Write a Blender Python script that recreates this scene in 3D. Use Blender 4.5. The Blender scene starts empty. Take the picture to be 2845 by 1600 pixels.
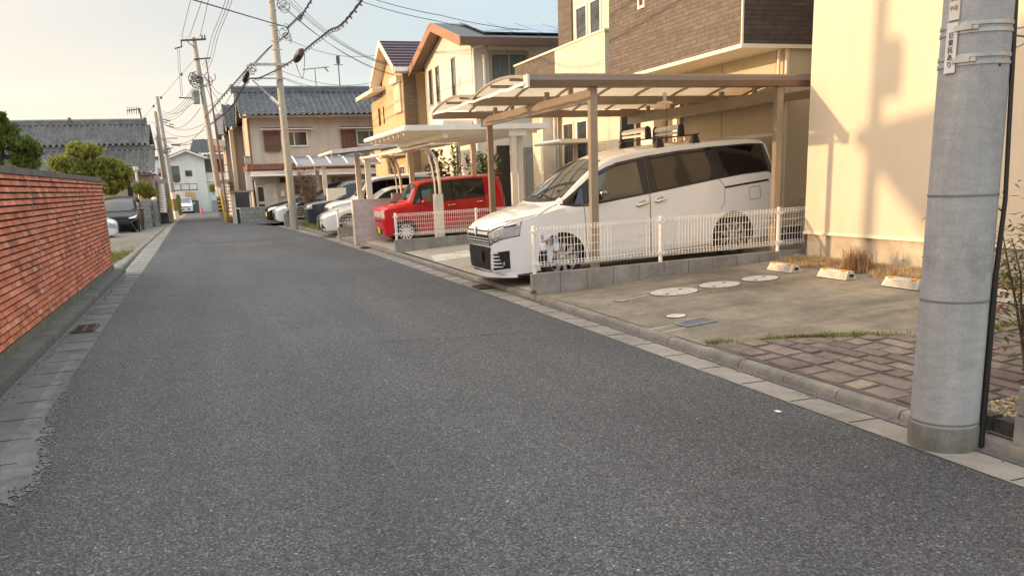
import bpy, bmesh, math, random
import numpy as np
from mathutils import Vector, Matrix
random.seed(7)
SC = bpy.context.scene
COL = SC.collection
PI = math.pi
rad = math.radians

# ---------------------------------------------------------------- survey helpers
# the camera was recovered from the street's vanishing points; these turn a sight line plus a known plane into a point
CAM_R = np.array([[0.9435799675867509, -0.11037701026719371, 0.31220788006377564],
                  [-0.3290783238236786, -0.20738790199304746, 0.9212479117459752],
                  [-0.03693645298129285, -0.9720119205603386, -0.23200975136783109]])
FOC, PCX, PCY, EYE = 2374.0510697, 1422.2222, 1066.6667, 1.6
def ray(x, y): return CAM_R @ np.array([x - PCX, y - PCY, FOC])
def PZ(x, y, z=0.0):
    r = ray(x, y); t = (z - EYE) / r[2]; return Vector((r[0]*t, r[1]*t, z))
def PY(x, y, Y):
    r = ray(x, y); t = Y / r[1]; return Vector((r[0]*t, Y, EYE + r[2]*t))
def PX(x, y, X):
    r = ray(x, y); t = X / r[0]; return Vector((X, r[1]*t, EYE + r[2]*t))
def lotz(x): return 0.070 + 0.060 * (x - 4.10)

# ---------------------------------------------------------------- mesh builder
def lerp(a, b, t): return a + (b - a) * t
class MB:
    def __init__(s): s.v = []; s.f = []; s.m = []; s.cur = 0
    def add(s, vs, fs):
        o = len(s.v); s.v += [tuple(map(float, p)) for p in vs]
        for f in fs: s.f.append([i + o for i in f]); s.m.append(s.cur)
    def hexa(s, p):  # 8 corners: bottom ring 0-3, top ring 4-7
        s.add(p, [(0,3,2,1),(4,5,6,7),(0,1,5,4),(1,2,6,5),(2,3,7,6),(3,0,4,7)])
    def box(s, x0, x1, y0, y1, z0, z1):
        s.hexa([(x0,y0,z0),(x1,y0,z0),(x1,y1,z0),(x0,y1,z0),(x0,y0,z1),(x1,y0,z1),(x1,y1,z1),(x0,y1,z1)])
    def obox(s, c, size, rot=None):
        M_ = rot or Matrix.Identity(3); c = Vector(c); hx, hy, hz = (q/2 for q in size)
        s.hexa([c + M_ @ Vector(q) for q in [(-hx,-hy,-hz),(hx,-hy,-hz),(hx,hy,-hz),(-hx,hy,-hz),(-hx,-hy,hz),(hx,-hy,hz),(hx,hy,hz),(-hx,hy,hz)]])
    def beam(s, p, q, w, h, up=(0,0,1)):
        p, q = Vector(p), Vector(q); d = (q - p).normalized(); u = Vector(up)
        a = d.cross(u)
        if a.length < 1e-4: a = d.cross(Vector((1,0,0)))
        a.normalize(); b = a.cross(d).normalized(); a = a*w/2; b = b*h/2
        s.hexa([p-a-b, p+a-b, q+a-b, q-a-b, p-a+b, p+a+b, q+a+b, q-a+b])
    def tube(s, pts, r, n=8, caps=True):
        pts = [Vector(p) for p in pts]; k = len(pts)
        rs = r if isinstance(r, (list, tuple)) else [r]*k
        prev = None; vs = []
        for i, p in enumerate(pts):
            d = (pts[min(i+1, k-1)] - pts[max(i-1, 0)]).normalized()
            if prev is None:
                a = d.cross(Vector((0,0,1)))
                if a.length < 1e-3: a = d.cross(Vector((1,0,0)))
            else: a = prev - d * prev.dot(d)
            a.normalize(); prev = a; b = d.cross(a)
            for j in range(n):
                t = 2*PI*j/n; vs.append(p + (a*math.cos(t) + b*math.sin(t))*rs[i])
        fs = []
        for i in range(k-1):
            for j in range(n):
                fs.append((i*n+j, i*n+(j+1)%n, (i+1)*n+(j+1)%n, (i+1)*n+j))
        if caps: fs += [tuple(reversed(range(n))), tuple(range((k-1)*n, k*n))]
        s.add(vs, fs)
    def prism(s, poly, axis, lo, hi):
        def mk(a, b, t): return {'x':(t,a,b), 'y':(a,t,b), 'z':(a,b,t)}[axis]
        n = len(poly); vs = [mk(a,b,lo) for a,b in poly] + [mk(a,b,hi) for a,b in poly]
        s.add(vs, [tuple(reversed(range(n))), tuple(range(n,2*n))] + [(i,(i+1)%n,n+(i+1)%n,n+i) for i in range(n)])
    def poly(s, pts): s.add(pts, [tuple(range(len(pts)))])
    def grid(s, fn, nu, nv):
        vs = [fn(i/nu, j/nv) for i in range(nu+1) for j in range(nv+1)]
        s.add(vs, [(i*(nv+1)+j, (i+1)*(nv+1)+j, (i+1)*(nv+1)+j+1, i*(nv+1)+j+1) for i in range(nu) for j in range(nv)])
    def lathe(s, prof, n, c=(0,0,0), axis='z', caps=True):
        vs = []
        for r, z in prof:
            for j in range(n):
                t = 2*PI*j/n; a, b = r*math.cos(t), r*math.sin(t)
                q = (a,b,z) if axis == 'z' else (a,z,b) if axis == 'y' else (z,a,b)
                vs.append((c[0]+q[0], c[1]+q[1], c[2]+q[2]))
        k = len(prof); fs = [(i*n+j, i*n+(j+1)%n, (i+1)*n+(j+1)%n, (i+1)*n+j) for i in range(k-1) for j in range(n)]
        if caps: fs += [tuple(reversed(range(n))), tuple(range((k-1)*n, k*n))]
        s.add(vs, fs)
    def build(s, name, mats, parent=None, smooth=None, local=False, normals=True, base=None):
        if not isinstance(mats, (list, tuple)): mats = [mats]
        vs = s.v
        off = Vector((0,0,0))
        if parent is not None:
            if not local: off = Vector(ORG.get(parent.name, (0,0,0)))
        elif base is not None: off = Vector(base)
        else:
            a = np.array(vs); off = Vector(((a[:,0].min()+a[:,0].max())/2, (a[:,1].min()+a[:,1].max())/2, a[:,2].min()))
        me = bpy.data.meshes.new(name)
        me.from_pydata([(p[0]-off.x, p[1]-off.y, p[2]-off.z) for p in vs], [], s.f)
        for m in mats: me.materials.append(m)
        if len(mats) > 1: me.polygons.foreach_set('material_index', s.m)
        if normals:
            bm = bmesh.new(); bm.from_mesh(me); bmesh.ops.recalc_face_normals(bm, faces=bm.faces); bm.to_mesh(me); bm.free()
        if smooth is not None:
            me.polygons.foreach_set('use_smooth', [True]*len(me.polygons)); me.set_sharp_from_angle(angle=rad(smooth))
        me.update()
        o = bpy.data.objects.new(name, me); COL.objects.link(o)
        if parent is not None:
            o.parent = parent; ORG[o.name] = off if not local else (0,0,0)
        else: o.location = off; ORG[o.name] = off
        return o
ORG = {}
def thing(name, label, cat, loc, rotz=0.0, group=None):
    o = bpy.data.objects.new(name, None); COL.objects.link(o)
    o.empty_display_size = .2
    o.location = loc; o.rotation_euler = (0,0,rotz); ORG[o.name] = Vector(loc)
    return tag(o, label, cat, group)
def tag(o, label, cat, group=None, kind=None):
    o['label'] = label; o['category'] = cat
    if group: o['group'] = group
    if kind: o['kind'] = kind
    return o
def struct(o): o['kind'] = 'structure'; return o
def stuff(o, label, cat): return tag(o, label, cat, kind='stuff')
def dup(root, loc, label=None, rotz=None):
    r = root.copy(); COL.objects.link(r); r.location = loc
    if rotz is not None: r.rotation_euler = (0,0,rotz)
    if label: r['label'] = label
    for ch in list(root.children):
        c = ch.copy(); COL.objects.link(c); c.parent = r
        for g in list(ch.children):
            d = g.copy(); COL.objects.link(d); d.parent = c
    return r

# ---------------------------------------------------------------- materials
def _nt(name):
    m = bpy.data.materials.new(name); m.use_nodes = True; nt = m.node_tree
    return m, nt, nt.nodes['Principled BSDF']
def _coord(nt, scale=1.0, axes=None):
    tc = nt.nodes.new('ShaderNodeTexCoord'); out = tc.outputs['Object']
    if axes:
        sp = nt.nodes.new('ShaderNodeSeparateXYZ'); cb = nt.nodes.new('ShaderNodeCombineXYZ'); nt.links.new(out, sp.inputs[0])
        for i, a in enumerate(axes): nt.links.new(sp.outputs[a.upper()], cb.inputs[i])
        out = cb.outputs[0]
    return out
def _noise(nt, co, scale, detail=4, rough=.55, stretch=None):
    if stretch:
        mp = nt.nodes.new('ShaderNodeMapping'); mp.inputs['Scale'].default_value = stretch; nt.links.new(co, mp.inputs[0]); co = mp.outputs[0]
    n = nt.nodes.new('ShaderNodeTexNoise'); n.inputs['Scale'].default_value = scale; n.inputs['Detail'].default_value = detail; n.inputs['Roughness'].default_value = rough
    nt.links.new(co, n.inputs['Vector']); return n.outputs['Fac']
def _ramp(nt, fac, stops):
    r = nt.nodes.new('ShaderNodeValToRGB'); e = r.color_ramp.elements
    while len(e) < len(stops): e.new(.5)
    for i, (p, c) in enumerate(stops): e[i].position = p; e[i].color = (*c, 1) if len(c) == 3 else c
    nt.links.new(fac, r.inputs[0]); return r.outputs[0]
def _mix(nt, fac, a, b, mode='MIX'):
    n = nt.nodes.new('ShaderNodeMix'); n.data_type = 'RGBA'; n.blend_type = mode
    def put(sock, v):
        if hasattr(v, 'is_linked') or isinstance(v, bpy.types.NodeSocket): nt.links.new(v, sock)
        elif isinstance(v, (int, float)): sock.default_value = v
        else: sock.default_value = (*v, 1)
    put(n.inputs[0], fac); put(n.inputs[6], a); put(n.inputs[7], b); return n.outputs[2]
def _bump(nt, bs, h, strength=.3, dist=.01):
    b = nt.nodes.new('ShaderNodeBump'); b.inputs['Strength'].default_value = strength; b.inputs['Distance'].default_value = dist
    nt.links.new(h, b.inputs['Height']); nt.links.new(b.outputs[0], bs.inputs['Normal'])
def mul(c, k): return tuple(min(1, q*k) for q in c)
def mat(name, col, rough=.6, metal=0., var=.12, vs=3., bump=0., bs_=40., spec=.5, coat=0., col2=None, stretch=None, detail=5):
    m, nt, b = _nt(name); co = _coord(nt)
    f = _noise(nt, co, vs, detail, .6, stretch)
    c2 = col2 or mul(col, 1-var*1.6); c1 = col if col2 else mul(col, 1+var)
    nt.links.new(_ramp(nt, f, [(.32, c2), (.68, c1)]), b.inputs['Base Color'])
    b.inputs['Roughness'].default_value = rough; b.inputs['Metallic'].default_value = metal
    b.inputs['Specular IOR Level'].default_value = spec
    if coat: b.inputs['Coat Weight'].default_value = coat; b.inputs['Coat Roughness'].default_value = .04
    if bump: _bump(nt, b, _noise(nt, co, bs_, 4), bump)
    return m
def brick(name, c1, c2, mortar, w, h, ms=.01, axes='yzx', off=.5, rough=.75, bump=.5, var=.25, dist=.006, grime=0.):
    m, nt, b = _nt(name); co = _coord(nt, axes=axes)
    t = nt.nodes.new('ShaderNodeTexBrick'); t.offset = off; t.inputs['Scale'].default_value = 1
    t.inputs['Brick Width'].default_value = w; t.inputs['Row Height'].default_value = h; t.inputs['Mortar Size'].default_value = ms; t.inputs['Mortar Smooth'].default_value = .2
    for k, c in (('Color1', c1), ('Color2', c2), ('Mortar', mortar)): t.inputs[k].default_value = (*c, 1)
    nt.links.new(co, t.inputs['Vector'])
    f = _noise(nt, co, 9, 5)
    c = _mix(nt, 1.0, t.outputs['Color'], _ramp(nt, f, [(.3, (1-var,)*3), (.7, (1,)*3)]), 'MULTIPLY')
    if grime:
        g = _noise(nt, co, 1.1, 6, .65)
        c = _mix(nt, 1.0, c, _ramp(nt, g, [(.35, (1-grime,)*3), (.6, (1,)*3)]), 'MULTIPLY')
    nt.links.new(c, b.inputs['Base Color']); b.inputs['Roughness'].default_value = rough
    ad = nt.nodes.new('ShaderNodeMath'); ad.operation = 'SUBTRACT'
    nz = _noise(nt, co, 60, 3)
    nt.links.new(nz, ad.inputs[0]); nt.links.new(t.outputs['Fac'], ad.inputs[1]); 
    if bump: _bump(nt, b, ad.outputs[0], bump, dist)
    return m
def asphalt(name):
    m, nt, b = _nt(name); co = _coord(nt)
    v = nt.nodes.new('ShaderNodeTexVoronoi'); v.inputs['Scale'].default_value = 105; nt.links.new(co, v.inputs['Vector'])
    g = _ramp(nt, v.outputs['Color'], [(.0, (.018,.019,.021)), (.40, (.062,.063,.067)), (.75, (.11,.112,.116)), (.95, (.22,.22,.218)), (1., (.60,.60,.58))])
    fine = _noise(nt, co, 70, 5, .8)
    c = _mix(nt, 1., g, _ramp(nt, fine, [(.32, (.50,.50,.51)), (.50, (1,1,1)), (.68, (1.55,1.55,1.54))]), 'MULTIPLY')
    c = _mix(nt, 1., c, (.93,.94,.95), 'MULTIPLY')
    pt = _noise(nt, co, .16, 3, .5, (1,.55,1)); c = _mix(nt, 1., c, _ramp(nt, pt, [(.40, (.86,.86,.87)), (.47, (1.03,1.03,1.02))]), 'MULTIPLY')
    oil = _noise(nt, co, 1.7, 5, .6); c = _mix(nt, 1., c, _ramp(nt, oil, [(.27, (.74,.73,.73)), (.36, (1,1,1))]), 'MULTIPLY')
    big = _noise(nt, co, .45, 6, .62)
    c = _mix(nt, 1., c, _ramp(nt, big, [(.3, (.86,.86,.88)), (.7, (1.16,1.155,1.14))]), 'MULTIPLY')
    st = _noise(nt, co, .9, 4, .6, (1.6, .12, 1))
    c = _mix(nt, 1., c, _ramp(nt, st, [(.35, (.86,.86,.87)), (.65, (1.08,1.08,1.07))]), 'MULTIPLY')
    nt.links.new(c, b.inputs['Base Color']); b.inputs['Roughness'].default_value = .8; b.inputs['Specular IOR Level'].default_value = .35
    _bump(nt, b, v.outputs['Distance'], .75, .012); return m
def concrete(name, c, dark, rough=.85, sc=1.3, speck=.25, streak=None, bump=.25):
    m, nt, b = _nt(name); co = _coord(nt)
    f = _noise(nt, co, sc, 8, .68, streak)
    k = _ramp(nt, f, [(.3, dark), (.66, c)])
    s = _noise(nt, co, 85, 3, .7)
    k = _mix(nt, 1., k, _ramp(nt, s, [(.3, (1-speck,)*3), (.7, (1+speck*.4,)*3)]), 'MULTIPLY')
    s2 = _noise(nt, co, 6, 6, .7)
    k = _mix(nt, 1., k, _ramp(nt, s2, [(.3, (.82,.81,.79)), (.6, (1.03,1.03,1.03))]), 'MULTIPLY')
    nt.links.new(k, b.inputs['Base Color']); b.inputs['Roughness'].default_value = rough
    if bump: _bump(nt, b, s, bump, .006)
    return m
def lotmat(name):
    m, nt, b = _nt(name); co = _coord(nt)
    f = _noise(nt, co, .75, 8, .7, (1.,.5,1.)); k = _ramp(nt, f, [(.30, (.095,.083,.066)), (.50, (.195,.172,.133)), (.68, (.285,.255,.20))])
    f2 = _noise(nt, co, 5, 7, .75); k = _mix(nt, 1., k, _ramp(nt, f2, [(.32, (.72,.72,.71)), (.55, (1.02,1.02,1.02)), (.72, (1.28,1.27,1.24))]), 'MULTIPLY')
    st = _noise(nt, co, 1.1, 5, .65, (.35,2.6,1)); k = _mix(nt, 1., k, _ramp(nt, st, [(.34, (.66,.65,.63)), (.52, (1,1,1))]), 'MULTIPLY')
    s = _noise(nt, co, 90, 3, .7); k = _mix(nt, 1., k, _ramp(nt, s, [(.3, (.72,)*3), (.7, (1.2,)*3)]), 'MULTIPLY')
    nt.links.new(k, b.inputs['Base Color']); b.inputs['Roughness'].default_value = .85; _bump(nt, b, s, .3, .006); return m
def glass(name, col=(.012,.016,.018), rough=.03, spec=.7, ior=1.5):
    m, nt, b = _nt(name); co = _coord(nt)
    f = _noise(nt, co, 1.2, 2)
    nt.links.new(_ramp(nt, f, [(.3, mul(col,.7)), (.7, mul(col,1.3))]), b.inputs['Base Color'])
    b.inputs['Roughness'].default_value = rough; b.inputs['Specular IOR Level'].default_value = spec; b.inputs['IOR'].default_value = ior; return m
def leafmat(name, a, b_, c):
    m, nt, b = _nt(name); co = _coord(nt)
    f = _noise(nt, co, 4.5, 5, .7)
    nt.links.new(_ramp(nt, f, [(.3, a), (.5, b_), (.72, c)]), b.inputs['Base Color'])
    b.inputs['Roughness'].default_value = .55; b.inputs['Specular IOR Level'].default_value = .3
    b.inputs['Subsurface Weight'].default_value = 0
    tr = nt.nodes.new('ShaderNodeBsdfTranslucent'); mx = nt.nodes.new('ShaderNodeMixShader'); mx.inputs[0].default_value = .22
    nt.links.new(_ramp(nt, f, [(.3, a), (.5, b_), (.72, c)]), tr.inputs[0])
    nt.links.new(b.outputs[0], mx.inputs[1]); nt.links.new(tr.outputs[0], mx.inputs[2])
    nt.links.new(mx.outputs[0], nt.nodes['Material Output'].inputs[0]); return m

K = {}
K['asphalt'] = asphalt('asphalt')
K['gutter'] = concrete('gutter_concrete', (.30,.28,.25), (.15,.14,.125), streak=(1,1,1))
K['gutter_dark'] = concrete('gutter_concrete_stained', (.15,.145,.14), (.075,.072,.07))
K['kerb'] = concrete('kerb_concrete', (.27,.25,.22), (.12,.11,.10), sc=2.2)
K['ledge'] = concrete('mossy_ledge', (.10,.095,.085), (.045,.043,.038), sc=2.)
K['ledge_face'] = concrete('ledge_face', (.20,.17,.13), (.09,.08,.06), sc=3.)
K['lot'] = lotmat('lot_concrete')
K['drive'] = concrete('drive_concrete', (.40,.355,.29), (.26,.23,.185), sc=.7, speck=.2)
K['block'] = concrete('block_concrete', (.33,.325,.31), (.20,.195,.185), sc=2.5)
K['block_far'] = brick('grey_blocks', (.33,.33,.32), (.27,.27,.26), (.18,.18,.175), .4, .2, .012, axes='xzy', off=.5, var=.3)
K['block_side'] = brick('old_blocks', (.25,.235,.21), (.19,.18,.165), (.11,.105,.1), .4, .2, .012, axes='yzx', off=.5, var=.35)
K['gravel'] = concrete('gravel_lot', (.34,.33,.30), (.21,.205,.18), sc=.9, speck=.5)
K['dirt'] = concrete('dirt_ground', (.24,.21,.165), (.15,.13,.10), sc=.6, speck=.4)
K['white_metal'] = mat('white_powdercoat', (.78,.77,.73), .4, var=.05)
K['cream_metal'] = mat('cream_aluminium', (.66,.60,.50), .4, var=.05)
K['bronze'] = mat('champagne_aluminium', (.30,.245,.19), .38, .35, var=.06)
K['bronze_dark'] = mat('dark_bronze_gutter', (.13,.085,.055), .4, .2, var=.08)
K['steel'] = mat('galvanised_steel', (.42,.43,.43), .45, .6, var=.12, vs=8)
K['dark_steel'] = mat('dark_steel', (.09,.085,.085), .5, .4)
K['rust'] = mat('rusty_iron', (.16,.075,.045), .85, .1, var=.3, vs=14, bump=.3)
K['black'] = mat('black_plastic', (.012,.012,.013), .45, var=.1)
K['rubber'] = mat('tyre_rubber', (.014,.014,.015), .8, var=.15, vs=12)
K['chrome'] = mat('chrome', (.80,.80,.80), .12, 1., var=.02)
K['silver'] = mat('alloy_silver', (.58,.58,.58), .28, .75, var=.04)
K['lampglass'] = mat('lamp_lens', (.50,.53,.56), .10, .30, var=.16, vs=11, coat=.7)
K['carglass'] = glass('car_glass', (.03,.036,.031), .025, .8)
K['clearglass'] = glass('clear_side_glass', (.085,.088,.062), .03, .6)
K['windscreen'] = glass('windscreen_glass', (.03,.04,.04), .02, .6, 2.1)
K['brightwork'] = mat('bright_chrome', (.86,.86,.85), .25, .35, var=.02)
K['tint'] = glass('tinted_glass', (.006,.006,.006), .03, .6)
K['houseglass'] = glass('window_glass', (.035,.04,.038), .04, .7)
K['poly'] = None
def polycarb(name, col, trans=.55):
    m, nt, b = _nt(name); co = _coord(nt)
    f = _noise(nt, co, 1.5, 5)
    c = _ramp(nt, f, [(.3, mul(col,.82)), (.7, col)])
    nt.links.new(c, b.inputs['Base Color']); b.inputs['Roughness'].default_value = .25
    tr = nt.nodes.new('ShaderNodeBsdfTranslucent'); nt.links.new(c, tr.inputs[0])
    mx = nt.nodes.new('ShaderNodeMixShader'); mx.inputs[0].default_value = trans
    nt.links.new(b.outputs[0], mx.inputs[1]); nt.links.new(tr.outputs[0], mx.inputs[2]); nt.links.new(mx.outputs[0], nt.nodes['Material Output'].inputs[0]); return m
K['poly'] = polycarb('polycarbonate_sheet', (.72,.62,.46), .55)
K['poly_white'] = polycarb('white_polycarbonate', (.78,.73,.62), .6)
K['poly_grey'] = polycarb('smoked_polycarbonate', (.10,.112,.135), .12)

# ---------------------------------------------------------------- camera
cam = bpy.data.cameras.new('camera'); co_ = bpy.data.objects.new('camera', cam); COL.objects.link(co_)
r_, u_, b_ = CAM_R[:,0], -CAM_R[:,1], -CAM_R[:,2]
co_.matrix_world = Matrix(((r_[0],u_[0],b_[0],0),(r_[1],u_[1],b_[1],0),(r_[2],u_[2],b_[2],EYE),(0,0,0,1)))
cam.sensor_fit = 'HORIZONTAL'; cam.sensor_width = 36; cam.lens = FOC/2845*36
cam.shift_y = (PCY-800)/2845; cam.clip_start = .05; cam.clip_end = 3000
SC.camera = co_

# ---------------------------------------------------------------- sky and sun
SUN_AZ, SUN_EL = 13., 11.   # degrees past the left-hand perpendicular of the street, elevation
sd = Vector((-math.cos(rad(SUN_AZ))*math.cos(rad(SUN_EL)), math.sin(rad(SUN_AZ))*math.cos(rad(SUN_EL)), math.sin(rad(SUN_EL))))
W = bpy.data.worlds.new('World'); SC.world = W; W.use_nodes = True; nt = W.node_tree
bg = nt.nodes['Background']; sky = nt.nodes.new('ShaderNodeTexSky'); sky.sky_type = 'NISHITA'; sky.sun_disc = False
sky.sun_elevation = rad(SUN_EL); sky.sun_rotation = math.atan2(sd.x, sd.y)
sky.air_density = 1.0; sky.dust_density = 3.5; sky.ozone_density = 1.4; sky.altitude = 0
tc = nt.nodes.new('ShaderNodeTexCoord')
def vmath(op, a, b=None, c=None):
    n = nt.nodes.new('ShaderNodeMath'); n.operation = op
    for i, v in enumerate((a, b, c)):
        if v is None: continue
        if isinstance(v, (int, float)): n.inputs[i].default_value = v
        else: nt.links.new(v, n.inputs[i])
    return n.outputs[0]
def rng(v, a, b, c, d):
    n = nt.nodes.new('ShaderNodeMapRange'); n.interpolation_type = 'SMOOTHSTEP'; nt.links.new(v, n.inputs[0])
    for i, q in enumerate((a, b, c, d)): n.inputs[i+1].default_value = q
    return n.outputs[0]
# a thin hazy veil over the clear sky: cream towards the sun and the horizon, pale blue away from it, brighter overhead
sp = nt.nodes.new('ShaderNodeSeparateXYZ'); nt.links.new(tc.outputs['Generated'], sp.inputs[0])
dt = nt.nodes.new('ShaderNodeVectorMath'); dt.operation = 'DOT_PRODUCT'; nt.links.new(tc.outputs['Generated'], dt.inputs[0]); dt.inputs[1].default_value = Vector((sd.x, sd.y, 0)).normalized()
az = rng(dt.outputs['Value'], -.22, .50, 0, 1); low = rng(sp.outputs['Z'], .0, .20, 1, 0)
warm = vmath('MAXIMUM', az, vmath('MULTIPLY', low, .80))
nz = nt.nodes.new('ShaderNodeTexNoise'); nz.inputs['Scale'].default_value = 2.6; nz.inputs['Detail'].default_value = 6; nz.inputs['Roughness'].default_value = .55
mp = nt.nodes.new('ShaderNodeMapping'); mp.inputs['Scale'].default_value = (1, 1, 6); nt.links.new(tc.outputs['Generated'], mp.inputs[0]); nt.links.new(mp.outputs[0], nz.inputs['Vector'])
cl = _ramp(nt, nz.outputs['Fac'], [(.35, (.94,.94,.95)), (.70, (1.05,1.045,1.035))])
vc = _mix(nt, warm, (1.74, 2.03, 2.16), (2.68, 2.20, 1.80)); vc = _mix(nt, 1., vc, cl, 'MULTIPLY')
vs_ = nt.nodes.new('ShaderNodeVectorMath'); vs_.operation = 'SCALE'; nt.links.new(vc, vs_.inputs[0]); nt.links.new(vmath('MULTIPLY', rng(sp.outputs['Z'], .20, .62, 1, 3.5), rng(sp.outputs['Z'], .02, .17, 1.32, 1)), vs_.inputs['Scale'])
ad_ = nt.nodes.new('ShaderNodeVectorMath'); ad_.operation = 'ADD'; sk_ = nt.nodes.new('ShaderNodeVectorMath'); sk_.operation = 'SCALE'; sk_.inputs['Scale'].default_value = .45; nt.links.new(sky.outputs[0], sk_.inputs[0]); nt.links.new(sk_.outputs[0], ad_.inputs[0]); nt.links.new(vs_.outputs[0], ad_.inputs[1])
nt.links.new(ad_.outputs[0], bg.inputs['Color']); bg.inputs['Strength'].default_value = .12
sl = bpy.data.lights.new('sun', 'SUN'); sl.energy = 2.1; sl.angle = rad(.8); sl.color = (1., .64, .35)
so = bpy.data.objects.new('sun', sl); COL.objects.link(so); so.rotation_euler = sd.to_track_quat('Z', 'Y').to_euler(); so.location = (-20, 10, 30)
SC.view_settings.view_transform = 'Standard'; SC.view_settings.look = 'None'; SC.view_settings.gamma = 1; SC.view_settings.exposure = 1.2
SC.cycles.max_bounces = 8; SC.cycles.diffuse_bounces = 4; SC.cycles.glossy_bounces = 4; SC.cycles.transparent_max_bounces = 12
SC.cycles.use_denoising = True

# ---------------------------------------------------------------- ground, road, kerbs, lots
def zroad(y): return -.0095*max(0, y-46)
def strip(name, left, right, z, m, zr=None):
    ys = sorted(set([p[1] for p in left] + [p[1] for p in right]))
    full = []
    for a, b in zip(ys[:-1], ys[1:]):
        k = max(1, int((b-a)/4)); full += [a + (b-a)*i/k for i in range(k)]
    full.append(ys[-1])
    L = lambda y: float(np.interp(y, [p[1] for p in left], [p[0] for p in left])); R_ = lambda y: float(np.interp(y, [p[1] for p in right], [p[0] for p in right]))
    mb = MB(); vs = []
    for y in full: vs += [(L(y), y, z+zroad(y)), (R_(y), y, (z if zr is None else zr)+zroad(y))]
    mb.add(vs, [(2*i, 2*i+1, 2*i+3, 2*i+2) for i in range(len(full)-1)])
    return struct(mb.build(name, m))
g_ = MB(); g_.poly([(-900,-300,-.75),(900,-300,-.75),(900,1500,-.75),(-900,1500,-.75)]); struct(g_.build('ground', K['dirt']))
LE = [(-1.05,-6),(-1.2,4),(-1.33,7),(-1.45,16),(-1.55,28),(-1.72,42),(-1.85,60),(-2.1,120)]
RE = [(3.74,-6),(3.73,11),(3.62,20),(3.4,28),(3.06,35),(2.75,40),(1.6,44.1),(1.1,46),(.98,52),(.98,120)]
strip('road', LE, RE, 0.0, K['asphalt'])
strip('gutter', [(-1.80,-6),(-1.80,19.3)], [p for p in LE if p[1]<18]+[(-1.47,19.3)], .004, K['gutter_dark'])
strip('gutter', [(-1.85,19.3),(-1.98,28),(-2.0,44),(-2.0,60)], [(-1.47,19.3)]+[p for p in LE if 19.3<p[1]<61], .004, K['gutter'])
strip('gutter', [(p[0]-.02, p[1]) for p in RE[:6]], [(4.03,-6),(4.03,11),(3.95,20),(3.77,28),(3.41,35),(3.09,40)], .004, K['gutter'])
# slab joints of the gutter pavers and the kerb stones
def kerb(name, line, w, h, m, seg=.6, sgn=1, z0=-.05, sharp=False):
    mb = MB(); y = line[0][1]
    X = lambda y: float(np.interp(y, [p[1] for p in line], [p[0] for p in line]))
    while y < line[-1][1]:
        y1 = min(y+seg, line[-1][1]); a, b = X(y), X(y1); gp = .005; j = random.uniform(-.003,.003)
        pr = [(-.012*sgn, z0), (-.010*sgn, h*.15), (.002*sgn, h*.70), (.014*sgn, h*.95), (.03*sgn, h), (w*sgn, h), (w*sgn, z0)]
        if sharp: pr = [(0, z0), (.004*sgn, h-.012), (.016*sgn, h), (w*sgn, h), (w*sgn, z0)]
        n = len(pr); vs = [(a+p, y+gp, q+(j if q > 0 else 0)) for p, q in pr] + [(b+p, y1-gp, q+(j if q > 0 else 0)) for p, q in pr]
        mb.add(vs, [tuple(reversed(range(n))), tuple(range(n,2*n))] + [(i,(i+1)%n,n+(i+1)%n,n+i) for i in range(n)])
        y = y1
    return struct(mb.build(name, m, smooth=50))
kerb('kerb', [(4.045,-6),(4.045,11),(3.965,20),(3.785,28),(3.425,35),(3.105,40)], .09, .068, K['kerb'])
kerb('kerb', [(-1.95,19.7),(-2.0,28),(-2.02,44)], .10, .07, K['kerb'], sgn=-1)
def slabjoints(name, lx, rx, y0, y1, st, m):
    mb = MB(); y = y0
    while y < y1:
        mb.box(lx(y), rx(y), y-.005, y+.005, .0045, .0075); y += st
    struct(mb.build(name, m))
K['joint'] = mat('joint_dirt', (.05,.047,.042), .95, var=.2)
LXf = lambda y: float(np.interp(y, [p[1] for p in LE], [p[0] for p in LE])); RXf = lambda y: float(np.interp(y, [p[1] for p in RE], [p[0] for p in RE]))
slabjoints('gutter_joint', lambda y: RXf(y), lambda y: RXf(y)+.235, .7, 34, .6, K['joint'])
slabjoints('gutter_joint', lambda y: LXf(y)-.30, lambda y: LXf(y)-.02, 1, 40, .6, K['joint'])
# dark channel line along the kerb faces
strip('gutter_channel', [(p[0]-.075,p[1]) for p in [(4.04,-6),(4.04,11),(3.96,20),(3.78,28),(3.42,35)]], [(4.038,-6),(4.038,11),(3.958,20),(3.778,28),(3.418,35)], .010, K['gutter_dark'])

def lot(name, y0, y1, m, x0=4.132, x1=16, ox=lambda y: 0.):
    mb = MB()
    xs = [x0, 5, 6, 7, 8, 9, 10, 12, x1]; n = max(1, int((y1-y0)/2)); ys = [y0+(y1-y0)*i/n for i in range(n+1)]
    vs = [(x + ox(y)*max(0,1-(x-x0)/3), y, lotz(min(x,10))) for x in xs for y in ys]; k = len(ys)
    mb.add(vs, [(i*k+j,(i+1)*k+j,(i+1)*k+j+1,i*k+j+1) for i in range(len(xs)-1) for j in range(k-1)])
    return struct(mb.build(name, m))
kx = lambda y: float(np.interp(y, [11, 20, 28, 35, 40], [0, -.07, -.25, -.61, -.92]))
lot('parking_lot', 4.05, 10.82, K['lot'])
lot('driveway', 10.86, 19.72, K['drive'])
lot('driveway', 19.74, 34.2, K['drive'], ox=kx)
lot('driveway', 34.2, 46.0, K['drive'], ox=kx)
lot('soil', -6, 4.03, K['dirt'])
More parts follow.
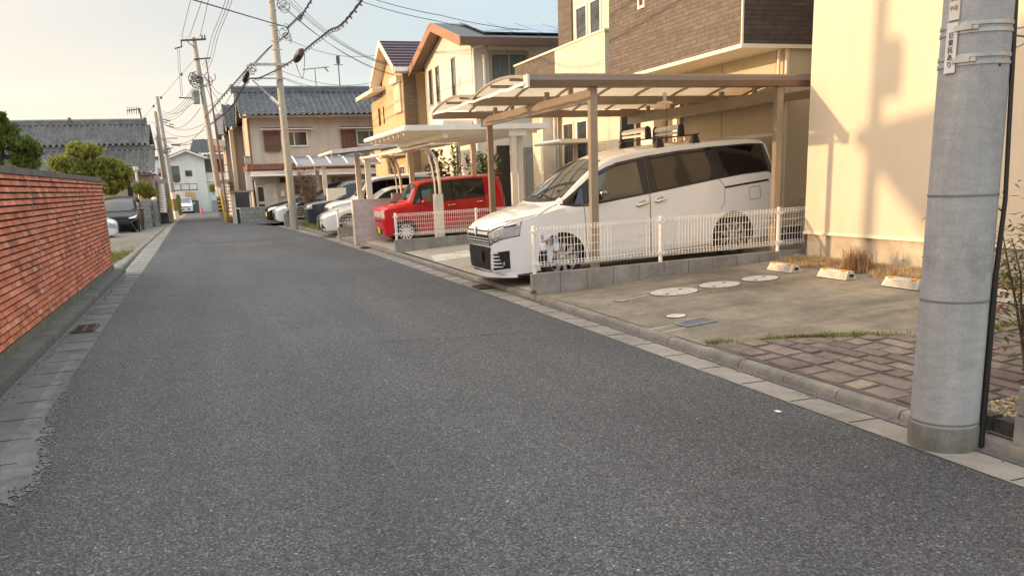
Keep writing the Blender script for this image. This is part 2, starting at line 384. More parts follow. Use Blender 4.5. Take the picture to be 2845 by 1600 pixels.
# left-hand lot beyond the brick wall
mb = MB(); vs = []
for x in (-2.11, -5, -9, -16):
    for y in (19.7, 26, 32, 38, 46): vs.append((x, y, .045 - .235*max(0,(y-22))/19))
mb.add(vs, [(i*5+j, i*5+j+1, (i+1)*5+j+1, (i+1)*5+j) for i in range(3) for j in range(4)]); struct(mb.build('gravel_lot', K['gravel']))

mb = MB(); mb.add([(-40,19.0,-.02),(-1.99,19.0,-.02),(-1.99,46,-.02),(-40,46,-.30),(-40,140,-.95),(-1.7,140,-.9)], [(0,1,2,3),(3,2,5,4)]); struct(mb.build('verge', K['dirt']))
mb = MB(); mb.add([(.9,44.05,-.03),(16,44.05,-.03),(16,140,-.95),(.9,140,-.93)], [(0,1,2,3)]); struct(mb.build('verge', K['dirt']))
mb = MB(); mb.add([(-60,93,-.47),(40,93,-.47),(40,160,-.6),(-60,160,-.6)], [(0,1,2,3)]); struct(mb.build('far_lot', K['gravel']))

K['crack'] = mat('crack_tar', (.028,.028,.03), .9)
def crack(pts, w=.008):
    mb = MB(); rr = random.Random(int(pts[0][0]*100)); P = []
    for (a, b) in zip(pts[:-1], pts[1:]):
        n = max(2, int(math.hypot(b[0]-a[0], b[1]-a[1])/.12))
        for i in range(n): P.append((lerp(a[0],b[0],i/n)+rr.gauss(0,.012), lerp(a[1],b[1],i/n)+rr.gauss(0,.014)))
    P.append(pts[-1]); vs = []
    for i, (x, y) in enumerate(P): h = w*rr.uniform(.25,1); vs += [(x,y-h/2,.0045),(x,y+h/2,.0045)]
    mb.add(vs, [(2*i,2*i+2,2*i+3,2*i+1) for i in range(len(P)-1)]); struct(mb.build('road_crack', K['crack']))
q = lambda x, y: tuple(PZ(x,y,0))[:2]
crack([q(1630,906),q(1500,920),q(1340,932),q(1180,945),q(900,955)], .016)
crack([q(1290,940),q(1120,985)], .008); crack([q(700,680),q(760,690)], .02); crack([q(790,1290),q(860,1262)], .006)
# ================================================================ near right: stones, pole, stops, covers
K['stone'] = None
def stonemat():
    m, nt, b = _nt('paving_stone'); co = _coord(nt)
    at = nt.nodes.new('ShaderNodeAttribute'); at.attribute_name = 'tone'; at.attribute_type = 'GEOMETRY'
    c = _ramp(nt, at.outputs['Fac'], [(0, (.125,.098,.09)), (.5, (.155,.121,.111)), (.9, (.18,.145,.128)), (1, (.205,.17,.14))])
    f = _noise(nt, co, 4.5, 7, .7)
    c = _mix(nt, 1., c, _ramp(nt, f, [(.3, (.55,.55,.56)), (.52, (1,1,1)), (.70, (1.55,1.45,1.2))]), 'MULTIPLY')
    f2 = _noise(nt, co, 30, 4, .6)
    c = _mix(nt, 1., c, _ramp(nt, f2, [(.3, (.85,.85,.85)), (.7, (1.1,1.1,1.1))]), 'MULTIPLY')
    nt.links.new(c, b.inputs['Base Color']); b.inputs['Roughness'].default_value = .8; _bump(nt, b, f2, .35, .01); return m
K['stone'] = stonemat()
gz = lambda x: lotz(x)+.003
rs = random.Random(5)
mb = MB(); tones = []
def edge_y(x): return float(np.interp(x, [4.0, 4.87, 5.68, 6.52, 9], [6.75, 6.35, 5.75, 5.38, 4.6]))
cellx = 0
rows = []; x = 4.15
while x < 8.4:
    w = rs.uniform(.14,.27); y = 3.98 + rs.uniform(-.3,.0) if x > 4.72 else 4.02
    while y < edge_y(x)-.05:
        l = rs.uniform(.17,.46); y1 = min(y+l, edge_y(x+w/2)-.02)
        if y1-y > .1:
            q = [(x+rs.uniform(0,.022), y+rs.uniform(0,.022)), (x+w-rs.uniform(.0,.022)-.012, y+rs.uniform(0,.022)), (x+w-rs.uniform(0,.022)-.012, y1-rs.uniform(0,.022)-.012), (x+rs.uniform(0,.022), y1-rs.uniform(0,.022)-.012)]
            h = rs.uniform(0,.012); t = rs.random()
            n0 = len(mb.f); mb.hexa([(a,b,gz(a)-.05) for a,b in q] + [(a+.004*(1 if i in (0,3) else -1),b+.004*(1 if i<2 else -1),gz(a)+.004+h) for i,(a,b) in enumerate(q)])
            tones += [t]*(len(mb.f)-n0)
        if y1-y < .08: break
        y = y1
    x += w
o = struct(mb.build('stone_paving', K['stone'], smooth=None))
at = o.data.attributes.new('tone', 'FLOAT', 'FACE'); at.data.foreach_set('value', tones)
mb = MB(); n = 24
for i in range(n):
    pass
mb.add([(x,y,lotz(x)+.003) for x,y in ((4.135,3.98),(4.7,3.98),(8.6,3.2),(8.6,4.65),(6.52,5.32),(5.68,5.7),(4.87,6.3),(4.135,6.68))], [tuple(range(8))]); struct(mb.build('paving_bed', mat('paving_joint', (.095,.082,.07), .95, var=.3)))

def blades(mb, pts, hmin, hmax, w, lean=.5, rnd=random):
    for (x,y,z) in pts:
        h = rnd.uniform(hmin,hmax); a = rnd.uniform(0,2*PI); l = rnd.uniform(0,lean)*h; ca, sa = math.cos(a), math.sin(a)
        wx, wy = -sa*w/2, ca*w/2; b = rnd.uniform(0,.4)
        m1 = (x+ca*l*.4, y+sa*l*.4, z+h*.6); tp = (x+ca*l, y+sa*l, z+h*(1-b*l/h*.5))
        mb.add([(x-wx,y-wy,z),(x+wx,y+wy,z),(m1[0]+wx*.7,m1[1]+wy*.7,m1[2]),(m1[0]-wx*.7,m1[1]-wy*.7,m1[2]),tp], [(0,1,2,3),(3,2,4)])
K['grass'] = leafmat('green_grass', (.10,.115,.025), (.19,.20,.05), (.34,.31,.12))
K['straw'] = leafmat('dead_grass', (.27,.19,.10), (.44,.33,.19), (.62,.50,.32))
pts = []
for i in range(9000):
    x = 4.17 + rs.random()**1.0*4.6; e = edge_y(x); d = abs(rs.gauss(0,.045)); y = e + .05 + rs.gauss(0,.05)*(1+.7*math.sin(x*5+1.3*math.sin(x*11)))
    if rs.random() < .50+.38*math.sin(x*8.3+2*math.sin(x*3.1)): continue
    pts.append((x,y,max(gz(x),lotz(x))-.005))
mb = MB(); blades(mb, pts, .010, .045, .006, 1.3, rs)
stuff(mb.build('grass', K['grass']), 'low green grass strip between stone paving and concrete lot', 'grass')
# dead grass along the beige wall
pts = []
for i in range(36000):
    y = rs.uniform(5.0,10.75); t = rs.random()
    x = 8.28 - abs(rs.gauss(0,.36)) - .05
    lim = float(np.interp(y, [5,7,8.2,8.8,9.4,10.0,10.7],[.75,.7,.62,.8,.72,1.05,.5]))
    if 8.28-x > lim*(.92+.22*math.sin(y*7)): continue
    pts.append((x,y,lotz(x)-.01))
mb = MB(); blades(mb, pts, .02, .095, .006, 1.8, rs)
stuff(mb.build('dead_grass', K['straw']), 'dry straw-coloured grass along the foot of the beige wall', 'grass')
# tall dry tuft
mb = MB(); blades(mb, [(7.75+rs.gauss(0,.07), 8.95+rs.gauss(0,.09), .29) for _ in range(420)], .16, .38, .008, .9, rs)
tag(mb.build('grass_tuft', leafmat('tuft_brown', (.15,.09,.05), (.28,.18,.10), (.42,.30,.17))), 'tall brown dry tuft of ornamental grass before beige wall', 'grass tuft')

# wheel stops
def wheel_stop(loc, label):
    t = thing('wheel_stop', label, 'wheel stop', loc, 0, 'concrete wheel stops in the parking lot')
    mb = MB(); L, w, h = .27, .085, .10
    mb.hexa([(-w,-L,0),(w,-L,0),(w,L,0),(-w,L,0),(-w*.45,-L+.02,h),(w*.45,-L+.02,h),(w*.45,L-.02,h),(-w*.45,L-.02,h)])
    for k in (.22,.45,.68):   # grooves standing as thin ribs
        z = h*k; xx = -w + w*.55*k
        mb.box(xx-.006, xx+.02, -L+.04, L-.04, z-.004, z+.006)
    mb.build('stop_block', K['stopc'], t, local=True)
    for s in (-1,1):
        m2 = MB(); m2.box(-w*.62, w*.30, s*.17-.035, s*.17+.035, h-.012, h+.006); m2.build('reflector', K['orange'], t, local=True)
        m3 = MB(); m3.box(-.03,.03, s*L-.008, s*L+.004, .035,.065); m3.build('end_slot', K['black'], t, local=True)
    return t
K['stopc'] = concrete('pale_concrete', (.60,.57,.50), (.40,.37,.32), sc=5, speck=.15)
K['orange'] = mat('orange_reflector', (.75,.28,.02), .35)
w0 = wheel_stop((7.28, 9.80, .265), 'white wheel stop half buried in dry grass, farthest from the pole')
for y, l in ((8.75,'white wheel stop beside the tall brown grass tuft'), (7.62,'white wheel stop just left of the grey concrete pole'), (6.30,'white wheel stop behind the leafy shrub, right of the pole')):
    dup(w0, (7.28, y, .268), l)

# round covers in the lot
def cover(c, r, label, m, group='round covers in the parking lot', slots=True):
    t = thing('manhole_cover', label, 'manhole cover', (c[0],c[1],lotz(c[0])+.003), 0, group)
    t.rotation_euler = (0,-math.atan(.056),0)
    mb = MB(); mb.lathe([(r,0),(r,.006),(r-.015,.008),(r-.02,.005),(.01,.006)], 40); mb.build('cover_plate', m, t, local=True, smooth=30)
    m2 = MB(); m2.lathe([(r+.009,-.002),(r+.009,.004),(r+.001,.004),(r+.001,-.002)], 40); m2.build('cover_rim', K['joint'], t, local=True)
    if slots:
        for a in (0.6, 0.6+PI):
            m3 = MB(); m3.obox((r*.62*math.cos(a), r*.62*math.sin(a), .007), (.05,.03,.004), Matrix.Rotation(a,3,'Z')); m3.build('key_slot', K['black'], t, local=True)
K['cover'] = concrete('pale_grey_cover', (.52,.50,.47), (.36,.345,.32), .6, sc=6, speck=.2)
cover((5.42,9.50), .30, 'largest pale round manhole cover, nearest the street', K['cover'])
cover((6.08,9.50), .26, 'middle pale round manhole cover of the row of three', K['cover'])
cover((6.69,9.50), .235, 'pale round manhole cover touching the dry grass', K['cover'])
cover((4.67,9.47), .085, 'small dull grey round cover left of the big pale covers', K['block'], slots=False)
cover((4.64,8.08), .105, 'small pale round cover above the blue meter lid', K['stopc'], slots=False)
mb = MB(); gl = [(4.41,7.69),(4.77,7.73),(4.78,7.50),(4.41,7.47)]
mb.hexa([(x,y,lotz(x)-.01) for x,y in [gl[3],gl[2],gl[1],gl[0]]] + [(x,y,lotz(x)+.010) for x,y in [gl[3],gl[2],gl[1],gl[0]]])
t = thing('water_meter', 'blue grey rectangular water meter lid set in the concrete lot', 'water meter', (4.6,7.6,.12))
mb.build('lid', mat('meter_blue', (.10,.12,.15), .5, var=.4, vs=40, bump=.4), t)
mb = MB()
for i in range(4):
    a, b = gl[i], gl[(i+1)%4]; mb.beam((a[0],a[1],lotz(a[0])+.012),(b[0],b[1],lotz(b[0])+.012),.016,.012)
mb.build('rim', K['block'], t)
mb = MB()
for p, q in (((4.10,7.67),(4.41,7.68)),((4.12,7.44),(4.42,7.48)),((4.76,9.49),(5.12,9.58))):
    mb.beam((p[0],p[1],lotz(p[0])+.001),(q[0],q[1],lotz(q[0])+.001),.014,.004)
struct(mb.build('lot_joint_line', K['stopc']))
K['grate_iron'] = mat('grate_iron', (.085,.052,.04), .8, .2, var=.4, vs=18)
def grate(name, c, sx, sy, label, rot=0., n=8):
    t = thing(name, label, 'drain grate', (c[0],c[1],c[2]), rot)
    mb = MB(); mb.box(-sx/2,sx/2,-sy/2,sy/2,-.0005,.003); mb.build('pit', K['black'], t, local=True)
    mb = MB()
    for s in (-1,1): mb.box(-sx/2,sx/2,s*sy/2-.012,s*sy/2+.012,.0035,.018); mb.box(s*sx/2-.012,s*sx/2+.012,-sy/2,sy/2,.0038,.0185)
    for i in range(1,n): y = -sy/2+sy*i/n; mb.box(-sx/2,sx/2,y-.009,y+.009,.004,.0175)
    mb.box(-.012,.012,-sy/2,sy/2,.0042,.017); mb.build('bars', K['grate_iron'], t, local=True)
grate('drain_grate', (-1.60,11.6,.006), .24, .58, 'rusty drain grate in the gutter by the red brick wall', 0, 10)
grate('drain_grate', (3.84,12.55,.014), .22, .42, 'rusty drain grate at the kerb before the white van', 0, 8)
mb = MB(); p = PZ(880,714,.012)
grate('drain_grate', (3.74,22.6,.014), .2, .42, 'small drain grate at the kerb before the purple grey wall', 0, 7)
mb = MB(); mb.obox((3.5,4.72,.006),(.03,.045,.004)); tag(mb.build('paper_scrap', K['white_metal']), 'tiny white paper scrap lying on asphalt beside gutter', 'litter')
mb = MB(); mb.obox((4.3,3.2,.10),(.05,.07,.005),Matrix.Rotation(.4,3,'Z')); tag(mb.build('paper_scrap', K['white_metal']), 'white paper scrap lying on the kerb under the block post', 'litter')

# bed with gravel and black edging stones beside the pole
mb = MB(); rr = random.Random(11)
K['pebble'] = mat('bed_pebbles', (.38,.31,.19), .9, var=.5, vs=30)
for i in range(900):
    x, y = rr.uniform(4.26,4.9), rr.uniform(3.3,3.98); s = rr.uniform(.008,.022)
    mb.obox((x,y,lotz(x)+.012+rr.uniform(0,.012)), (s,s*rr.uniform(.6,1.3),s*.6), Matrix.Rotation(rr.uniform(0,3),3,'Z') @ Matrix.Rotation(rr.uniform(-.5,.5),3,'X'))
stuff(mb.build('bed_gravel', K['pebble']), 'pale gravel and leaf bits in the small bed behind the pole', 'gravel')
mb = MB(); blades(mb, [(rr.uniform(4.27,4.6), rr.uniform(3.5,3.8), .085) for _ in range(260)], .015, .05, .008, 1., rr)
stuff(mb.build('weeds', K['grass']), 'small green weeds in the gravel bed behind the pole', 'weeds')
mb = MB(); mb.add([(x,y,lotz(x)+.006) for x,y in ((4.135,2.9),(4.95,2.9),(4.95,4.0),(4.135,4.03))],[(0,1,2,3)]); struct(mb.build('bed_soil', K['dirt']))
y = 3.35; K['edgestone'] = mat('black_edging_stone', (.05,.05,.05), .8, var=.4, vs=12, bump=.5)
for i, (y0, y1) in enumerate(((3.42,3.60),(3.61,3.80),(3.81,4.02))):
    mb = MB(); mb.hexa([(4.145,y0,.05),(4.26,y0,.05),(4.26,y1,.05),(4.145,y1,.05),(4.155,y0+.01,.165),(4.25,y0+.012,.165),(4.25,y1-.01,.155),(4.155,y1-.012,.16)])
    tag(mb.build('edging_stone', K['edgestone']), ('rough black edging stone touching the grey block post','rough black edging stone in the middle of the bed edge','rough black edging stone at the end by the stone paving')[i], 'edging stone', 'edging stones of the gravel bed')
p0 = PY(2815,1213,3.42); p1 = PY(2823,1075,3.42)
t = thing('block_post', 'grey concrete block gatepost at the right edge by the pole', 'post', (p0.x+.2,3.25,.09))
mb = MB(); mb.box(p0.x, p0.x+.4, 3.05, 3.42, .06, (p0.z+p1.z)/2-.02); mb.box(p0.x+.003, p0.x+.4, 3.053, 3.417, (p0.z+p1.z)/2-.012, p1.z)
mb.build('blocks', K['block'], t)
mb = MB(); mb.box(p0.x+.006, p0.x+.39, 3.06, 3.412, (p0.z+p1.z)/2-.021, (p0.z+p1.z)/2-.011); mb.build('joint', K['joint'], t)

# ---------------------------------------------------------------- near utility pole
front = PZ(2615,1259); d = Vector((front.x, front.y, 0)).normalized(); pc = front + d*.18
def polemat(name, a, b_):
    m, nt, b = _nt(name); co = _coord(nt)
    f = _noise(nt, co, 3.2, 8, .7, (1,1,.22)); f2 = _noise(nt, co, 12, 6, .7, (.6,.6,1.9)); f3 = _noise(nt, co, 90, 3)
    c = _ramp(nt, f, [(.3, b_), (.68, a)])
    c = _mix(nt, 1., c, _ramp(nt, f2, [(.33, (.88,.88,.88)), (.6, (1.03,1.03,1.03))]), 'MULTIPLY')
    f4 = _noise(nt, co, 1.3, 6, .7); c = _mix(nt, 1., c, _ramp(nt, f4, [(.30, (.70,.70,.68)), (.42, (1,1,1))]), 'MULTIPLY')
    c = _mix(nt, 1., c, _ramp(nt, f3, [(.3, (.86,.86,.86)), (.7, (1.06,1.06,1.06))]), 'MULTIPLY')
    nt.links.new(c, b.inputs['Base Color']); b.inputs['Roughness'].default_value = .8; _bump(nt, b, f2, .5, .006); return m
K['pole'] = polemat('pole_concrete', (.385,.40,.41), (.255,.265,.275))
K['pole_warm'] = polemat('old_pole_concrete', (.42,.38,.31), (.30,.27,.22))
t = thing('utility_pole', 'thick grey concrete pole with two white name plates, right foreground', 'utility pole', (pc.x,pc.y,0), 0, 'utility poles along the street')
R0 = .183
rz = lambda z: R0 - .0062*z
mb = MB(); zs = [-.1,0,.02,.1,.3,.7,1.2,1.8,2.4,3,4,5,6,7.4]
mb.lathe([(rz(z),z) for z in zs], 64); mb.build('shaft', K['pole'], t, local=True, smooth=40)
K['hoop'] = mat('hoop_grey', (.16,.165,.17), .6)
for z in (.165, .86, 1.43): mb = MB(); mb.lathe([(rz(z)-.01,z-.006),(rz(z)+.0035,z-.005),(rz(z)+.0035,z+.005),(rz(z)-.01,z+.006)], 64); mb.build('hoop_wire', K['hoop'], t, local=True, smooth=40)
mb = MB(); mb.lathe([(R0+.001,-.02),(R0+.006,.0),(R0+.0055,.13),(R0+.001,.145)], 64); mb.build('foot_band', concrete('pole_foot', (.21,.21,.19), (.12,.12,.105), sc=4), t, local=True, smooth=40)
nrm0 = Vector((-pc.x,-pc.y,0)).normalized(); lft = Vector((-nrm0.y*-1, nrm0.x*-1, 0)); lft = Vector((nrm0.y, -nrm0.x, 0))
if lft.x > 0: lft = -lft
def pang(deg): return nrm0*math.cos(rad(deg)) + lft*math.sin(rad(deg))
def straps(z, name='strap'):
    mb = MB()
    for dz in (-.018,.018): mb.lathe([(rz(z)-.01,z+dz-.009),(rz(z)+.005,z+dz-.009),(rz(z)+.005,z+dz+.009),(rz(z)-.01,z+dz+.009)], 64)
    mb.build(name, K['steel'], t, local=True, smooth=40)
    n_ = pang(20); a = math.atan2(n_.y, n_.x); mb = MB(); mb.obox(n_*(rz(z)+.008)+Vector((0,0,z)), (.018,.085,.026), Matrix.Rotation(a,3,'Z')); mb.obox(pang(8)*(rz(z)+.006)+Vector((0,0,z-.004)), (.014,.07,.018), Matrix.Rotation(a,3,'Z'))
    mb.build('buckle', K['steel'], t, local=True)
zs1 = PY(2700,75,pc.y-.1).z; zs2 = PY(2690,165,pc.y-.1).z
straps(zs1); straps(zs2)
# curved name plates with lettering
def plate(z0, z1, deg, halfw, name, m, off):
    mb = MB(); mb.grid(lambda u,v: pang(deg+(u-.5)*2*halfw)*(rz((z0+z1)/2)+off) + Vector((0,0,lerp(z0,z1,v))), 8, 2)
    mb.grid(lambda u,v: pang(deg+(u-.5)*2*halfw)*(rz((z0+z1)/2)+off-.004) + Vector((0,0,lerp(z0,z1,v))), 8, 2)
    return mb.build(name, m, t, local=True)
K['plate'] = mat('plate_white', (.62,.64,.64), .4, var=.06)
zp1, zp0 = PY(2652,57,pc.y-.08).z, PY(2632,200,pc.y-.08).z
pl = plate(zp0, zp1, 39, 10.5, 'name_plate', K['plate'], .012)
pl2 = plate(zp1+.012, zp1+.33, 39, 10.5, 'upper_plate', mat('plate_ivory', (.60,.59,.50), .4, var=.06), .009)
def text_mesh(s, size, m, mtx, parent, name='lettering', depth=.0008):
    cu = bpy.data.curves.new('txt', 'FONT'); cu.body = s; cu.size = size; cu.align_x = 'CENTER'; cu.align_y = 'CENTER'; cu.extrude = depth; cu.space_line = .95
    o = bpy.data.objects.new('txt', cu); COL.objects.link(o); dg = bpy.context.evaluated_depsgraph_get()
    me = bpy.data.meshes.new_from_object(o.evaluated_get(dg)); bpy.data.objects.remove(o); bpy.data.curves.remove(cu)
    me.transform(mtx); me.materials.clear(); me.materials.append(m); me.name = name
    ob = bpy.data.objects.new(name, me); COL.objects.link(ob)
    if parent: ob.parent = parent
    return ob
K['ink'] = mat('black_ink', (.03,.03,.035), .6); K['ink_grey'] = mat('faded_ink', (.25,.25,.22), .6)
def on_pole(z, deg, off):
    n_ = pang(deg); x_ = Vector((0,0,1)).cross(n_); p = n_*(rz(z)+off) + Vector((0,0,z))
    return Matrix(((x_.x,0,n_.x,p.x),(x_.y,0,n_.y,p.y),(x_.z,1,n_.z,p.z),(0,0,0,1)))
H_ = zp1-zp0
for i, ch in enumerate('巨東民あり'):
    text_mesh(ch, .034, K['ink'], on_pole(zp1 - H_*(.26+.145*i), 39, .0135), pl)
for i, ch in enumerate(('中百','東浜','支')):
    text_mesh(ch, .026, K['ink_grey'], on_pole(zp1+.07+.045*i, 39, .0105), pl2)
n_ = pang(-44); zz = PY(2770,186,pc.y-.1).z
mb = MB(); mb.tube([n_*(rz(zz)-.01)+Vector((0,0,zz)), n_*(rz(zz)+.002)+Vector((0,0,zz))], .008, 10); mb.build('bolt_hole', K['black'], t, local=True)
mb = MB(); n_ = pang(-83)
mb.tube([n_*(rz(z)+.017+(.02*math.sin(z*1.7) if z>1 else .0))+Vector((0,0,z)) for z in (.02,.2,.5,.8,1.0,1.4,1.9,2.4,3,5)], [.017,.017,.017,.017,.015,.012,.012,.012,.012,.012], 10)
mb.build('cable_conduit', K['black'], t, local=True, smooth=40)
mb = MB(); p = pang(-83)*(rz(2.2)+.02)+Vector((0,0,2.2)); mb.tube([p+Vector((0,0,.06)), p+Vector((.05,-.03,.07)), p+Vector((.06,-.04,.0)), p+Vector((0.0,0,-.03))], .006, 8); mb.build('wire_hook', K['steel'], t, local=True)

# ---------------------------------------------------------------- leafy shrub right of the pole
t = thing('leafy_shrub', 'thin leafy shrub with reddish tips right of the pole', 'shrub', (5.05,4.12,.15))
mb = MB(); stems = []
for k in range(4):
    b = Vector((5.05+rs.uniform(-.03,.03),4.12+rs.uniform(-.03,.03),.13)); tip = Vector((5.0+rs.uniform(-.12,.25),4.25+rs.uniform(-.2,.2),rs.uniform(1.0,1.5)))
    pts_ = [b + (tip-b)*f + Vector((rs.uniform(-.03,.03),rs.uniform(-.03,.03),0)) for f in (0,.25,.5,.75,1)]; stems.append(pts_); mb.tube(pts_, [.010,.009,.008,.006,.003], 6)
mb.build('stem', mat('shrub_bark', (.10,.07,.05), .9), t)
mb = MB(); mb2 = MB(); c = Vector((5.12,4.2,1.0))
for k in range(1150):
    s = stems[rs.randrange(4)]; f = rs.uniform(.40,1); q = s[min(3,int(f*4))].lerp(s[min(4,int(f*4)+1)], f*4%1)
    q = q + Vector((rs.gauss(0,.17),rs.gauss(0,.17),rs.gauss(.0,.13)))
    a = rs.uniform(0,2*PI); e = rs.uniform(-.5,.5); d = Vector((math.cos(a)*math.cos(e),math.sin(a)*math.cos(e),math.sin(e))); l = rs.uniform(.05,.095); wv = d.cross(Vector((0,0,1))).normalized()*l*.16
    (mb2 if rs.random() < .16 else mb).add([q, q+d*l*.4+wv, q+d*l+Vector((0,0,-.01)), q+d*l*.4-wv], [(0,1,2,3)])
mb.build('foliage', leafmat('shrub_green', (.06,.075,.03), (.10,.115,.045), (.17,.16,.07)), t); mb2.build('red_foliage', leafmat('shrub_red', (.13,.05,.04), (.20,.07,.05), (.25,.12,.07)), t)
mb = MB(); q = Vector((6.2,5.6,0))

# ================================================================ block walls and white mesh fences
def block_wall(name, x0, x1, y0, y1, zt0, zt1, zb0, zb1, label, n, cap=True):
    t = thing(name, label, 'block wall', (x0, (y0+y1)/2, zb0), 0)
    mb = MB(); j = MB()
    for i in range(n):
        a, b = x0+(x1-x0)*i/n, x0+(x1-x0)*(i+1)/n; g = .004
        za, zb = lerp(zt0,zt1,i/n), lerp(zt0,zt1,(i+1)/n); ba, bb = lerp(zb0,zb1,i/n)-.1, lerp(zb0,zb1,(i+1)/n)-.1
        k = random.uniform(-.0015,.0015)
        mb.hexa([(a+g,y0+k,ba),(b-g,y0+k,bb),(b-g,y1,bb),(a+g,y1,ba),(a+g,y0+k,za),(b-g,y0+k,zb),(b-g,y1,zb),(a+g,y1,za)])
    j.hexa([(x0+.006,y0+.005,zb0-.1),(x1-.006,y0+.005,zb1-.1),(x1-.006,y1-.005,zb1-.1),(x0+.006,y1-.005,zb0-.1),(x0+.006,y0+.005,zt0-.006),(x1-.006,y0+.005,zt1-.006),(x1-.006,y1-.005,zt1-.006),(x0+.006,y1-.005,zt0-.006)])
    mb.build('blocks', K['block'], t); j.build('mortar', K['joint'], t); return t
def mesh_fence(name, posts, y, zb, zt, label, x_end=None, pd=.055, ang=0.):
    # posts: list of x; zb/zt functions of x (wall top, fence top)
    t = thing(name, label, 'mesh fence', (posts[0], y, zb(posts[0])))
    for x in posts:
        mb = MB(); mb.tube([(x,y,zb(x)-.01),(x,y,zt(x)+.01)], pd/2, 12); mb.lathe([(pd/2,0),(pd/2+.002,.012),(pd/3,.018)], 12, (x,y,zt(x)+.005)); mb.build('post', K['white_metal'], t, smooth=40)
        for zz in (zt(x)-.06, zb(x)+.13): mb = MB(); mb.box(x-.06,x+.06,y-.034,y-.024,zz-.018,zz+.018); mb.build('clamp', K['white_metal'], t)
    ends = list(posts) + ([x_end] if x_end else [])
    for a, b in zip(ends[:-1], ends[1:]):
        mb = MB(); x = a+.03; r = .0027; yf = y-.03
        P_ = lambda x, f, dy=0: Vector((x, yf+dy, lerp(zb(x)+.09, zt(x), f)))
        while x < b-.01:
            mb.beam(P_(x,0), P_(x,1), 2*r, 2*r, (0,1,0)); 
            # folded triangular rails top and bottom
            for f0, f1 in ((.885,1.0),(0.,.115)):
                mb.beam(P_(x,f0), P_(x,(f0+f1)/2,-.035), 2*r, 2*r, (1,0,0)); mb.beam(P_(x,(f0+f1)/2,-.035), P_(x,f1), 2*r, 2*r, (1,0,0))
            x += .05
        for f, dy in ((0,0),(.115,0),(.30,0),(.50,0),(.70,0),(.885,0),(1,0),(.0575,-.035),(.9425,-.035)):
            mb.beam(P_(a+.02,f,dy), P_(b-.02,f,dy), .0075, .0075)
        mb.build('mesh_panel', K['white_metal'], t)
    return t
zt1 = lambda x: .35 + (.42-.35)*(x-4.05)/3.93
ft1 = lambda x: .965 + (1.04-.965)*(x-4.07)/3.88
block_wall('block_wall', 4.03, 8.42, 10.84, 10.96, zt1(4.03), zt1(8.42), .09, .33, 'low grey block wall carrying the white fence beside the white van', 11)
mesh_fence('mesh_fence', [4.08,6.0,7.97], 10.90, zt1, ft1, 'long white wire mesh fence in front of the white van', x_end=8.42)

pp = [(0,1392),(45,1345),(85,1325),(112,1270),(100,1225),(128,1180),(128,1120),(160,1075),(178,1040),(222,985),(200,985),(120,1090),(60,1180),(0,1262)]
K['patch'] = concrete('crumbled_edge_concrete', (.22,.215,.205), (.09,.09,.09), sc=4, speck=.6)
rr = random.Random(78); fine_pp = []
for i in range(len(pp)-1):
    (x0,y0),(x1,y1) = pp[i], pp[i+1]; n = 7 if i < 9 else 1
    for k in range(n): fine_pp.append((lerp(x0,x1,k/n)+(rr.gauss(0,5) if n > 1 else 0), lerp(y0,y1,k/n)+(rr.gauss(0,5) if n > 1 else 0)))
fine_pp.append(pp[-1])
mb = MB(); mb.add([tuple(PZ(x,y,.0055)) for x,y in fine_pp], [tuple(range(len(fine_pp)))])
for i in range(1500):   # crumbs and thin islands breaking up the edge
    j = rr.randrange(0,9); t_ = rr.random(); d_ = abs(rr.gauss(0,1)); x = lerp(pp[j][0],pp[j+1][0],t_)+rr.gauss(0,5)+d_*26; y = lerp(pp[j][1],pp[j+1][1],t_)+rr.gauss(0,5)+d_*14
    c = PZ(x,y,.0056); s_ = rr.uniform(.004,.022)*max(.25,1-d_*.35); n = rr.randint(4,6); a0 = rr.uniform(0,6)
    mb.add([(c.x+s_*rr.uniform(.5,1)*math.cos(a0+2*PI*k/n), c.y+s_*1.5*rr.uniform(.5,1)*math.sin(a0+2*PI*k/n), .0056+.0000004*i) for k in range(n)], [tuple(range(n))])
struct(mb.build('concrete_patch', K['patch']))
rr = random.Random(77); mb = MB()
for i in range(1500):
    y = rr.uniform(1.5,30); x = 4.03 - abs(rr.gauss(0,.05)); s_ = rr.uniform(.004,.014)*(1 if y<14 else 1.6); mb.obox((x,y,.012),(s_,s_,s_*.5),Matrix.Rotation(rr.uniform(0,3),3,'Z'))
for i in range(900):
    y = rr.uniform(3,19); x = -1.77 + abs(rr.gauss(0,.05)); s_ = rr.uniform(.004,.014); mb.obox((x,y,.012),(s_,s_,s_*.5),Matrix.Rotation(rr.uniform(0,3),3,'Z'))
stuff(mb.build('gutter_grit', mat('grit', (.22,.20,.17), .9, var=.5, vs=40)), 'loose grit and small stones lying along the gutters', 'grit')

c_ = PZ(1292,704,.10); cover((c_.x,c_.y), .24, 'pale round cover on the empty driveway left of the white van', K['stopc'], 'round covers in the parking lot')
mb = MB(); mb.add([tuple(PZ(x,y,.0)) for x,y in ((1195,722),(1335,712),(1335,728),(1210,738))],[(0,1,2,3)]); v_ = mb.v; mb.v = [(x,y,lotz(x)+.005) for x,y,z in v_]; struct(mb.build('pale_slab', K['stopc']))
